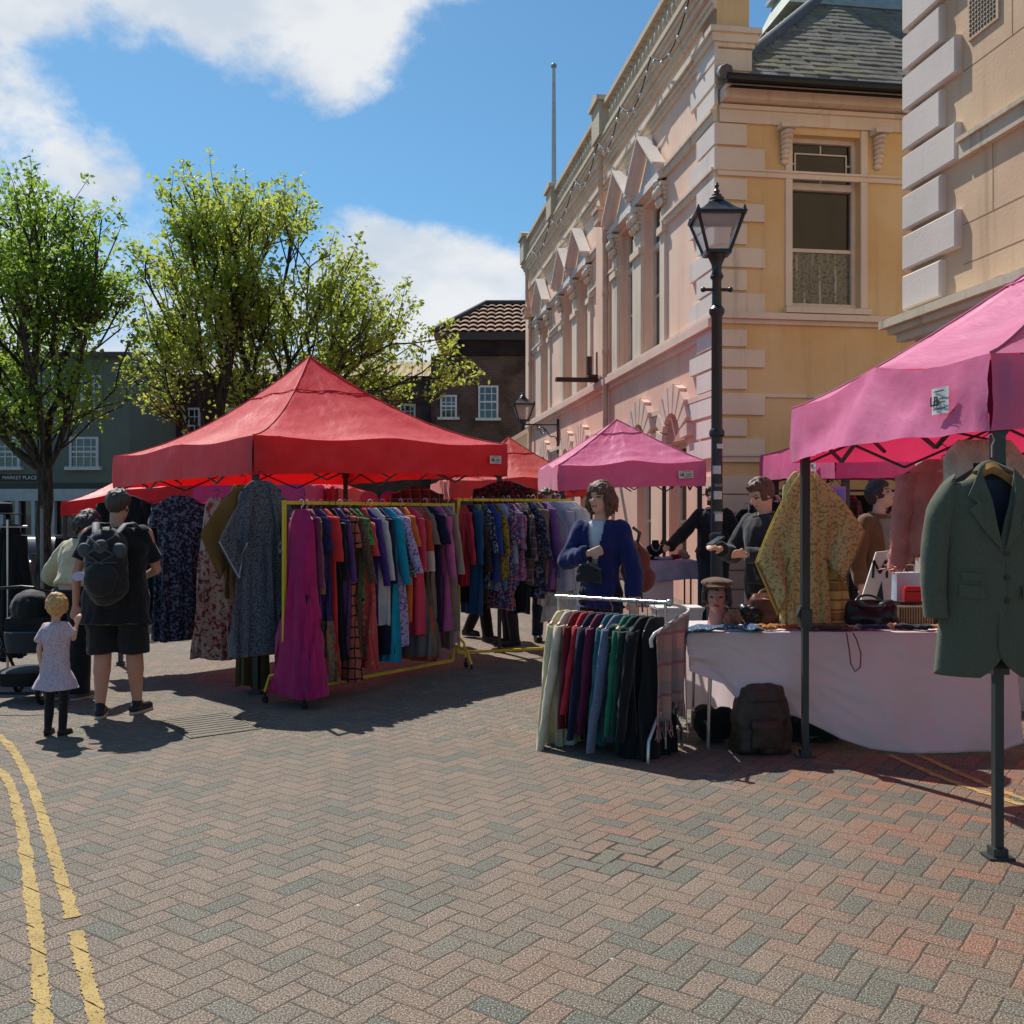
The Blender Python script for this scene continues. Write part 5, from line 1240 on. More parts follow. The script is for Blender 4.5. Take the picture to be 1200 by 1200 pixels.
def kimono(label, loc, rz, mat, L, w, tips, hem=.28, sd=.32, lining=None, seed=1, nameh='kimono', trim=None, depth=.06, hw=.2):
    """robe with broad hanging sleeves; tips: (x, z) of the two sleeve ends"""
    rn = random.Random(seed); t = garment(label, 'kimono', loc, rz, mat, L, w, hem, depth, 0, 0, seed=seed, name=nameh, slope=1.3, grp='kimonos')
    for (tx, tz), s_ in zip(tips, (-1, 1)):
        a = V((s_*.05, 0, -.085)); sh = V((s_*w, -.01, -.2)); tip = V((tx, -.03, tz))
        lowi = V((s_*w*.75, -.02, -.2-sd*1.35)); 
        lowt = tip+V((-s_*.06, .0, -sd)) if sd < .3 else tip+V((-s_*.16, 0, -sd))
        def fn(u, v, a=a, tip=tip, lowi=lowi, lowt=lowt, s_=s_):
            top = a.lerp(tip, u); top.z += .04*sin(pi*u); bot = lowi.lerp(lowt, u); p = top.lerp(bot, v)
            p.y += .05*sin(u*5+v*2+seed)*v+.03*sin(u*11+v*4)*v-.05; return p
        def fb(u, v, fn=fn): p = fn(u, v).copy(); p.y += .05+.03*sin(pi*v); p.z -= .02*v; return p
        b = MB(); b.grid(fn, 20, 12); b.mat(1 if lining else 0); b.grid(fb, 20, 12)
        o = b.build('sleeve', [mat, lining] if lining else mat, t, smooth=3.2); md = o.modifiers.new('s', 'SOLIDIFY'); md.thickness = .004
        if trim:
            q = MB(); q.tube([fn(k/12, 1.0) for k in range(13)]+[fn(1, 1-k/8) for k in range(1, 9)], .008, 5); q.build('sleeve_trim', trim, o)
    return t
PIPING = M('pale_piping', S(150, 150, 160), .8)
kimono('grey patterned kimono hung on the near leg of the red gazebo', hangp(306, 553, 8.5), .45, KIM, 1.5, .19, [(-.36, -.60), (.3, -.4)], .27, .3, None, 41, trim=PIPING, depth=.09)
kimono('ochre brown shawl-collared robe hung left of the grey kimono', hangp(285, 558, 8.75), .2, OCH, 1.0, .13, [(-.36, -.52), (.1, -.4)], .16, .38, None, 42)
# gold kimono at the right stall
GLD = f_('gold_brocade', 'floral', c(212, 198, 134), c(150, 146, 92), c(212, 176, 140), sc=1.7, tl=.25); GLD2 = f_('gold_stripe', 'band', c(206, 184, 118), c(170, 132, 84), c(146, 112, 78), sc=1.6, tl=.25)
kimono('gold kimono with green floral pattern hanging behind the tent leg over the stall', hangp(943, 540, 7.0), .0, GLD, 1.22, .16, [(-.36, -.72), (.40, -.50)], .19, .36, f_('gold_lining', 'plain', c(214, 190, 90), tl=.35), 43, trim=M('gold_edge', S(150, 110, 70), .7), depth=.1)
b = MB(); b.cb((0, 0, 0), .34, .09, .30); 
sk = garment('striped gold lower panel of fabric hanging inside the gold kimono', 'fabric', hangp(968, 590, 7.08), .05, GLD2, .92, .13, .2, .07, 0, 0, grp='kimonos', seed=44, hang=False, name='hanging_fabric')
# ---------------- tweed jacket on the near tent leg
TWG = f_('green_grey_tweed', 'leopard', c(90, 95, 80), c(78, 82, 69), sc=6, tl=0, sheen=.1, rough=.95); LIN = f_('jacket_lining', 'plain', c(40, 42, 46), tl=0); LIN2 = f_('pocket_lining', 'plain', c(62, 64, 76), tl=0)
jk = thing('tweed_jacket', 'green-grey tweed suit jacket on a wooden hanger hung from the near tent leg', 'jacket', P(1162, 528, 4.40), .04)
JL = .98
def prof(z):       # half width and depth of the jacket trunk at height z below the hook
    k = clamp((-z-.06)/JL, 0, 1)
    pts = [(0, .06, .03), (.05, .15, .055), (.10, .222, .07), (.2, .236, .085), (.45, .222, .085), (.7, .236, .09), (1, .262, .095)]
    for (a, w0, d0), (b_, w1, d1) in zip(pts, pts[1:]):
        if k <= b_: f = (k-a)/(b_-a); return lerp(w0, w1, f), lerp(d0, d1, f)
    return pts[-1][1:]
def front(side):
    def fn(u, v):     # u: centre edge -> side seam, v: top -> hem
        z = -.075-v*(JL-.06); w_, d_ = prof(z)
        vn = clamp((.40-v)/.40, 0, 1); cx = (.008 if side < 0 else -.022)-(.0)+side*.10*vn**1.0*1.0
        if v > .86: cx += side*.11*((v-.86)/.14)**2
        z -= (.0+.02*(1-u))*(v > .9)*(v-.9)*10*.2
        x = lerp(cx, side*w_, u); q = clamp(abs(x)/w_, 0, 1)
        y = -d_*sqrt(max(0, 1-q**2.6))-.004*(side > 0)*(1-u)
        y += .010*noise.noise(V((x*7, z*4, side)))+.005*noise.noise(V((x*20, z*9, side)))-.006*sin(clamp((v-.3)*5, 0, pi))*(1-u)
        zs = z+.045*0
        return V((x, y, zs-(.055*q**2 if v < .12 else 0)*(1-v/.12 if v < .12 else 0)))
    return fn
for side in (-1, 1):
    b = MB(); b.grid(front(side), 26, 40); o = b.build('front_panel', TWG, jk, smooth=3.2); md = o.modifiers.new('s', 'SOLIDIFY'); md.thickness = .006; md.offset = 1
b = MB(); b.grid(lambda u, v: V(((u*2-1)*prof(-.075-v*(JL-.07))[0], prof(-.075-v*(JL-.07))[1]*sqrt(max(0, 1-abs(u*2-1)**2.6)), -.082-v*(JL-.075)-(.055*abs(u*2-1)**2*max(0, 1-v/.12)))), 26, 40)
o = b.build('back_panel', [LIN], jk, smooth=3.2); md = o.modifiers.new('s', 'SOLIDIFY'); md.thickness = .006
b = MB(); b.grid(lambda u, v: V(((u*2-1)*(prof(-.08-v*.45)[0]-.02), .02, -.08-v*.45)), 8, 8); b.build('inner_lining', LIN2, jk, smooth=3.2)
b = MB(); b.grid(lambda u, v: V(((u*2-1)*.075, .018-.0*u, -.055-v*.075)), 8, 4); b.build('neck_lining', LIN, jk)
b = MB(); b.tube([V((.088*sin(a), .02-.055*(1-cos(a))*.0-.05*sin(abs(a))**2, -.052-.05*abs(sin(a))**1.5)) for a in [(-1.35+k*.15) for k in range(19)]], .017, 8, sq=.6); b.build('collar', TWG, jk, smooth=3.2)
for side in (-1, 1):
    def yof(x, z): w_, d_ = prof(z); return -d_*sqrt(max(0, 1-(abs(x)/w_)**2.6))-.013
    z_b = -.075-.40*(JL-.06)
    po = [(side*.075, -.075), (side*.118, -.145), (side*.150, -.205), (side*.112, -.235), (side*.150, -.262), (side*.075, -.37), (side*.006, z_b), (side*.03, -.33), (side*.052, -.22)]
    b = MB(); b.prism([V((x, yof(x, z)-.004, z)) for x, z in po], (0, -.006, 0)); o = b.build('lapel', TWG, jk)
    md = o.modifiers.new('b', 'BEVEL'); md.width = .0025; md.segments = 2
    rs = []
    for i in range(12):
        f = i/11; c0 = V((side*(.205+.065*f-.02*f*f+.035*sin(f*2.6)), .0-.03*f, -.140-f*.60)); q0 = min(1, .55+f*3); rx_ = (.064-.014*f)*q0; ry_ = (.062-.012*f)*q0
        rs.append([c0+V((rx_*cos(2*pi*j/18)+.004*noise.noise(V((f*9, j, side))), ry_*sin(2*pi*j/18)+.005*noise.noise(V((f*7, j*.7, side*2))), (-.035*cos(2*pi*j/18)*side*max(0, 1-f*4)))) for j in range(18)])
    b = MB(); b.rings(rs); b.build('sleeve', TWG, jk, smooth=1.2)
    b = MB(); zf = -.60; xs_ = [side*.085, side*.185]
    b.prism([V((xs_[0], yof(xs_[0], zf)-.002, zf)), V((xs_[1], yof(xs_[1], zf)-.0, zf+.008)), V((xs_[1], yof(xs_[1], zf-.05)-.002, zf-.047)), V((xs_[0], yof(xs_[0], zf-.05)-.004, zf-.052))], (0, -.005, 0)); b.build('pocket_flap', TWG, jk)
    if side < 0: 
        b = MB(); b.prism([V((-.09, yof(.09, -.55)-.001, -.545)), V((-.175, yof(.175, -.55), -.538)), V((-.175, yof(.175, -.58)-.001, -.57)), V((-.09, yof(.09, -.58)-.003, -.578))], (0, -.004, 0)); b.build('ticket_pocket', TWG, jk)
for z in (-.455, -.56, -.66):
    b = MB(); b.lathe([(.002, 0), (.011, .001), (.012, .005), (.004, .006)], (0, 0, 0), 12); b.v = [V((v.x+.012, yof(.012, z)-.006-v.z, z+v.y)) for v in b.v]; b.build('button', M('horn_button', S(52, 42, 36), .4), jk, smooth=.6)
b = MB(); b.rings([[V((s_*.17*k, yy, -.072-.13*abs(k)**1.4+zz)) for yy, zz in ((-.02, 0), (0, .022), (.02, 0), (0, -.03))] for s_ in (1,) for k in [q/10 for q in range(-10, 11)]])
b.build('hanger', WOODH, jk, smooth=.8)
b = MB(); b.tube([(.0, 0, -.03), (0, 0, .02), (.012, 0, .045), (0, 0, .075), (-.022, 0, .06)], .003, 6); b.build('hanger_hook', CHR, jk)
# ---------------- fuzzy pink jacket and cream fur
def furry(o, n, ln, mat, seed):
    rn = random.Random(seed); me = o.data; me.calc_loop_triangles(); b = MB(); tris = me.loop_triangles; ar = [t_.area for t_ in tris]
    for t_ in rn.choices(tris, ar, k=n):
        a, e, f = [me.vertices[i].co for i in t_.vertices]; r1, r2 = rn.random(), rn.random()
        if r1+r2 > 1: r1, r2 = 1-r1, 1-r2
        p = a+(e-a)*r1+(f-a)*r2; nn = (t_.normal+V((rn.gauss(0, .45), rn.gauss(0, .45), rn.gauss(0, .4)-.45))).normalized(); L = ln*rn.uniform(.5, 1.3); s_ = perp(nn)[0]*ln*.09
        b.add([p-s_, p+s_, p+nn*L*.6+V((0, 0, -L*.1)), p+nn*L+V((0, 0, -L*.3))], [(0, 1, 2), (1, 3, 2)])
    return b.build('pile', mat, o)
FZP = f_('fuzzy_pink', 'plain', c(244, 170, 158), tl=.5); FZC = f_('cream_fur', 'plain', c(236, 220, 196), tl=.3)
o = garment('fluffy salmon pink mohair jacket hanging under the pink gazebo', 'jacket', hangp(1104, 522, 5.35), -.15, FZP, .52, .21, .2, .085, .52, .065, grp='coats under the pink gazebo', seed=401, hmat=DWOOD, wood=True, sang=.12, fold=.4); furry(o, 14000, .05, f_('pink_pile', 'plain', c(246, 190, 176), tl=.6), 1)
o = garment('cream fur stole spread on the tent frame above the tweed jacket', 'stole', hangp(1153, 498, 4.95), .05, FZC, .40, .21, .25, .09, 0, 0, grp='coats under the pink gazebo', seed=402, fold=.4, neck=.13); furry(o, 12000, .06, f_('cream_pile', 'plain', c(240, 226, 204), tl=.6), 2)
# ================================================================ people
SKIN = M('skin', S(206, 160, 138), .55, .06, 12, .06, 90, 0., .35); SKIN2 = M('skin_warm', S(190, 138, 116), .55, .06, 12, .06, 90, 0., .35)
LIP = M('lip', S(164, 92, 86), .5, .05); EYE = M('eye_dark', S(48, 36, 32), .2, .05); EYEW = M('eye_white', S(205, 200, 195), .3, .03)
def hairm(n, c1): return M('hair_'+n, c1, .5, .35, 40, .9, 220, 0., .5, .004)
H_BR = hairm('brown', S(70, 50, 40)); H_DK = hairm('dark', S(44, 34, 30)); H_BL = hairm('blond', S(196, 150, 92)); H_GR = hairm('greying', S(66, 54, 46)); H_AU = hairm('auburn', S(96, 60, 44))
def person(label, x, y, rz, H=1.75, girth=1., lean=0., head=(0., 0.), arms=None, legs=None, top=None, bottom=None, shoe=None, hair=None, skin=SKIN, vox=.011, grp='people at the market', side_lean=0., child=False, z=None, beard=None, seed=1, bare_feet=False):
    s = H/1.75; hs = 1.28 if child else 1.0
    rt = Matrix.Rotation(rz, 4, 'Z')
    PV = V((0, 0, .95)); TM = Matrix.Translation(PV) @ Matrix.Rotation(lean, 4, 'X') @ Matrix.Rotation(side_lean, 4, 'Y') @ Matrix.Translation(-PV)
    U = lambda p: (TM @ V(p))
    shx = .178*(.5+.5*girth)
    if child: shx = .15
    sh = [U((-shx, .0, 1.425)), U((shx, .0, 1.425))]
    arms = arms or [None, None]; A = []
    for i, sg in enumerate((-1, 1)):
        a = arms[i] or ((sg*(shx+.07), .03, 1.13), (sg*(shx+.09), -.05, .88), (0, -.05, -1))
        A.append([V(a[0]), V(a[1]), V(a[2]).normalized()])
    Lg = []
    for i, sg in enumerate((-1, 1)):
        a = (legs or [None, None])[i] or ((sg*.095, -.015, .5), (sg*.1, .03, .085), (sg*.15, -1, 0)); Lg.append([V(a[0]), V(a[1]), V(a[2]).normalized()])
    g = girth
    torso = lambda m, z0=.86: [(0, .005, zz, (rx*(g if zz < 1.35 else .5+.5*g)+m), ry*g+m) for zz, rx, ry in ((.84, .155, .11), (.93, .165, .12), (1.02, .15, .108), (1.1, .138, .1), (1.2, .148, .108), (1.3, .165, .115), (1.38, .165, .1), (1.43, .135, .08), (1.465, .085, .062)) if zz >= z0-.001]
    # head frame
    nk = U((0, .01, 1.455)); HC = U((0, -.012, 1.635)); 
    if child: HC = U((0, -.012, 1.66))
    HM_ = Matrix.Translation(HC) @ Matrix.Rotation(lean*.3+head[1], 4, 'X') @ Matrix.Rotation(head[0], 4, 'Z') @ Matrix.Scale(hs, 4)
    h3 = HM_.to_3x3()
    b = MB()
    b.loft(torso(-.012), 24, TM)
    b.cap(nk-V((0, 0, .03)), HM_ @ V((0, .02, -.06)), .056, .052)
    def HE(c, r): b.ell(HM_ @ V(c), r, h3)
    HE((0, .012, .03), (.074, .092, .085)); HE((0, -.02, -.035), (.062, .072, .085)); HE((0, -.055, -.085), (.034, .034, .028))
    HE((0, -.075, .03), (.045, .025, .022)); 
    b.cap(HM_ @ V((0, -.088, .012)), HM_ @ V((0, -.112, -.025)), .009*hs, .014*hs); HE((-.011, -.1, -.03), .008); HE((.011, -.1, -.03), .008)
    HE((0, -.09, -.058), (.021, .012, .0055)); HE((0, -.088, -.067), (.018, .012, .006)); HE((-.035, -.065, -.02), (.022, .022, .02)); HE((.035, -.065, -.02), (.022, .022, .02))
    for sg in (-1, 1): HE((sg*.076, .012, -.005), (.009, .02, .032))
    for i, sg in enumerate((-1, 1)):
        e, w_, hd = A[i]; b.cap(sh[i]-V((0, 0, .01)), e, .05*g**.5, .037); b.cap(e, w_, .038, .026)
        # hand: palm and five curled fingers
        q = 1.05 if not child else 1.15; u = hd.cross(V((0, 1, 0))); u = u.normalized() if u.length > .2 else V((1, 0, 0)); pn = hd.cross(u).normalized()   # u across palm, pn palm normal
        pc = w_+hd*.05*q; b.cap(w_+hd*.01, w_+hd*.075*q, .026*q, .036*q, side=u, q=.45)
        for k, (ox, ln) in enumerate(((-.029, .058), (-.010, .068), (.010, .064), (.028, .05))):
            f0 = w_+hd*.075*q+u*ox*q; f1 = f0+(hd+pn*.25).normalized()*ln*.5*q; f2 = f1+(hd+pn*.9).normalized()*ln*.5*q
            b.cap(f0, f1, .0098*q, .0092*q, n=8); b.cap(f1, f2, .0092*q, .0075*q, n=8)
        th0 = w_+hd*.03*q-u*.026*q*(-sg if False else 1); t1 = th0+(hd*.7-u*.6+pn*.35).normalized()*.035*q; b.cap(th0, t1, .012*q, .011*q, n=8); b.cap(t1, t1+(hd+pn*.5).normalized()*.03*q, .011*q, .008*q, n=8)
    hips = [V((-.09*g, 0, .92)), V((.09*g, 0, .92))]
    for i in range(2):
        k, a, td = Lg[i]; gg = g**.5; b.cap(hips[i], k, .085*gg, .054*gg); b.cap(k, k.lerp(a, .35), .055*gg, .056*gg); b.cap(k.lerp(a, .3), a, .055*gg, .036); b.cap(a-td*.03-V((0, 0, .04)), a+td*.13-V((0, 0, .055)), .034, .026, side=td.cross(V((0, 0, 1))))
    sc = Matrix.Scale(s, 4)
    for i_ in range(len(b.v)): b.v[i_] = sc @ b.v[i_]
    m = remesh(b, vox, 2)
    hinv = HM_.inverted()
    for fi, f in enumerate(m.f):
        c_ = hinv @ (sum((m.v[i] for i in f), V())/len(f)/s)
        if c_.y < -.05:
            if abs(c_.z+.062) < .0075 and abs(c_.x) < .022: m.m[fi] = 1
            for sg in (-1, 1):
                if ((c_.x-sg*.031)/.014)**2+((c_.z-.008)/.0075)**2 < 1: m.m[fi] = 2
                if abs(c_.z-.03) < .005 and abs(c_.x-sg*.032) < .017: m.m[fi] = 3
    hair = hair or ('short', H_BR)
    o = m.build('person', [skin, LIP, EYE, hair[1]], None, smooth=3.2); o.location = (x, y, gz(x, y) if z is None else z); o.rotation_euler = (0, 0, rz); tag(o, label, 'person', grp)
    def cl(name, mb, mat, disp=.008, ds=9., cut=None, v=None, an=(1, 1, .6), sm=2):
        for i_ in range(len(mb.v)): mb.v[i_] = sc @ mb.v[i_]
        q = remesh(mb, v or vox*1.15, sm, disp, ds, (lambda p: cut(p/s)) if cut else None, seed, an); return q.build(name, mat, o, smooth=3.2)
    if top:
        mg = top.get('m', .018); hz = top.get('hem', .9); q = MB(); rr = torso(mg, .84)
        if hz < .84: rr = [(0, .005, hz, (.175*g+mg*1.5+top.get('flare', 0)), .125*g+mg*1.3+top.get('flare', 0))]+rr
        elif hz > .84: rr = [r_ for r_ in rr if r_[2] >= hz]; 
        q.loft(rr, 28, TM if hz > .7 else TM)
        for i in range(2):
            e, w_, hd = A[i]; q.cap(sh[i].lerp(U((0, 0, 1.40)), .12)+V((0, 0, -.012)), sh[i].lerp(e, .98 if top.get('sleeve', 'long') == 'long' else .72), .052*g**.5+mg*.7, .043+mg*(1.1 if top.get('sleeve', 'long') == 'long' else 1.4), flat=top.get('sleeve', 'long') != 'long')
            if top.get('sleeve', 'long') == 'long': q.cap(e, e.lerp(w_, .97), .044+mg*1.05, .033+mg*1.0, flat=True)
        cut = top.get('cut'); TI = TM.inverted()
        cl(top.get('name', 'jacket'), q, top['mat'], top.get('disp', .015), 9., (lambda p: cut(TI @ p)) if cut else None)
        if top.get('collar'):
            q = MB(); q.tube([U((.085*cos(a), .005+.07*sin(a), 1.47+.012*sin(a))) for a in [2*pi*k/20 for k in range(20)]], .02, 8, closed=True); q.v = [sc @ v for v in q.v]; q.build('collar', top['mat'], o, smooth=3.2)
    if top and top.get('under'):
        q = MB(); q.loft(torso(.004, .93), 24, TM); cl('shirt', q, top['under'], .003)
    if bottom:
        kind = bottom.get('kind', 'trousers'); q = MB(); mg = bottom.get('m', .018)
        if kind in ('trousers', 'shorts'):
            q.loft([(0, .005, zz, rx*g+mg, ry*g+mg) for zz, rx, ry in ((.84, .15, .11), (.93, .158, .115), (1.0, .145, .105))], 24)
            for i in range(2):
                k, a, td = Lg[i]; gg = g**.5; q.cap(hips[i], k if kind == 'trousers' else hips[i].lerp(k, .6), .088*gg+mg, (.062 if kind == 'trousers' else .07)*gg+mg)
                if kind == 'trousers': q.cap(k, a-V((0, 0, .03)), .06*gg+mg, .05+mg*bottom.get('leg', 1.), flat=True)
                else: q.cap(k.lerp(hips[i], .3), k+V((0, 0, .0)), .075*gg+mg, .070*gg+mg*1.2, flat=True)
        else:
            q.loft([(0, 0, bottom['hem'], .17*g+bottom.get('flare', .06), .13*g+bottom.get('flare', .06)), (0, 0, (bottom['hem']+.95)/2, .165*g+mg+.02, .13*g+mg), (0, 0, .95, .15*g+mg, .115*g+mg), (0, 0, 1.02, .14*g+mg, .1*g+mg)], 28)
        cl(kind if kind != 'skirt' else 'skirt', q, bottom['mat'], .008)
    if shoe is not None:
        for i in range(2):
            k, a, td = Lg[i]; q = MB(); base = V((a.x, a.y, 0)); zl = a.z-.085
            q.cap(base-td*.045+V((0, 0, .045+zl)), base+td*.15+V((0, 0, .035+zl)), .043, .037, side=td.cross(V((0, 0, 1)))); q.cap(base-td*.03+V((0, 0, .05+zl)), base-td*.0+V((0, 0, .1+zl)), .042, .04)
            for v in range(len(q.v)): q.v[v].z = max(q.v[v].z, .012+zl)
            so_ = cl('shoe', q, shoe[0], .0, v=.012)
            q = MB(); lt = td.cross(V((0, 0, 1)))
            q.prism([s*(base+td*(.055+.145*cos(2*pi*k_/16))+lt*.046*sin(2*pi*k_/16)*(1.0)+V((0, 0, zl+.002))) for k_ in range(16)], (0, 0, .02*s)); q.build('sole', shoe[1], so_, smooth=.7)
    # hair
    kind, hm = hair; q = MB(); rn = random.Random(seed+4); n = 230
    for k in range(n):
        zz = 1-2*(k+.5)/n; rr_ = sqrt(1-zz*zz); a = k*2.39996; d_ = V((rr_*cos(a), rr_*sin(a), zz))
        p = V((d_.x*.078, .014+d_.y*.096, .03+d_.z*.094))
        face = p.y < -.035 and p.z < (.062 if kind != 'fringe' else .04)
        if kind in ('short', 'crop'):
            if face or p.z < -.035-(.03 if p.y > .04 else 0) or (abs(p.x) > .06 and p.z < -.0 and p.y < .0): continue
            r0 = .016 if kind == 'short' else .0115; q.cap(HM_ @ p, HM_ @ (p+V((d_.x*.008+rn.uniform(-.01, .01), .0-.012, .012+rn.uniform(-.006, .01)))), r0*hs, r0*.8*hs, n=8)
        elif kind in ('bob', 'fringe'):
            if face or (p.y < -.01 and p.z < .0 and abs(p.x) < .055) or p.z < -.05: continue
            dn = V((d_.x*.045, d_.y*.03, -.045-.05*rn.random())) if p.z < .07 else V((d_.x*.03, -.02, -.01))
            if p.y < -.03: dn = V((d_.x*.03, -.004, -.012))
            q.cap(HM_ @ (p*1.03), HM_ @ (p*1.03+dn), .019*hs, .011*hs, n=8)
        elif kind == 'curly':
            if face or p.z < -.055: continue
            q.ell(HM_ @ (p*1.07+V((rn.uniform(-.01, .01), rn.uniform(-.01, .01), rn.uniform(-.01, .01)))), .024*hs, n=8)
    if kind in ('bob', 'fringe'):
        for sg in (-1, 1):
            for k in range(9): 
                yy = -.035+k*.013; q.cap(HM_ @ V((sg*.074, yy, .03)), HM_ @ V((sg*(.078+.016*rn.random()), yy+.006*rn.uniform(-1, 1), -.065-.045*rn.random())), .017*hs, .008*hs, n=8)
        for k in range(10): xx = -.062+k*.0138; q.cap(HM_ @ V((xx*.8, -.055, .105)), HM_ @ V((xx*1.1, -.088, .062-.03*abs(xx)/.06)), .014*hs, .007*hs, n=8)
    cl('hair', q, hm, .009, 38., v=.009 if not child else .008, an=(1, 1, .35), sm=1)
    if beard:
        q = MB()
        for k in range(60):
            a = -pi*.02-pi*.96*(k%20)/19; lv = k//20; q.ell(HM_ @ V((.058*cos(a), -.02+.068*sin(a)*1.05, -.055-.024*lv)), .015, n=8)
        cl('beard', q, hm, .003, 30., v=.009)
    return o
def below(px, Y): return (px-600)/F*Y
NAVJ = f_('workwear_blue', 'plain', S(20, 32, 88), tl=0, rough=.9); BLKT = f_('black_tee', 'plain', S(20, 21, 24), tl=0); BLKS = f_('black_shorts', 'plain', S(30, 31, 32), tl=0); JEAN = f_('dark_jeans', 'plain', S(30, 38, 58), tl=0); CRS = f_('cream_sweater', 'plain', S(214, 202, 166), tl=.1)
DKGY = f_('charcoal_cloth', 'plain', S(40, 40, 44), tl=0); BRJ = f_('brown_jacket', 'plain', S(112, 76, 50), tl=0); GYT = f_('grey_tee', 'plain', S(134, 124, 116), tl=0); PKD = f_('pale_pink_dress', 'leopard', S(214, 194, 204), S(196, 172, 186), sc=1.6, tl=.2); SHB = M('shoe_black', S(26, 26, 28), .5); SHW = M('shoe_sole_white', S(170, 168, 160), .6); SHG = M('shoe_grey', S(96, 92, 92), .6); TWT = f_('white_tee', 'plain', S(196, 200, 206), tl=0)
# man with the backpack, seen from behind, holding the child's hand
MX, MY = below(136, 7.9), 7.9
person('person in black T-shirt and shorts wearing a backpack beside the small child', MX, MY, pi+.05, 1.80, 1.42, lean=.06, head=(-.15, .12), skin=SKIN2,
       arms=[((-.27, -.14, 1.13), (-.1, -.34, 1.06), (.5, -.6, .1)), ((.30, .0, 1.13), (.33, -.06, .87), (.12, -.05, -1))],
       legs=[((-.13, -.03, .49), (-.13, -.1, .085), (-.3, -1, 0)), ((.1, .0, .49), (.1, .06, .085), (.2, -1, 0))],
       top={'mat': BLKT, 'm': .022, 'hem': .72, 'sleeve': 'short', 'name': 't_shirt'}, bottom={'kind': 'shorts', 'mat': BLKS, 'm': .03}, shoe=(SHB, SHW), hair=('crop', H_GR), vox=.010, seed=2)
# the backpack
bp = thing('backpack', 'black backpack with mesh pockets worn by the person in black', 'backpack', (MX+.03, MY-.26, .0), .05)
BPK = f_('backpack_nylon', 'plain', S(30, 31, 34), tl=0, rough=.6); BPG = f_('backpack_grey', 'plain', S(74, 76, 80), tl=0, rough=.6)
b = MB(); b.ell((0, -.02, 1.24), (.17, .12, .27)); b.ell((0, .0, 1.1), (.175, .13, .2)); b.ell((0, .03, 1.35), (.15, .1, .16)); b.build_ = None
q = remesh(b, .012, 2, .014, 9.); q.build('main_pocket', BPK, bp, smooth=3.2)
b = MB(); b.ell((0, -.125, 1.12), (.13, .06, .14)); remesh(b, .01, 2, .01, 10).build('front_pocket', BPK, bp, smooth=3.2)
b = MB()
for k, (x0, z0, x1, z1) in enumerate(((-.1, 1.44, .1, 1.3), (.1, 1.44, -.1, 1.3), (-.1, 1.3, .1, 1.18), (.1, 1.3, -.1, 1.18), (-.12, 1.24, .12, 1.24))): b.tube([(x0, -.12, z0), ((x0+x1)/2, -.165, (z0+z1)/2), (x1, -.13, z1)], .006, 6)
b.build('bungee_cord', BPG, bp, smooth=1.)
for x in (-.13, 0., .13):
    b = MB(); b.ell((x, -.09 if x else -.12, 1.33+(.03 if x == 0 else 0)), (.055, .035, .06)); remesh(b, .009, 1, .008, 14).build('mesh_pocket', BPG, bp, smooth=3.2)
for sg in (-1, 1):
    b = MB(); b.tube([(sg*.08, .0, 1.46), (sg*.11, .08, 1.53), (sg*.14, .17, 1.54), (sg*.16, .26, 1.5)], .028, 8, sq=.35); b.build('shoulder_strap', BPG, bp, smooth=1.)
b = MB(); b.tube([(-.04, -.0, 1.49), (-.03, -.03, 1.54), (.03, -.03, 1.54), (.04, 0, 1.49)], .008, 6); b.build('grab_handle', BPK, bp)
b = MB(); b.lathe([(.001, 0), (.05, 0), (.05, .008), (.001, .01)], (0, 0, 0), 16); b.v = [V((v.x-.2, -.02-v.z, 1.13+v.y*.7)) for v in b.v]; b.build('badge', M('badge_lilac', S(190, 180, 214), .5), bp)
# the child
CX, CY = below(66, 7.2), 7.2
ch = person('small child in a pale pink dress and dark tights with curly blond hair', CX, CY, pi-.1, .98, .95, head=(.3, .1), child=True, skin=SKIN, vox=.0085,
       arms=[((-.2, -.06, 1.25), (-.21, -.12, 1.42), (-.15, -.2, .9)), ((.2, .06, 1.12), (.2, .0, .86), (.1, -.1, -1))],
       top={'mat': PKD, 'm': .03, 'hem': .60, 'flare': .10, 'sleeve': 'short', 'name': 'dress', 'disp': .014}, bottom={'kind': 'trousers', 'mat': BLKS, 'm': .004, 'leg': .5}, shoe=(SHB, SHB), hair=('curly', H_BL), seed=3)
# woman in the cream sweater, leaning over the pushchair
person('person in a cream sweater and black trousers leaning over the pushchair', below(83, 8.75), 8.75, pi-.25, 1.70, .98, lean=.34, head=(.3, .35), 
       arms=[((-.24, -.22, 1.08), (-.2, -.42, 1.06), (.1, -1, -.1)), ((.42, -.22, 1.1), (.3, -.42, .98), (-.3, -1, -.3))],
       top={'mat': CRS, 'm': .034, 'hem': .98, 'name': 'sweater'}, bottom={'mat': BLKT, 'm': .03, 'leg': 1.8}, shoe=(SHG, SHW), hair=('bob', H_DK), vox=.011, seed=4)
# woman in the navy jacket behind the chrome rail
def vcut(p): return p.y < -.02 and p.z > 1.08 and (abs(p.x+.015) < .008+.062*clamp((p.z-1.08)/.36, 0, 1))
WX, WY = below(704, 7.9), 7.9
person('person in a dark blue work jacket and white top standing behind the chrome rail', WX, WY, -.35, 1.83, .86, head=(-.3, .0), 
       arms=[((-.25, -.08, 1.15), (-.04, -.22, 1.22), (1, -.2, .25)), ((.25, .0, 1.13), (.27, -.04, .88), (0, -.1, -1))],
       top={'mat': NAVJ, 'm': .030, 'hem': .80, 'name': 'jacket', 'under': TWT, 'cut': vcut, 'disp': .022, 'collar': 0}, bottom={'mat': BLKT, 'm': .02}, shoe=(SHB, SHB), hair=('fringe', H_AU), vox=.0095, seed=5)
bg_ = thing('shoulder_bag', 'small black shoulder bag under the arm of the person in the blue jacket', 'bag', (WX-.13, WY-.30, .0), -.2)
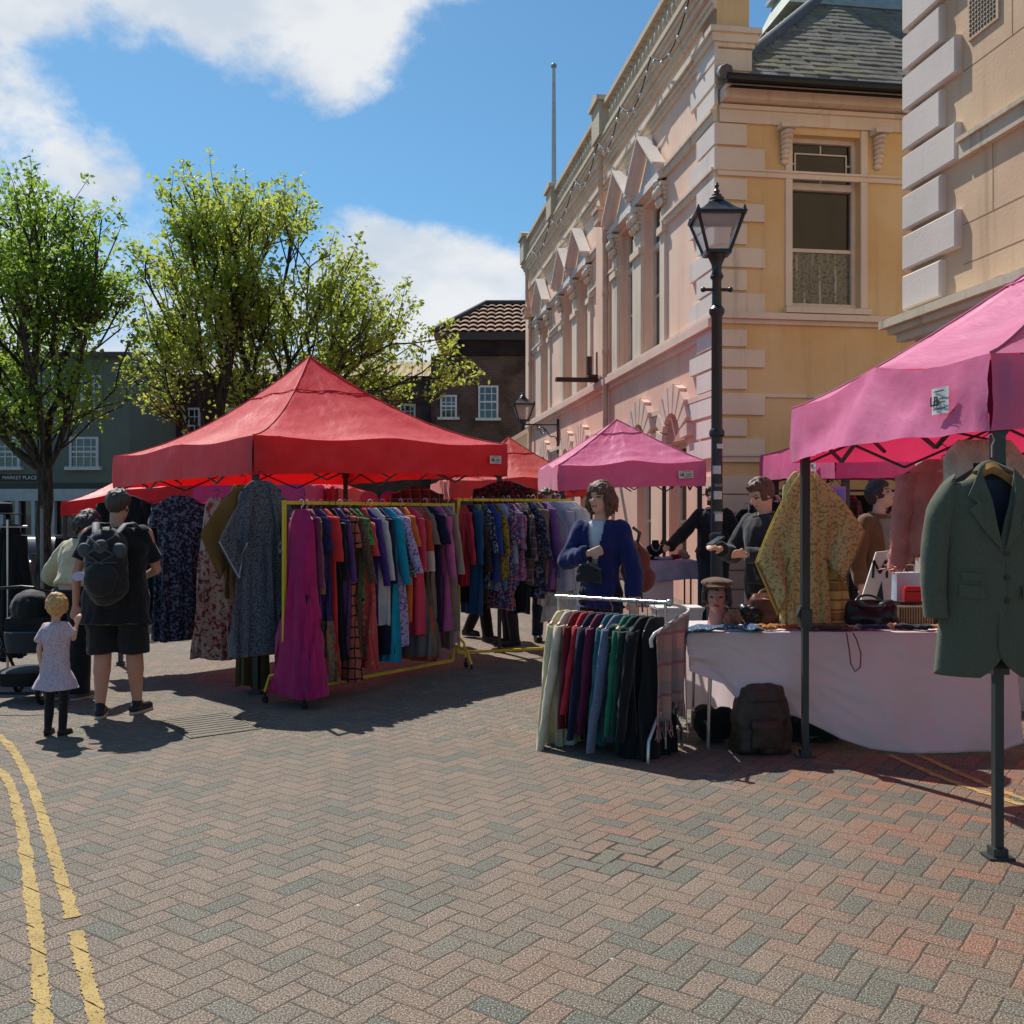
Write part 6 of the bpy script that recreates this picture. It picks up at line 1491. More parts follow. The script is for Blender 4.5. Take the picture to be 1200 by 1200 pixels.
b = MB(); b.loft([(0, .05, 1.08, .1, .035), (0, .05, 1.11, .105, .04), (0, .05, 1.2, .085, .03), (0, .05, 1.22, .07, .02)], 20, None, 3.); remesh(b, .008, 2, .012, 14).build('pouch', f_('bag_black', 'plain', S(24, 24, 26), tl=0, rough=.5), bg_, smooth=3.2)
b = MB(); b.tube([(.0, .0, 1.24), (.05, .02, 1.21), (.1, .03, 1.18)], .012, 6); b.build('strap', BPG, bg_)
rt_ = thing('tote_bag', 'dark red rucksack hanging behind the shoulder of the person in the blue jacket', 'rucksack', (WX+.30, WY+.22, 0), .3)
b = MB(); b.ell((0, 0, 1.2), (.13, .1, .2)); b.ell((.06, 0, 1.08), (.12, .09, .12)); remesh(b, .012, 2, .02, 8).build('sack', f_('rust_cloth', 'plain', S(112, 52, 48), tl=0), rt_, smooth=3.2)
b = MB(); b.tube([(.02, 0, 1.36), (.0, -.1, 1.46), (-.1, -.2, 1.5)], .014, 6); b.tube([(.06, 0, 1.0), (.07, 0, .8)], .008, 6); b.build('strap', BPG, rt_)
# man behind the lamp post
person('bearded person in a black jacket and jeans standing behind the street lamp', below(836, 12.6), 12.6, -.25, 1.80, 1.08, head=(-.3, .05), arms=[((-.38, -.1, 1.15), (-.52, -.3, 1.0), (-.5, -.8, -.3)), ((.3, .0, 1.14), (.26, -.14, .95), (-.2, -.5, -.6))],
       top={'mat': BLKT, 'm': .035, 'hem': .84, 'name': 'jacket', 'under': f_('dark_blue_shirt', 'plain', S(40, 52, 76), tl=0), 'cut': vcut, 'collar': 1}, bottom={'mat': JEAN, 'm': .02}, shoe=(SHB, SHB), hair=('short', H_BR), beard=1, vox=.012, seed=6)
# man looking at his phone
person('person with short brown hair looking down at a phone behind the gold kimono', below(897, 8.4), 8.4, -1.0, 1.86, 1.02, lean=.05, head=(-.2, .45), arms=[((-.27, -.1, 1.14), (-.14, -.36, 1.2), (.1, -1, .2)), ((.26, -.05, 1.14), (.1, -.33, 1.16), (-.2, -1, .1))],
       top={'mat': DKGY, 'm': .03, 'hem': .86, 'name': 'jacket', 'collar': 1}, bottom={'mat': BLKT}, shoe=(SHB, SHB), hair=('short', H_AU), vox=.010, seed=7)
pm_ = Matrix.Translation(V((below(897, 8.4), 8.4, gz(2.1, 8.4)))) @ Matrix.Rotation(-1.0, 4, 'Z')
ph_ = thing('phone', 'dark phone held in the hands of the person behind the gold kimono', 'phone', pm_ @ (V((-.08, -.47, 1.27))*1.06), -1.0)
b = MB(); b.cb((0, 0, 0), .075, .15, .009, Matrix.Rotation(.45, 3, 'X')); b.build('case', BLKP, ph_)
b = MB(); b.cb((0, -.002, .0055), .068, .14, .002, Matrix.Rotation(.45, 3, 'X')); b.build('screen', GLASS, ph_)
# man in brown jacket
def vcut2(p): return p.y < -.02 and p.z > .8 and abs(p.x) < .045+.04*clamp((p.z-.9)/.5, 0, 1)
person('person in a brown jacket and grey top looking upwards behind the stall', below(1030, 8.9), 8.9, .5, 1.84, .98, head=(.6, -.38), arms=[None, ((.26, .0, 1.12), (.27, -.1, .88), (0, -.2, -1))],
       top={'mat': BRJ, 'm': .03, 'hem': .84, 'name': 'jacket', 'under': GYT, 'cut': vcut2, 'collar': 1}, bottom={'mat': JEAN}, shoe=(SHB, SHB), hair=('short', H_DK), vox=.010, seed=8)
# people half hidden behind the rails
person('person in dark jeans and black coat mostly hidden behind the far yellow rail', below(640, 11.6), 11.6, .3, 1.76, 1.05, top={'mat': DKGY, 'm': .03, 'hem': .8}, bottom={'mat': JEAN}, shoe=(SHB, SHB), hair=('short', H_BR), vox=.014, seed=9)
person('person in black trousers stepping along behind the joint of the yellow rails', below(563, 11.9), 11.9, .9, 1.78, 1., top={'mat': BLKT, 'm': .03, 'hem': .85}, bottom={'mat': BLKT}, shoe=(SHB, SHB), hair=('short', H_BL), vox=.014, seed=10, legs=[((-.09, -.12, .5), (-.1, -.2, .085), (0, -1, 0)), ((.09, .05, .5), (.09, .28, .1), (0, -1, 0))])
person('person in dark trousers standing behind the right leg of the red gazebo', below(597, 11.35), 11.35, -1.2, 1.62, 1., top={'mat': MAR, 'm': .03, 'hem': .85}, bottom={'mat': DKGY}, shoe=(SHB, SHB), hair=('bob', H_DK), vox=.014, seed=11)
person('person with dark hair far behind beside the pink gazebo', below(655, 15.6), 15.6, .1, 1.7, 1., top={'mat': PKV, 'm': .03, 'hem': .85}, bottom={'mat': DKGY}, shoe=(SHB, SHB), hair=('short', H_DK), vox=.016, seed=12)
# ================================================================ right stall: table, cloth and goods
TX0, TX1, TY, TZ = 1.21, 3.42, 6.72, .80
m_, t_ = newmat('white_tablecloth'); oc_ = t_.n('ShaderNodeTexCoord').outputs['Object']; mp_ = t_.n('ShaderNodeMapping', {'Vector': oc_, 'Rotation': (0, .5, 0), 'Scale': (1, 1, .35)}).outputs[0]
bm_ = t_.n('ShaderNodeBump', {'Height': t_.m('ADD', t_.noise(mp_, 5., 4.), t_.m('MULTIPLY', t_.noise(oc_, 1.8, 2.), 1.5)), 'Strength': .6, 'Distance': .05}).outputs[0]
t_.out(t_.n('ShaderNodeMixShader', {0: .42, 1: t_.n('ShaderNodeBsdfPrincipled', {'Base Color': S(238, 232, 230), 'Roughness': .8, 'Normal': bm_}).outputs[0], 2: t_.n('ShaderNodeBsdfTranslucent', {'Color': S(244, 226, 230), 'Normal': bm_}).outputs[0]}).outputs[0]); CLW = m_
tbl = thing('folding_table', 'folding table with thin metal legs under the white cloth of the right stall', 'table', ((TX0+TX1)/2, TY+.36, 0))
hw_ = (TX1-TX0)/2
b = MB(); b.box(-hw_, hw_, -.35, .35, TZ-.04, TZ-.006); b.build('table_top', M('table_grey', S(160, 160, 160), .6), tbl)
for sx in (-1, 1):
    for sy in (-.3, .3): b = MB(); b.tube([(sx*(hw_-.14), sy, 0), (sx*(hw_-.16), sy, TZ-.04)], .014, 8); b.build('leg', CHR, tbl, smooth=.8)
b = MB(); b.tube([(-(hw_-.14), -.3, .16), (-(hw_-.14), .3, .16)], .012, 8); b.build('crossbar', CHR, tbl, smooth=.8)
hemz = [(0, .54), (.1, .46), (.14, .36), (.25, .28), (.33, .23), (.45, .1), (.54, .035), (.64, .012), (.8, .03), (.93, .02), (1, .08)]
def hz(u):
    for (a, x), (b_, y) in zip(hemz, hemz[1:]):
        if u <= b_: return lerp(x, y, (u-a)/(b_-a))
    return .08
def cfn(u, v):
    x = lerp(TX0-.03, TX1+.03, u)
    if v < .25: q = v/.25; return V((x, lerp(TY+.72, TY-.015, q), TZ+.004+.003*noise.noise(V((x*5, q*5, 0)))))
    q = (v-.25)/.75; z = lerp(TZ+.002, hz(u), q); k = 1-z/TZ
    y = TY-.02-.05*k-.10*k*k*clamp((u-.35)*3, 0, 1)
    y += (.020*sin(x*9+q*3)+.05*noise.noise(V((x*2.2+q*2.5, q*2, 1)))+.04*abs(noise.noise(V((x*4-q*4, q*3+x, 7)))))*min(1, q*2.2)
    y -= .06*max(0, 1-abs(u-.55-.25*(q-.5))*7)*q*.5
    return V((x+(.03*q*(1-2*u)), y, z))
cloth = drape('tablecloth', 'white cloth over the right stall with a slanting hem sweeping the ground', 'tablecloth', cfn, CLW, 150, 60, .003)
def sfn(u, v): 
    y = lerp(TY-.02, TY+.70, u); z = lerp(TZ+.0, .06+.12*sin(u*3), v); return V((TX0-.035-.05*v-.03*sin(u*9+v*2)*v+(.10*v*(1-u)), y, z))
b = MB(); b.grid(sfn, 24, 20); b.build('side_drop', CLW, cloth, smooth=3.2)
b = MB(); b.grid(lambda u, v: V((lerp(TX0-.02, TX1, u), TY+.72+.02*sin(u*40)*v, lerp(TZ, .1+.05*sin(u*11), v))), 80, 10); b.build('back_drop', CLW, cloth, smooth=3.2)
def on(px, Y, z=TZ+.012): return V((below(px, Y), Y, z))
# mannequin head with flat cap
mh = thing('mannequin_head', 'mannequin head with dark hair and a brown flat cap on the corner of the stall', 'mannequin head', on(840, 7.0), -.25); mh.scale = (1.2, 1.2, 1.13)
b = MB(); b.loft([(0, .0, 0, .062, .062), (0, 0, .03, .052, .052), (0, 0, .11, .045, .047)], 20); b.ell((0, 0, .2), (.062, .078, .085)); b.ell((0, -.025, .145), (.048, .05, .05)); b.ell((0, -.048, .115), (.024, .022, .018))
b.cap((0, -.074, .195), (0, -.092, .165), .007, .011); b.ell((0, -.073, .138), (.017, .01, .005)); b.ell((0, -.071, .131), (.014, .01, .005))
q = remesh(b, .006, 2); 
for i, f in enumerate(q.f):
    p = sum((q.v[k] for k in f), V())/len(f)
    if p.y < -.05 and abs(p.z-.135) < .008 and abs(p.x) < .018: q.m[i] = 1
    for sg in (-1, 1):
        if p.y < -.04 and ((p.x-sg*.027)/.012)**2+((p.z-.19)/.006)**2 < 1: q.m[i] = 2
q.build('head', [M('mannequin_skin', S(188, 130, 116), .5), M('lipstick', S(160, 50, 54), .4), EYE], mh, smooth=3.2)
b = MB()
for k in range(40):
    a = pi*(.0+1.*(k % 20)/19); rr = .068; b.cap((rr*cos(a), .0+.08*sin(a)-.02, .235-(k//20)*.05), (rr*1.12*cos(a), .005+.085*sin(a)-.02, .165-(k//20)*.035), .019, .014, n=8)
for sg in (-1, 1): b.cap((sg*.062, -.035, .25), (sg*.072, -.04, .17), .018, .012); 
b.cap((-.05, -.065, .25), (.01, -.085, .235), .014, .008)
remesh(b, .008, 1, .005, 30).build('hair', H_DK, mh, smooth=3.2)
b = MB(); b.ell((0, .005, .275), (.098, .115, .034)); b.ell((0, -.03, .262), (.085, .085, .024)); b.ell((0, -.09, .255), (.06, .045, .009))
remesh(b, .007, 2, .004, 18).build('flat_cap', f_('cap_tweed', 'leopard', S(104, 72, 44), S(80, 54, 34), sc=4, tl=0), mh, smooth=3.2)
# wig / fur scrunch
def clump(name, label, cat, c, r, mat, n=14, vox=.008, disp=.008, ds=22, seed=1, spread=.6, grp=None):
    rn = random.Random(seed); b = MB()
    for k in range(n):
        p = V((rn.uniform(-1, 1)*r[0]*spread, rn.uniform(-1, 1)*r[1]*spread, r[2]*rn.uniform(.3, .8))); s_ = rn.uniform(.3, .5); b.ell(p, (r[0]*s_, r[1]*s_, min(r[2]*s_, p.z*.98)))
    o = remesh(b, vox, 1, disp, ds, seed=seed).build(name, mat, None, smooth=3.2); o.location = c; tag(o, label, cat, grp)
    for v in o.data.vertices: v.co.z = max(v.co.z, 0)
    return o
clump('hair_piece', 'curly light brown hair piece beside the mannequin head', 'hair piece', on(857, 6.92), (.07, .06, .11), hairm('piece', S(150, 100, 76)), 16, .006, .01, 40, 2)
clump('leather_gloves', 'pile of black leather gloves between hair piece and brown bag', 'gloves', on(876, 7.05), (.12, .1, .13), M('black_leather', S(22, 23, 25), .35, .2, 9, .4, 40), 12, .008, .014, 16, 3)
SCF = f_('blue_dotted', 'dots', S(58, 84, 112), S(170, 190, 200), sc=1.6)
def scf(u, v):
    x = lerp(TX0-.03, 1.70, u); w_ = .11; yy = TY-.03+.02*sin(u*13)+(v-.5)*2*w_*(.6+.4*sin(u*8))+.06; z = TZ+.02+.03*abs(sin(u*11+v*3))*(.5+.5*sin(v*pi))+.04*max(0, u-.7)*sin(u*30)
    if u < .2: q = (1-u/.2); x = TX0-.02-.06*q; z = TZ+.02-.19*q; yy += .02*q
    return V((x, yy, z))
drape('scarf', 'blue dotted scarf lying over the left corner of the white stall cloth', 'scarf', scf, SCF, 60, 12, .01)
# brown leather bag
LBR = M('brown_leather', S(104, 58, 44), .42, .25, 6, .35, 60)
def bag(name, label, c, rz, w, d_, h, mat, handles=True, clasp=True, seed=1, sagk=.02):
    t = thing(name, label, 'bag', c, rz); b = MB()
    b.loft([(0, 0, .0, w*.46, d_*.45), (0, 0, .02, w*.5, d_*.5), (0, 0, h*.4, w*.5, d_*.52), (0, 0, h*.8, w*.46, d_*.32), (0, 0, h, w*.42, d_*.1)], 36, None, 3.4)
    remesh(b, .009, 2, sagk, 9, seed=seed).build('body', mat, t, smooth=3.2)
    b = MB(); b.tube([(-w*.42, 0, h*.97), (0, 0, h*1.02), (w*.42, 0, h*.97)], .011, 8); o = b.build('frame_rim', mat, t, smooth=.9)
    if clasp: b = MB(); b.ell((-.02, 0, h*1.05), .012); b.ell((.02, 0, h*1.05), .012); b.build('clasp', M('brass', S(180, 150, 90), .3, metal=.9), t, smooth=3.2)
    if handles:
        for s_ in (-1, 1): b = MB(); b.tube([V((w*.26*cos(a), s_*d_*(.2+.4*sin(a)), h*.86+.10*sin(a)*(.6 if s_ > 0 else -.1))) for a in [pi*k/12 for k in range(13)]], .009, 8); b.build('handle', mat, t, smooth=3.2)
    return t
bag('handbag', 'large brown leather frame bag on the stall left of the gold kimono', on(908, 7.12), .12, .40, .18, .22, LBR, seed=4)
bag('handbag', 'black leather handbag on the stall right of the gold kimono', on(1020, 6.98), -.1, .36, .16, .18, M('black_leather2', S(30, 34, 36), .3, .2, 9, .3, 50), seed=6, clasp=False)
LBR2 = M('worn_brown_leather', S(66, 48, 38), .5, .35, 5, .4, 50)
rk = thing('rucksack', 'worn dark brown leather rucksack standing under the front of the stall', 'rucksack', V((below(891, 6.68), 6.68, 0)), .08)
b = MB(); b.loft([(0, 0, .0, .19, .11), (0, 0, .03, .205, .125), (0, 0, .25, .2, .12), (0, .0, .38, .16, .10), (0, 0, .42, .12, .07)], 32, None, 3.); remesh(b, .01, 2, .02, 8, seed=2).build('body', LBR2, rk, smooth=3.2)
b = MB(); b.loft([(0, -.02, .36, .15, .11), (0, -.02, .44, .14, .095), (0, -.0, .465, .06, .04)], 28, None, 3.); remesh(b, .01, 2, .012, 10).build('flap', LBR2, rk, smooth=3.2)
b = MB(); b.loft([(0, -.13, .05, .11, .03), (0, -.135, .2, .11, .035), (0, -.13, .24, .1, .02)], 24, None, 3.); remesh(b, .01, 2, .008, 10).build('front_pocket', LBR2, rk, smooth=3.2)
clump('fabric_bag', 'black cloth bag slumped under the left end of the stall', 'bag', V((below(842, 7.0), 7.0, 0)), (.19, .13, .24), f_('soft_black'), 14, .012, .02, 9, 9)
clump('storage_bag', 'dark green sack in the shadow behind the tent leg under the stall', 'bag', V((below(955, 7.05), 7.05, 0)), (.26, .16, .2), f_('dark_green'), 14, .014, .02, 9, 12)
# jewellery and scarves heaped on the stall front
for k, (px, lab, c_, r_) in enumerate(((896, 'mustard and orange bead strings in front of the brown bag', S(196, 130, 50), (.10, .05, .035)), (925, 'rust red beads beside the tent leg on the stall', S(170, 78, 44), (.08, .04, .03)),
        (965, 'folded brown scarf under the hem of the gold kimono', S(92, 60, 50), (.16, .07, .035)), (1000, 'small cream and black scarf folded on the stall edge', S(170, 166, 150), (.07, .05, .03)), (1022, 'navy blue scarf crumpled before the black handbag', S(40, 46, 84), (.1, .05, .03)),
        (1047, 'salmon rose corsage on the stall edge', S(206, 140, 116), (.035, .03, .045)), (1070, 'black gloves laid beside the woven basket', S(26, 30, 40), (.11, .06, .035)), (1090, 'tan leather purse near the tweed jacket sleeve', S(196, 150, 90), (.05, .04, .03)))):
    clump('trinket', lab, 'accessory', on(px, 6.80+.02*(k % 2)), r_, f_('trk%d' % k, 'leopard', c_, (c_[0]*.5, c_[1]*.5, c_[2]*.5), sc=2), 12, .005, .008, 30, 20+k, .8, grp='small accessories on the stall')
bk2 = thing('woven_basket', 'brown slatted basket bag on the stall behind the black gloves', 'basket', on(1066, 7.08), .1)
b = MB(); b.box(-.13, .13, -.08, .08, 0, .14); b.build('body', M('basket_dark', S(70, 54, 42), .8), bk2)
b = MB()
for k in range(14): x = -.125+k*.0192; b.box(x-.005, x+.005, -.09, -.0805, .005, .14)
b.build('slats', M('basket_slat', S(150, 130, 96), .7), bk2)
tn = thing('red_tin', 'small bright red case standing at the back of the stall', 'case', on(1069, 7.25, TZ+.155), .05)
b = MB(); b.loft([(0, 0, 0, .062, .03), (0, 0, .1, .062, .03), (0, 0, .125, .052, .024)], 28, None, 6.); b.build('body', M('red_gloss', S(200, 30, 30), .35), tn, smooth=.5)
b = MB(); b.box(-.06, .06, -.034, -.0302, .085, .09); b.build('lid_seam', BLK, tn)
b = MB(); b.box(-.15, .15, -.06, .06, 0, .155); o = b.build('display_box', M('display_grey', S(70, 60, 52), .8), None); o.location = on(1075, 7.25); tag(o, 'dark box raising the small red case on the stall', 'box')
# white sign with M
sg_ = thing('display_sign', 'white slanted card sign with letter M and dark green triangle behind the black handbag', 'sign', on(1034, 7.32), 0)
wp = lambda px, py: V((P(px, py, 7.32).x-sg_.location.x, 0, P(px, py, 7.32).z-sg_.location.z))
b = MB(); b.prism([wp(1006, 713), wp(1027, 647), wp(1046, 645), wp(1044, 713)], (0, .02, 0)); b.build('card', M('card_white', S(206, 212, 206), .7, .05), sg_)
b = MB(); b.prism([wp(1024, 709)+V((0, -.004, 0)), wp(1036, 709)+V((0, -.004, 0)), wp(1033, 681)+V((0, -.004, 0))], (0, .003, 0)); b.build('triangle', M('sign_green', S(24, 50, 42), .6), sg_)
b = MB(); mc = wp(1031, 667)+V((0, -.004, 0))
for p0, p1 in (((-.052, -.065), (-.046, .065)), ((-.046, .065), (.0, -.03)), ((0, -.03), (.046, .065)), ((.046, .065), (.052, -.065))): b.bar(mc+V((p0[0], 0, p0[1])), mc+V((p1[0], 0, p1[1])), .006, .016)
b.build('lettering', M('sign_ink', S(34, 38, 38), .6), sg_)
cb_ = thing('carrier_bag', 'pale blue paper carrier bag beside the white M sign', 'bag', on(1060, 7.42), .3)
b = MB(); b.rings([[V((x*.11*k, y*.05*k, z)) for x, y in ((-1, -1), (1, -1), (1, 1), (-1, 1))] for k, z in ((1, 0), (1, .15), (.98, .3), (1, .36))]); b.build('body', M('paper_blue', S(176, 190, 206), .7), cb_)
b = MB(); b.tube([(-.05, -.052, .35), (-.04, -.055, .42), (.04, -.055, .42), (.05, -.052, .35)], .004, 6); b.build('handle', WHP, cb_)
o = part('red_strap', M('red_strap', S(150, 30, 36), .5), None, lambda b: b.tube([V((below(px, 6.62), 6.62-.0*k, CH+(HY-py)*6.62/F)) for k, (px, py) in enumerate(((992, 742), (995, 760), (997, 778), (1002, 787), (1008, 782), (1009, 766), (1004, 750), (1000, 742)))], .008, 6, sq=.5), smooth=3.2); tag(o, 'thin red strap looping down over the front of the white cloth', 'strap')
# hanging picture and dark rail behind the stall
pc = thing('hanging_picture', 'purple and blue picture hanging from the magenta gazebo', 'picture', P(979, 570, 9.9))
b = MB(); b.box(-.10, .10, -.01, .01, -.34, 0); b.build('backing', M('pic_pink', S(170, 110, 170), .6), pc)
m_, t_ = newmat('picture_paint'); oc_ = t_.n('ShaderNodeTexCoord').outputs['Object']; t_.out(t_.bsdf(t_.ramp(t_.noise(oc_, 9., 4.), [(.3, S(60, 60, 140)), (.5, S(110, 110, 200)), (.7, S(150, 90, 150))]), .5))
b = MB(); b.box(-.08, .08, -.014, -.0105, -.31, -.03); b.build('print', m_, pc); b = MB(); b.tube([(-.06, 0, 0), (0, 0, .09), (.06, 0, 0)], .004, 6); b.build('string', BLK, pc)
KA, KB = V((3.05, 12.2, 0)), V((5.1, 12.2, 0)); frame_rail('dark clothes rail in the shade under the magenta gazebo', KA, KB, 1.75, FRAME)
cols = [('black wool coat', BLKc), ('maroon coat', MAR), ('dark brown coat', DBR), ('navy coat', NVY), ('dark floral dress', DFL), ('black silk dress', BLKc), ('black and red printed dress', BPR), ('plum checked coat', PCH), ('charcoal jacket', DKGY), ('brown plaid coat', BPL), ('dark green coat', DGN), ('black printed blouse', BWP), ('deep red dress', MAR), ('navy jacket', NVY), ('dark coat with rose pattern', PFL), ('black cape', BLKc), ('brown coat', DBR)]
for i, (nm, mt) in enumerate(cols):
    p = KA.lerp(KB, .03+.94*i/(len(cols)-1)); R.seed(i+300)
    garment('%s, %s on the shaded rail behind the stall' % (nm, ['first from the left', 'second from the left', 'third from the left', 'fourth from the left', 'fifth from the left', 'sixth from the left', 'seventh from the left', 'eighth from the left', 'in the middle', 'eighth from the right', 'seventh from the right', 'sixth from the right', 'fifth from the right', 'fourth from the right', 'third from the right', 'second from the right', 'last'][i]), 'coat' if 'coat' in nm else nm.split()[-1], (p.x, p.y, gz(p.x, p.y)+1.77), pi/2+R.uniform(.1, .9), mt, R.uniform(1.15, 1.5), .2, .25, .07, .6, .065, seed=500+i, grp='dark clothes on the shaded rail', hang=False)
garment('black coat hanging low on the cream quoins beyond the person with the phone', 'coat', hangp(875, 590, 12.9), .2, BLKc, .62, .17, .2, .09, .5, .07, seed=530)
# ================================================================ middle stall
mt_ = thing('display_table', 'table under the small pink gazebo covered by a pale lilac cloth', 'table', (2.02, 13.45, gz(2.02, 13.4)))
b = MB(); b.box(-.42, .42, -.26, .3, .76, .79); b.build('table_top', M('table_grey'  , S(160, 160, 160)), mt_)
for sx in (-1, 1):
    for sy in (-.22, .26): b = MB(); b.tube([(sx*.38, sy, 0), (sx*.38, sy, .76)], .012, 8); b.build('leg', FRAME, mt_)
LCL = f_('lilac_cloth', 'plain', S(196, 184, 204), tl=.2)
def mcl(u, v):
    x = lerp(1.56, 2.48, u); z0 = gz(2.02, 13.4)+.80
    if v < .3: return V((x, lerp(13.8, 13.16, v/.3), z0+.0))
    q = (v-.3)/.7; return V((x+.01*sin(q*6), 13.15-.02*q+.02*sin(x*22)*q, z0-q*.26-.02*sin(u*5)*q))
drape('tablecloth', 'pale lilac cloth hanging from the table under the small pink gazebo', 'tablecloth', mcl, LCL, 50, 20, .003)
def mcl2(u, v):
    x = lerp(1.60, 2.16, u); return V((x, 13.19+.015*sin(x*19)*v, gz(2.02, 13.4)+.74-.56*v))
drape('tablecloth', 'second pale cloth hanging lower behind the lilac one under the small pink gazebo', 'tablecloth', mcl2, CLW, 40, 16, .003)
zt_ = gz(2.02, 13.4)+.802
jb = thing('jewellery_bust', 'black velvet necklace bust on the table under the small pink gazebo', 'bust', (below(768, 13.4), 13.4, zt_))
b = MB(); b.loft([(0, 0, 0, .1, .05), (0, 0, .02, .1, .05), (0, 0, .06, .05, .03), (0, 0, .12, .13, .06), (0, 0, .18, .12, .05), (0, 0, .22, .05, .04), (0, 0, .27, .045, .04)], 20); b.build('bust', f_('soft_black'), jb, smooth=1.)
b = MB(); b.tube([(-.06, -.03, .21), (-.04, -.06, .15), (0, -.07, .12), (.04, -.06, .15), (.06, -.03, .21)], .006, 6); b.build('necklace', CHR, jb)
clump('bead_box', 'small box of dark beads left of the necklace bust', 'box', (below(755, 13.35), 13.35, zt_), (.05, .05, .1), f_('brown_tweed'), 8, .01, .008, 20, 41)
clump('pouch', 'pale blue pouch before the necklace bust', 'pouch', (below(778, 13.3), 13.3, zt_), (.14, .06, .05), f_('pale_blue'), 8, .01, .008, 20, 42)
clump('purse', 'dark red purse right of the necklace bust', 'purse', (below(793, 13.35), 13.35, zt_), (.09, .06, .08), MAR, 8, .01, .008, 20, 43)
clump('straw_hat', 'pinkish straw hat at the right end of the lilac table', 'hat', (below(804, 13.5), 13.5, zt_), (.13, .1, .12), f_('beige'), 8, .01, .006, 20, 44)
# plastic crate below
pcx = thing('plastic_crate', 'pale translucent plastic crate on the ground before the lilac table', 'crate', (below(793, 11.6), 11.6, gz(1.9, 11.6)), .1)
b = MB(); b.rings([[V((x*.26*k, y*.18*k, z)) for x, y in ((-1, -1), (1, -1), (1, 1), (-1, 1))] for k, z in ((.9, 0), (1, .34), (1.04, .35), (1.04, .37))]); b.build('tub', M('crate_white', S(196, 200, 202), .4), pcx)
b = MB(); b.box(-.28, .28, -.2, .2, .372, .395); b.build('lid', WHP, pcx)
# pink fans
for k, px in enumerate((432, 456)):
    fn_ = thing('round_fan', ['pleated pink round fan above the yellow rail, left of two', 'plain magenta round fan above the yellow rail, right of two'][k], 'fan', P(px, 587, 13.6)); b = MB()
    r_ = .135; vs = [V((0, 0, 0))]; n_ = 40
    vs += [V((r_*(1 if j % 2 else .97)*cos(2*pi*j/n_), (.012 if (j % 2 and k == 0) else 0), r_*sin(2*pi*j/n_))) for j in range(n_)]
    b.add(vs, [(0, 1+j, 1+(j+1) % n_) for j in range(n_)]); o = b.build('leaf', f_('pink_silk') if k == 0 else f_('magenta'), fn_); md = o.modifiers.new('s', 'SOLIDIFY'); md.thickness = .01
    b = MB(); b.tube([(0, .01, .0), (0, .01, -.4)], .009, 6); b.build('handle', WOODH, fn_)
# ================================================================ left edge
ST = thing('coat_stand', 'T-shaped stand with dark coats at the left edge of the square', 'coat stand', (below(9, 10.), 10., gz(-5.1, 10)))
b = MB(); b.tube([(0, 0, 0), (0, 0, 1.62)], .014, 8); b.build('post', CHR, ST, smooth=.8); b = MB(); b.tube([(-.35, 0, 1.55), (.2, 0, 1.55)], .012, 8); b.build('crossbar', CHR, ST)
for a in range(3): b = MB(); an = a*2.1; b.tube([(0, 0, .1), (.3*cos(an), .3*sin(an), .01)], .012, 6); b.build('foot', CHR, ST)
o = garment('long black coat on the stand at the far left edge', 'coat', hangp(12, 606, 10.05), .1, BLKc, 1.35, .12, .15, .09, .6, .07, seed=610, slope=1.3)
o = garment('navy coat behind the black one on the left stand', 'coat', hangp(-14, 606, 10.1), .3, NVY, 1.4, .15, .22, .09, .6, .07, seed=611, slope=1.3)
o = part('black_hat', f_('soft_black'), None, lambda b: b.lathe([(.17, 0), (.17, .012), (.09, .02), (.085, .11), (.06, .125), (.0, .13)], (0, 0, 0), 24), smooth=.8); o.location = hangp(4, 603, 10.0); tag(o, 'black brimmed hat on top of the stand at the left edge', 'hat')
# pushchair
pc_ = thing('pushchair', 'black pushchair with raised hood held by the person in the cream sweater', 'pushchair', (below(38, 8.75), 8.75, gz(-4.2, 8.7)), 0)
b = MB(); b.tube([(.10, -.18, 1.0), (-.0, -.2, 1.01), (-.26, -.18, .99), (-.36, -.1, .95), (-.30, .1, .45), (-.26, .3, .12)], .014, 8); b.tube([(.10, -.18, 1.0), (.22, -.1, .95), (.2, .1, .45), (.2, .3, .12)], .014, 8)
b.tube([(-.30, .1, .5), (-.3, -.28, .1)], .013, 8); b.tube([(.2, .1, .5), (.2, -.28, .1)], .013, 8); b.tube([(-.3, -.28, .1), (.2, -.28, .1)], .012, 8); b.build('frame', M('pram_metal', S(34, 36, 38), .35, metal=.5), pc_, smooth=.8)
b = MB(); b.ell((-.05, .12, .80), (.19, .2, .17)); b.box(-.23, .13, -.04, .3, .5, .72); q = remesh(b, .012, 3, .008, 8); q.build('hood', f_('pram_fabric', 'plain', S(22, 23, 26), tl=0, rough=.7), pc_, smooth=3.2)
b = MB(); b.loft([(-.05, .08, .42, .17, .2), (-.05, .08, .52, .19, .22), (-.05, .08, .6, .19, .22)], 24, None, 3.); b.build('seat', f_('pram_grey', 'plain', S(50, 52, 56), tl=0), pc_, smooth=.8)
b = MB(); b.loft([(-.05, .02, .14, .19, .22), (-.05, .02, .26, .22, .26), (-.05, .02, .27, .2, .24)], 24, None, 4.); b.build('basket', f_('pram_fabric'), pc_, smooth=.8)
for x, y, r_ in ((-.33, -.28, .13), (.23, -.28, .13), (-.28, .32, .1), (.22, .32, .1)):
    b = MB(); b.tube([V((x, y+(r_-.018)*cos(a), r_+(r_-.018)*sin(a))) for a in [2*pi*k/20 for k in range(20)]], .019, 8, closed=True); o = b.build('wheel', BLK, pc_, smooth=3.2)
    b = MB(); b.tube([(x-.015, y, r_), (x+.015, y, r_)], .03, 10)
    for k in range(5): an = 2*pi*k/5; b.tube([(x, y, r_), (x, y+(r_-.02)*cos(an), r_+(r_-.02)*sin(an))], .008, 6)
    b.build('hub', M('wheel_grey', S(110, 112, 114), .5), o)
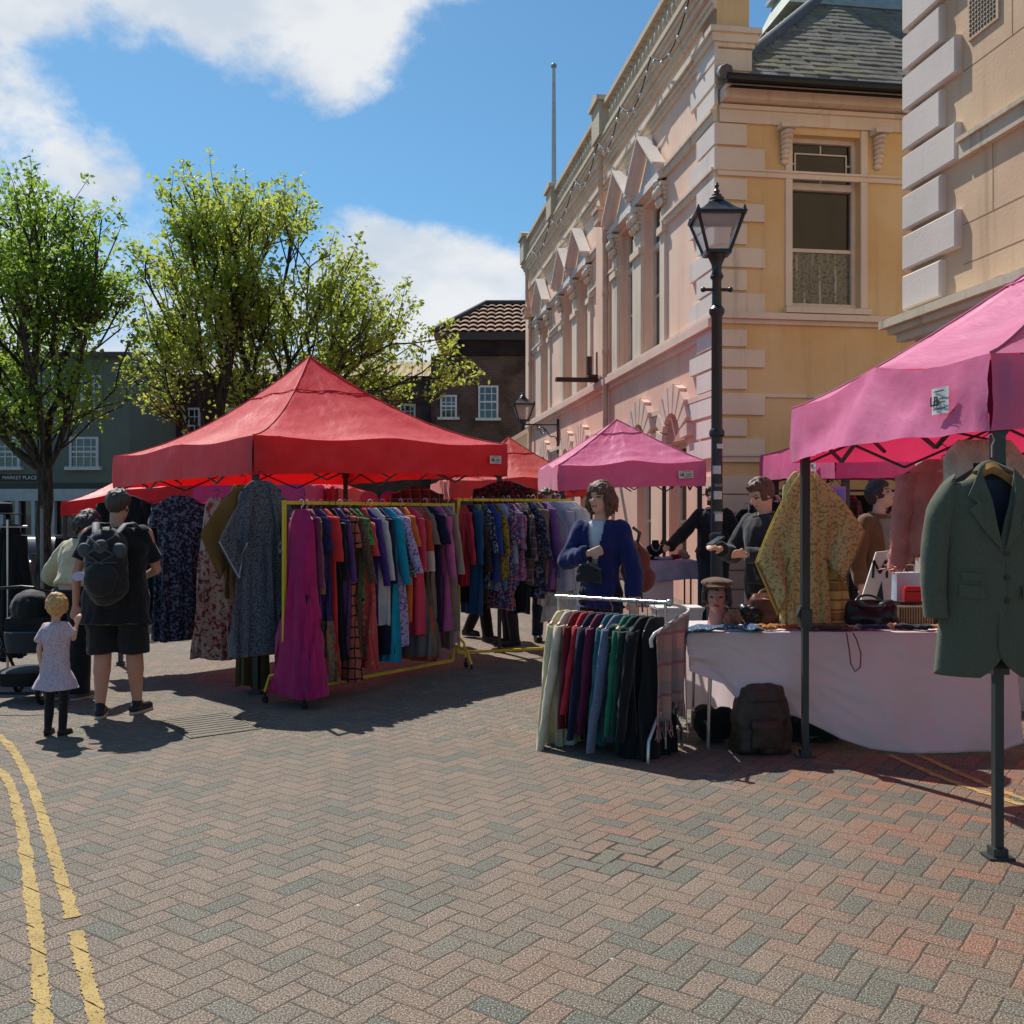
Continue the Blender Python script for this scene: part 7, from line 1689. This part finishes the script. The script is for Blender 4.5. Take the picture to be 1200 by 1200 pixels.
# dark car parked across the street
cz = gz(-10.5, 21.5)
car = thing('parked_car', 'dark parked car with sky reflection painted into its rear window beyond the pushchair', 'car', (below(14, 21.5), 21.5, cz), .12)
CARP = M('car_paint_dark', S(30, 32, 38), .2, .05, 2, .0, 10, 0., .8)
def ring(y, w, zb, zt_, n=20, pw=5.): return [V((w*abs(cos(a))**(2/pw)*(1 if cos(a) > 0 else -1), y, (zb+zt_)/2+(zt_-zb)/2*abs(sin(a))**(2/pw)*(1 if sin(a) > 0 else -1))) for a in [2*pi*k/n for k in range(n)]]
b = MB(); b.rings([ring(y, w, zb, zt_) for y, w, zb, zt_ in ((0, .72, .4, .82), (.08, .82, .3, .9), (.5, .86, .26, .95), (1.6, .87, .25, .93), (2.8, .87, .25, .92), (3.6, .84, .28, .84), (4.0, .74, .36, .68))]); b.build('body', CARP, car, smooth=.7)
b = MB(); b.rings([[V((x, y, z)) for x, y, z in ((-w, y0, z0), (w, y0, z0), (w, y1, z0), (-w, y1, z0))] for w, y0, y1, z0 in ((.78, .3, 3.0, .92), (.74, .42, 2.75, 1.1), (.66, .75, 2.35, 1.38), (.58, .95, 2.1, 1.44))]); cabn = b.build('cabin', CARP, car, smooth=.5)
b = MB(); b.add([(-.68, .33, .96), (.68, .33, .96), (.6, .72, 1.36), (-.6, .72, 1.36)], [(0, 1, 2, 3)]); b.build('rear_window', M('car_glass_painted_sky', S(176, 196, 210), .12, spec=1.), cabn)  # pale blue glass colour paints in the sky's reflection
for s_ in (-1, 1):
    b = MB(); b.add([(s_*.765, .6, .98), (s_*.765, 2.8, .98), (s_*.68, 2.3, 1.36), (s_*.68, .85, 1.36)], [(0, 1, 2, 3)]); b.build('side_window', GLASS, cabn)
    b = MB(); b.cb((s_*.66, .03, .74), .22, .06, .12); b.build('tail_light', M('tail_red', S(130, 20, 20), .3), car)
    b = MB(); b.ell((s_*.93, 2.5, 1.0), (.09, .06, .06)); b.build('wing_mirror', CARP, car, smooth=3.2)
    for y in (.8, 3.2):
        b = MB(); b.tube([(s_*.7, y, .31), (s_*.88, y, .31)], .31, 20); o = b.build('wheel', BLK, car, smooth=.6); b = MB(); b.tube([(s_*.881, y, .31), (s_*.89, y, .31)], .19, 14); b.build('rim', STEEL, o)
b = MB(); b.box(-.26, .26, -.02, .0, .62, .73); b.build('number_plate', M('plate', S(200, 180, 60), .5), car)
bo = thing('bollard', 'grey metal bollard in front of the parked dark car', 'bollard', (below(33, 17.3), 17.3, gz(-8.5, 17.3)))
b = MB(); b.lathe([(.09, 0), (.09, .04), (.075, .06), (.075, .92), (.07, .97), (.04, 1.0), (0, 1.01)], (0, 0, 0), 18); b.build('post', M('bollard_grey', S(78, 82, 82), .5), bo, smooth=.6)
b = MB(); b.lathe([(.077, .8), (.079, .81), (.079, .86), (.077, .87)], (0, 0, 0), 18); b.build('band', STEEL, bo, smooth=.6)
po = thing('sign_post', 'thin grey post beside the left tree trunk', 'post', (below(49, 17.6), 17.6, gz(-8.5, 17.3)))
b = MB(); b.tube([(0, 0, 0), (0, 0, 1.95)], .03, 8); b.build('pole', M('post_grey', S(130, 134, 134), .5), po, smooth=.7); b = MB(); b.ell((0, 0, 1.96), .035); b.build('cap', STEEL, po, smooth=3.2)
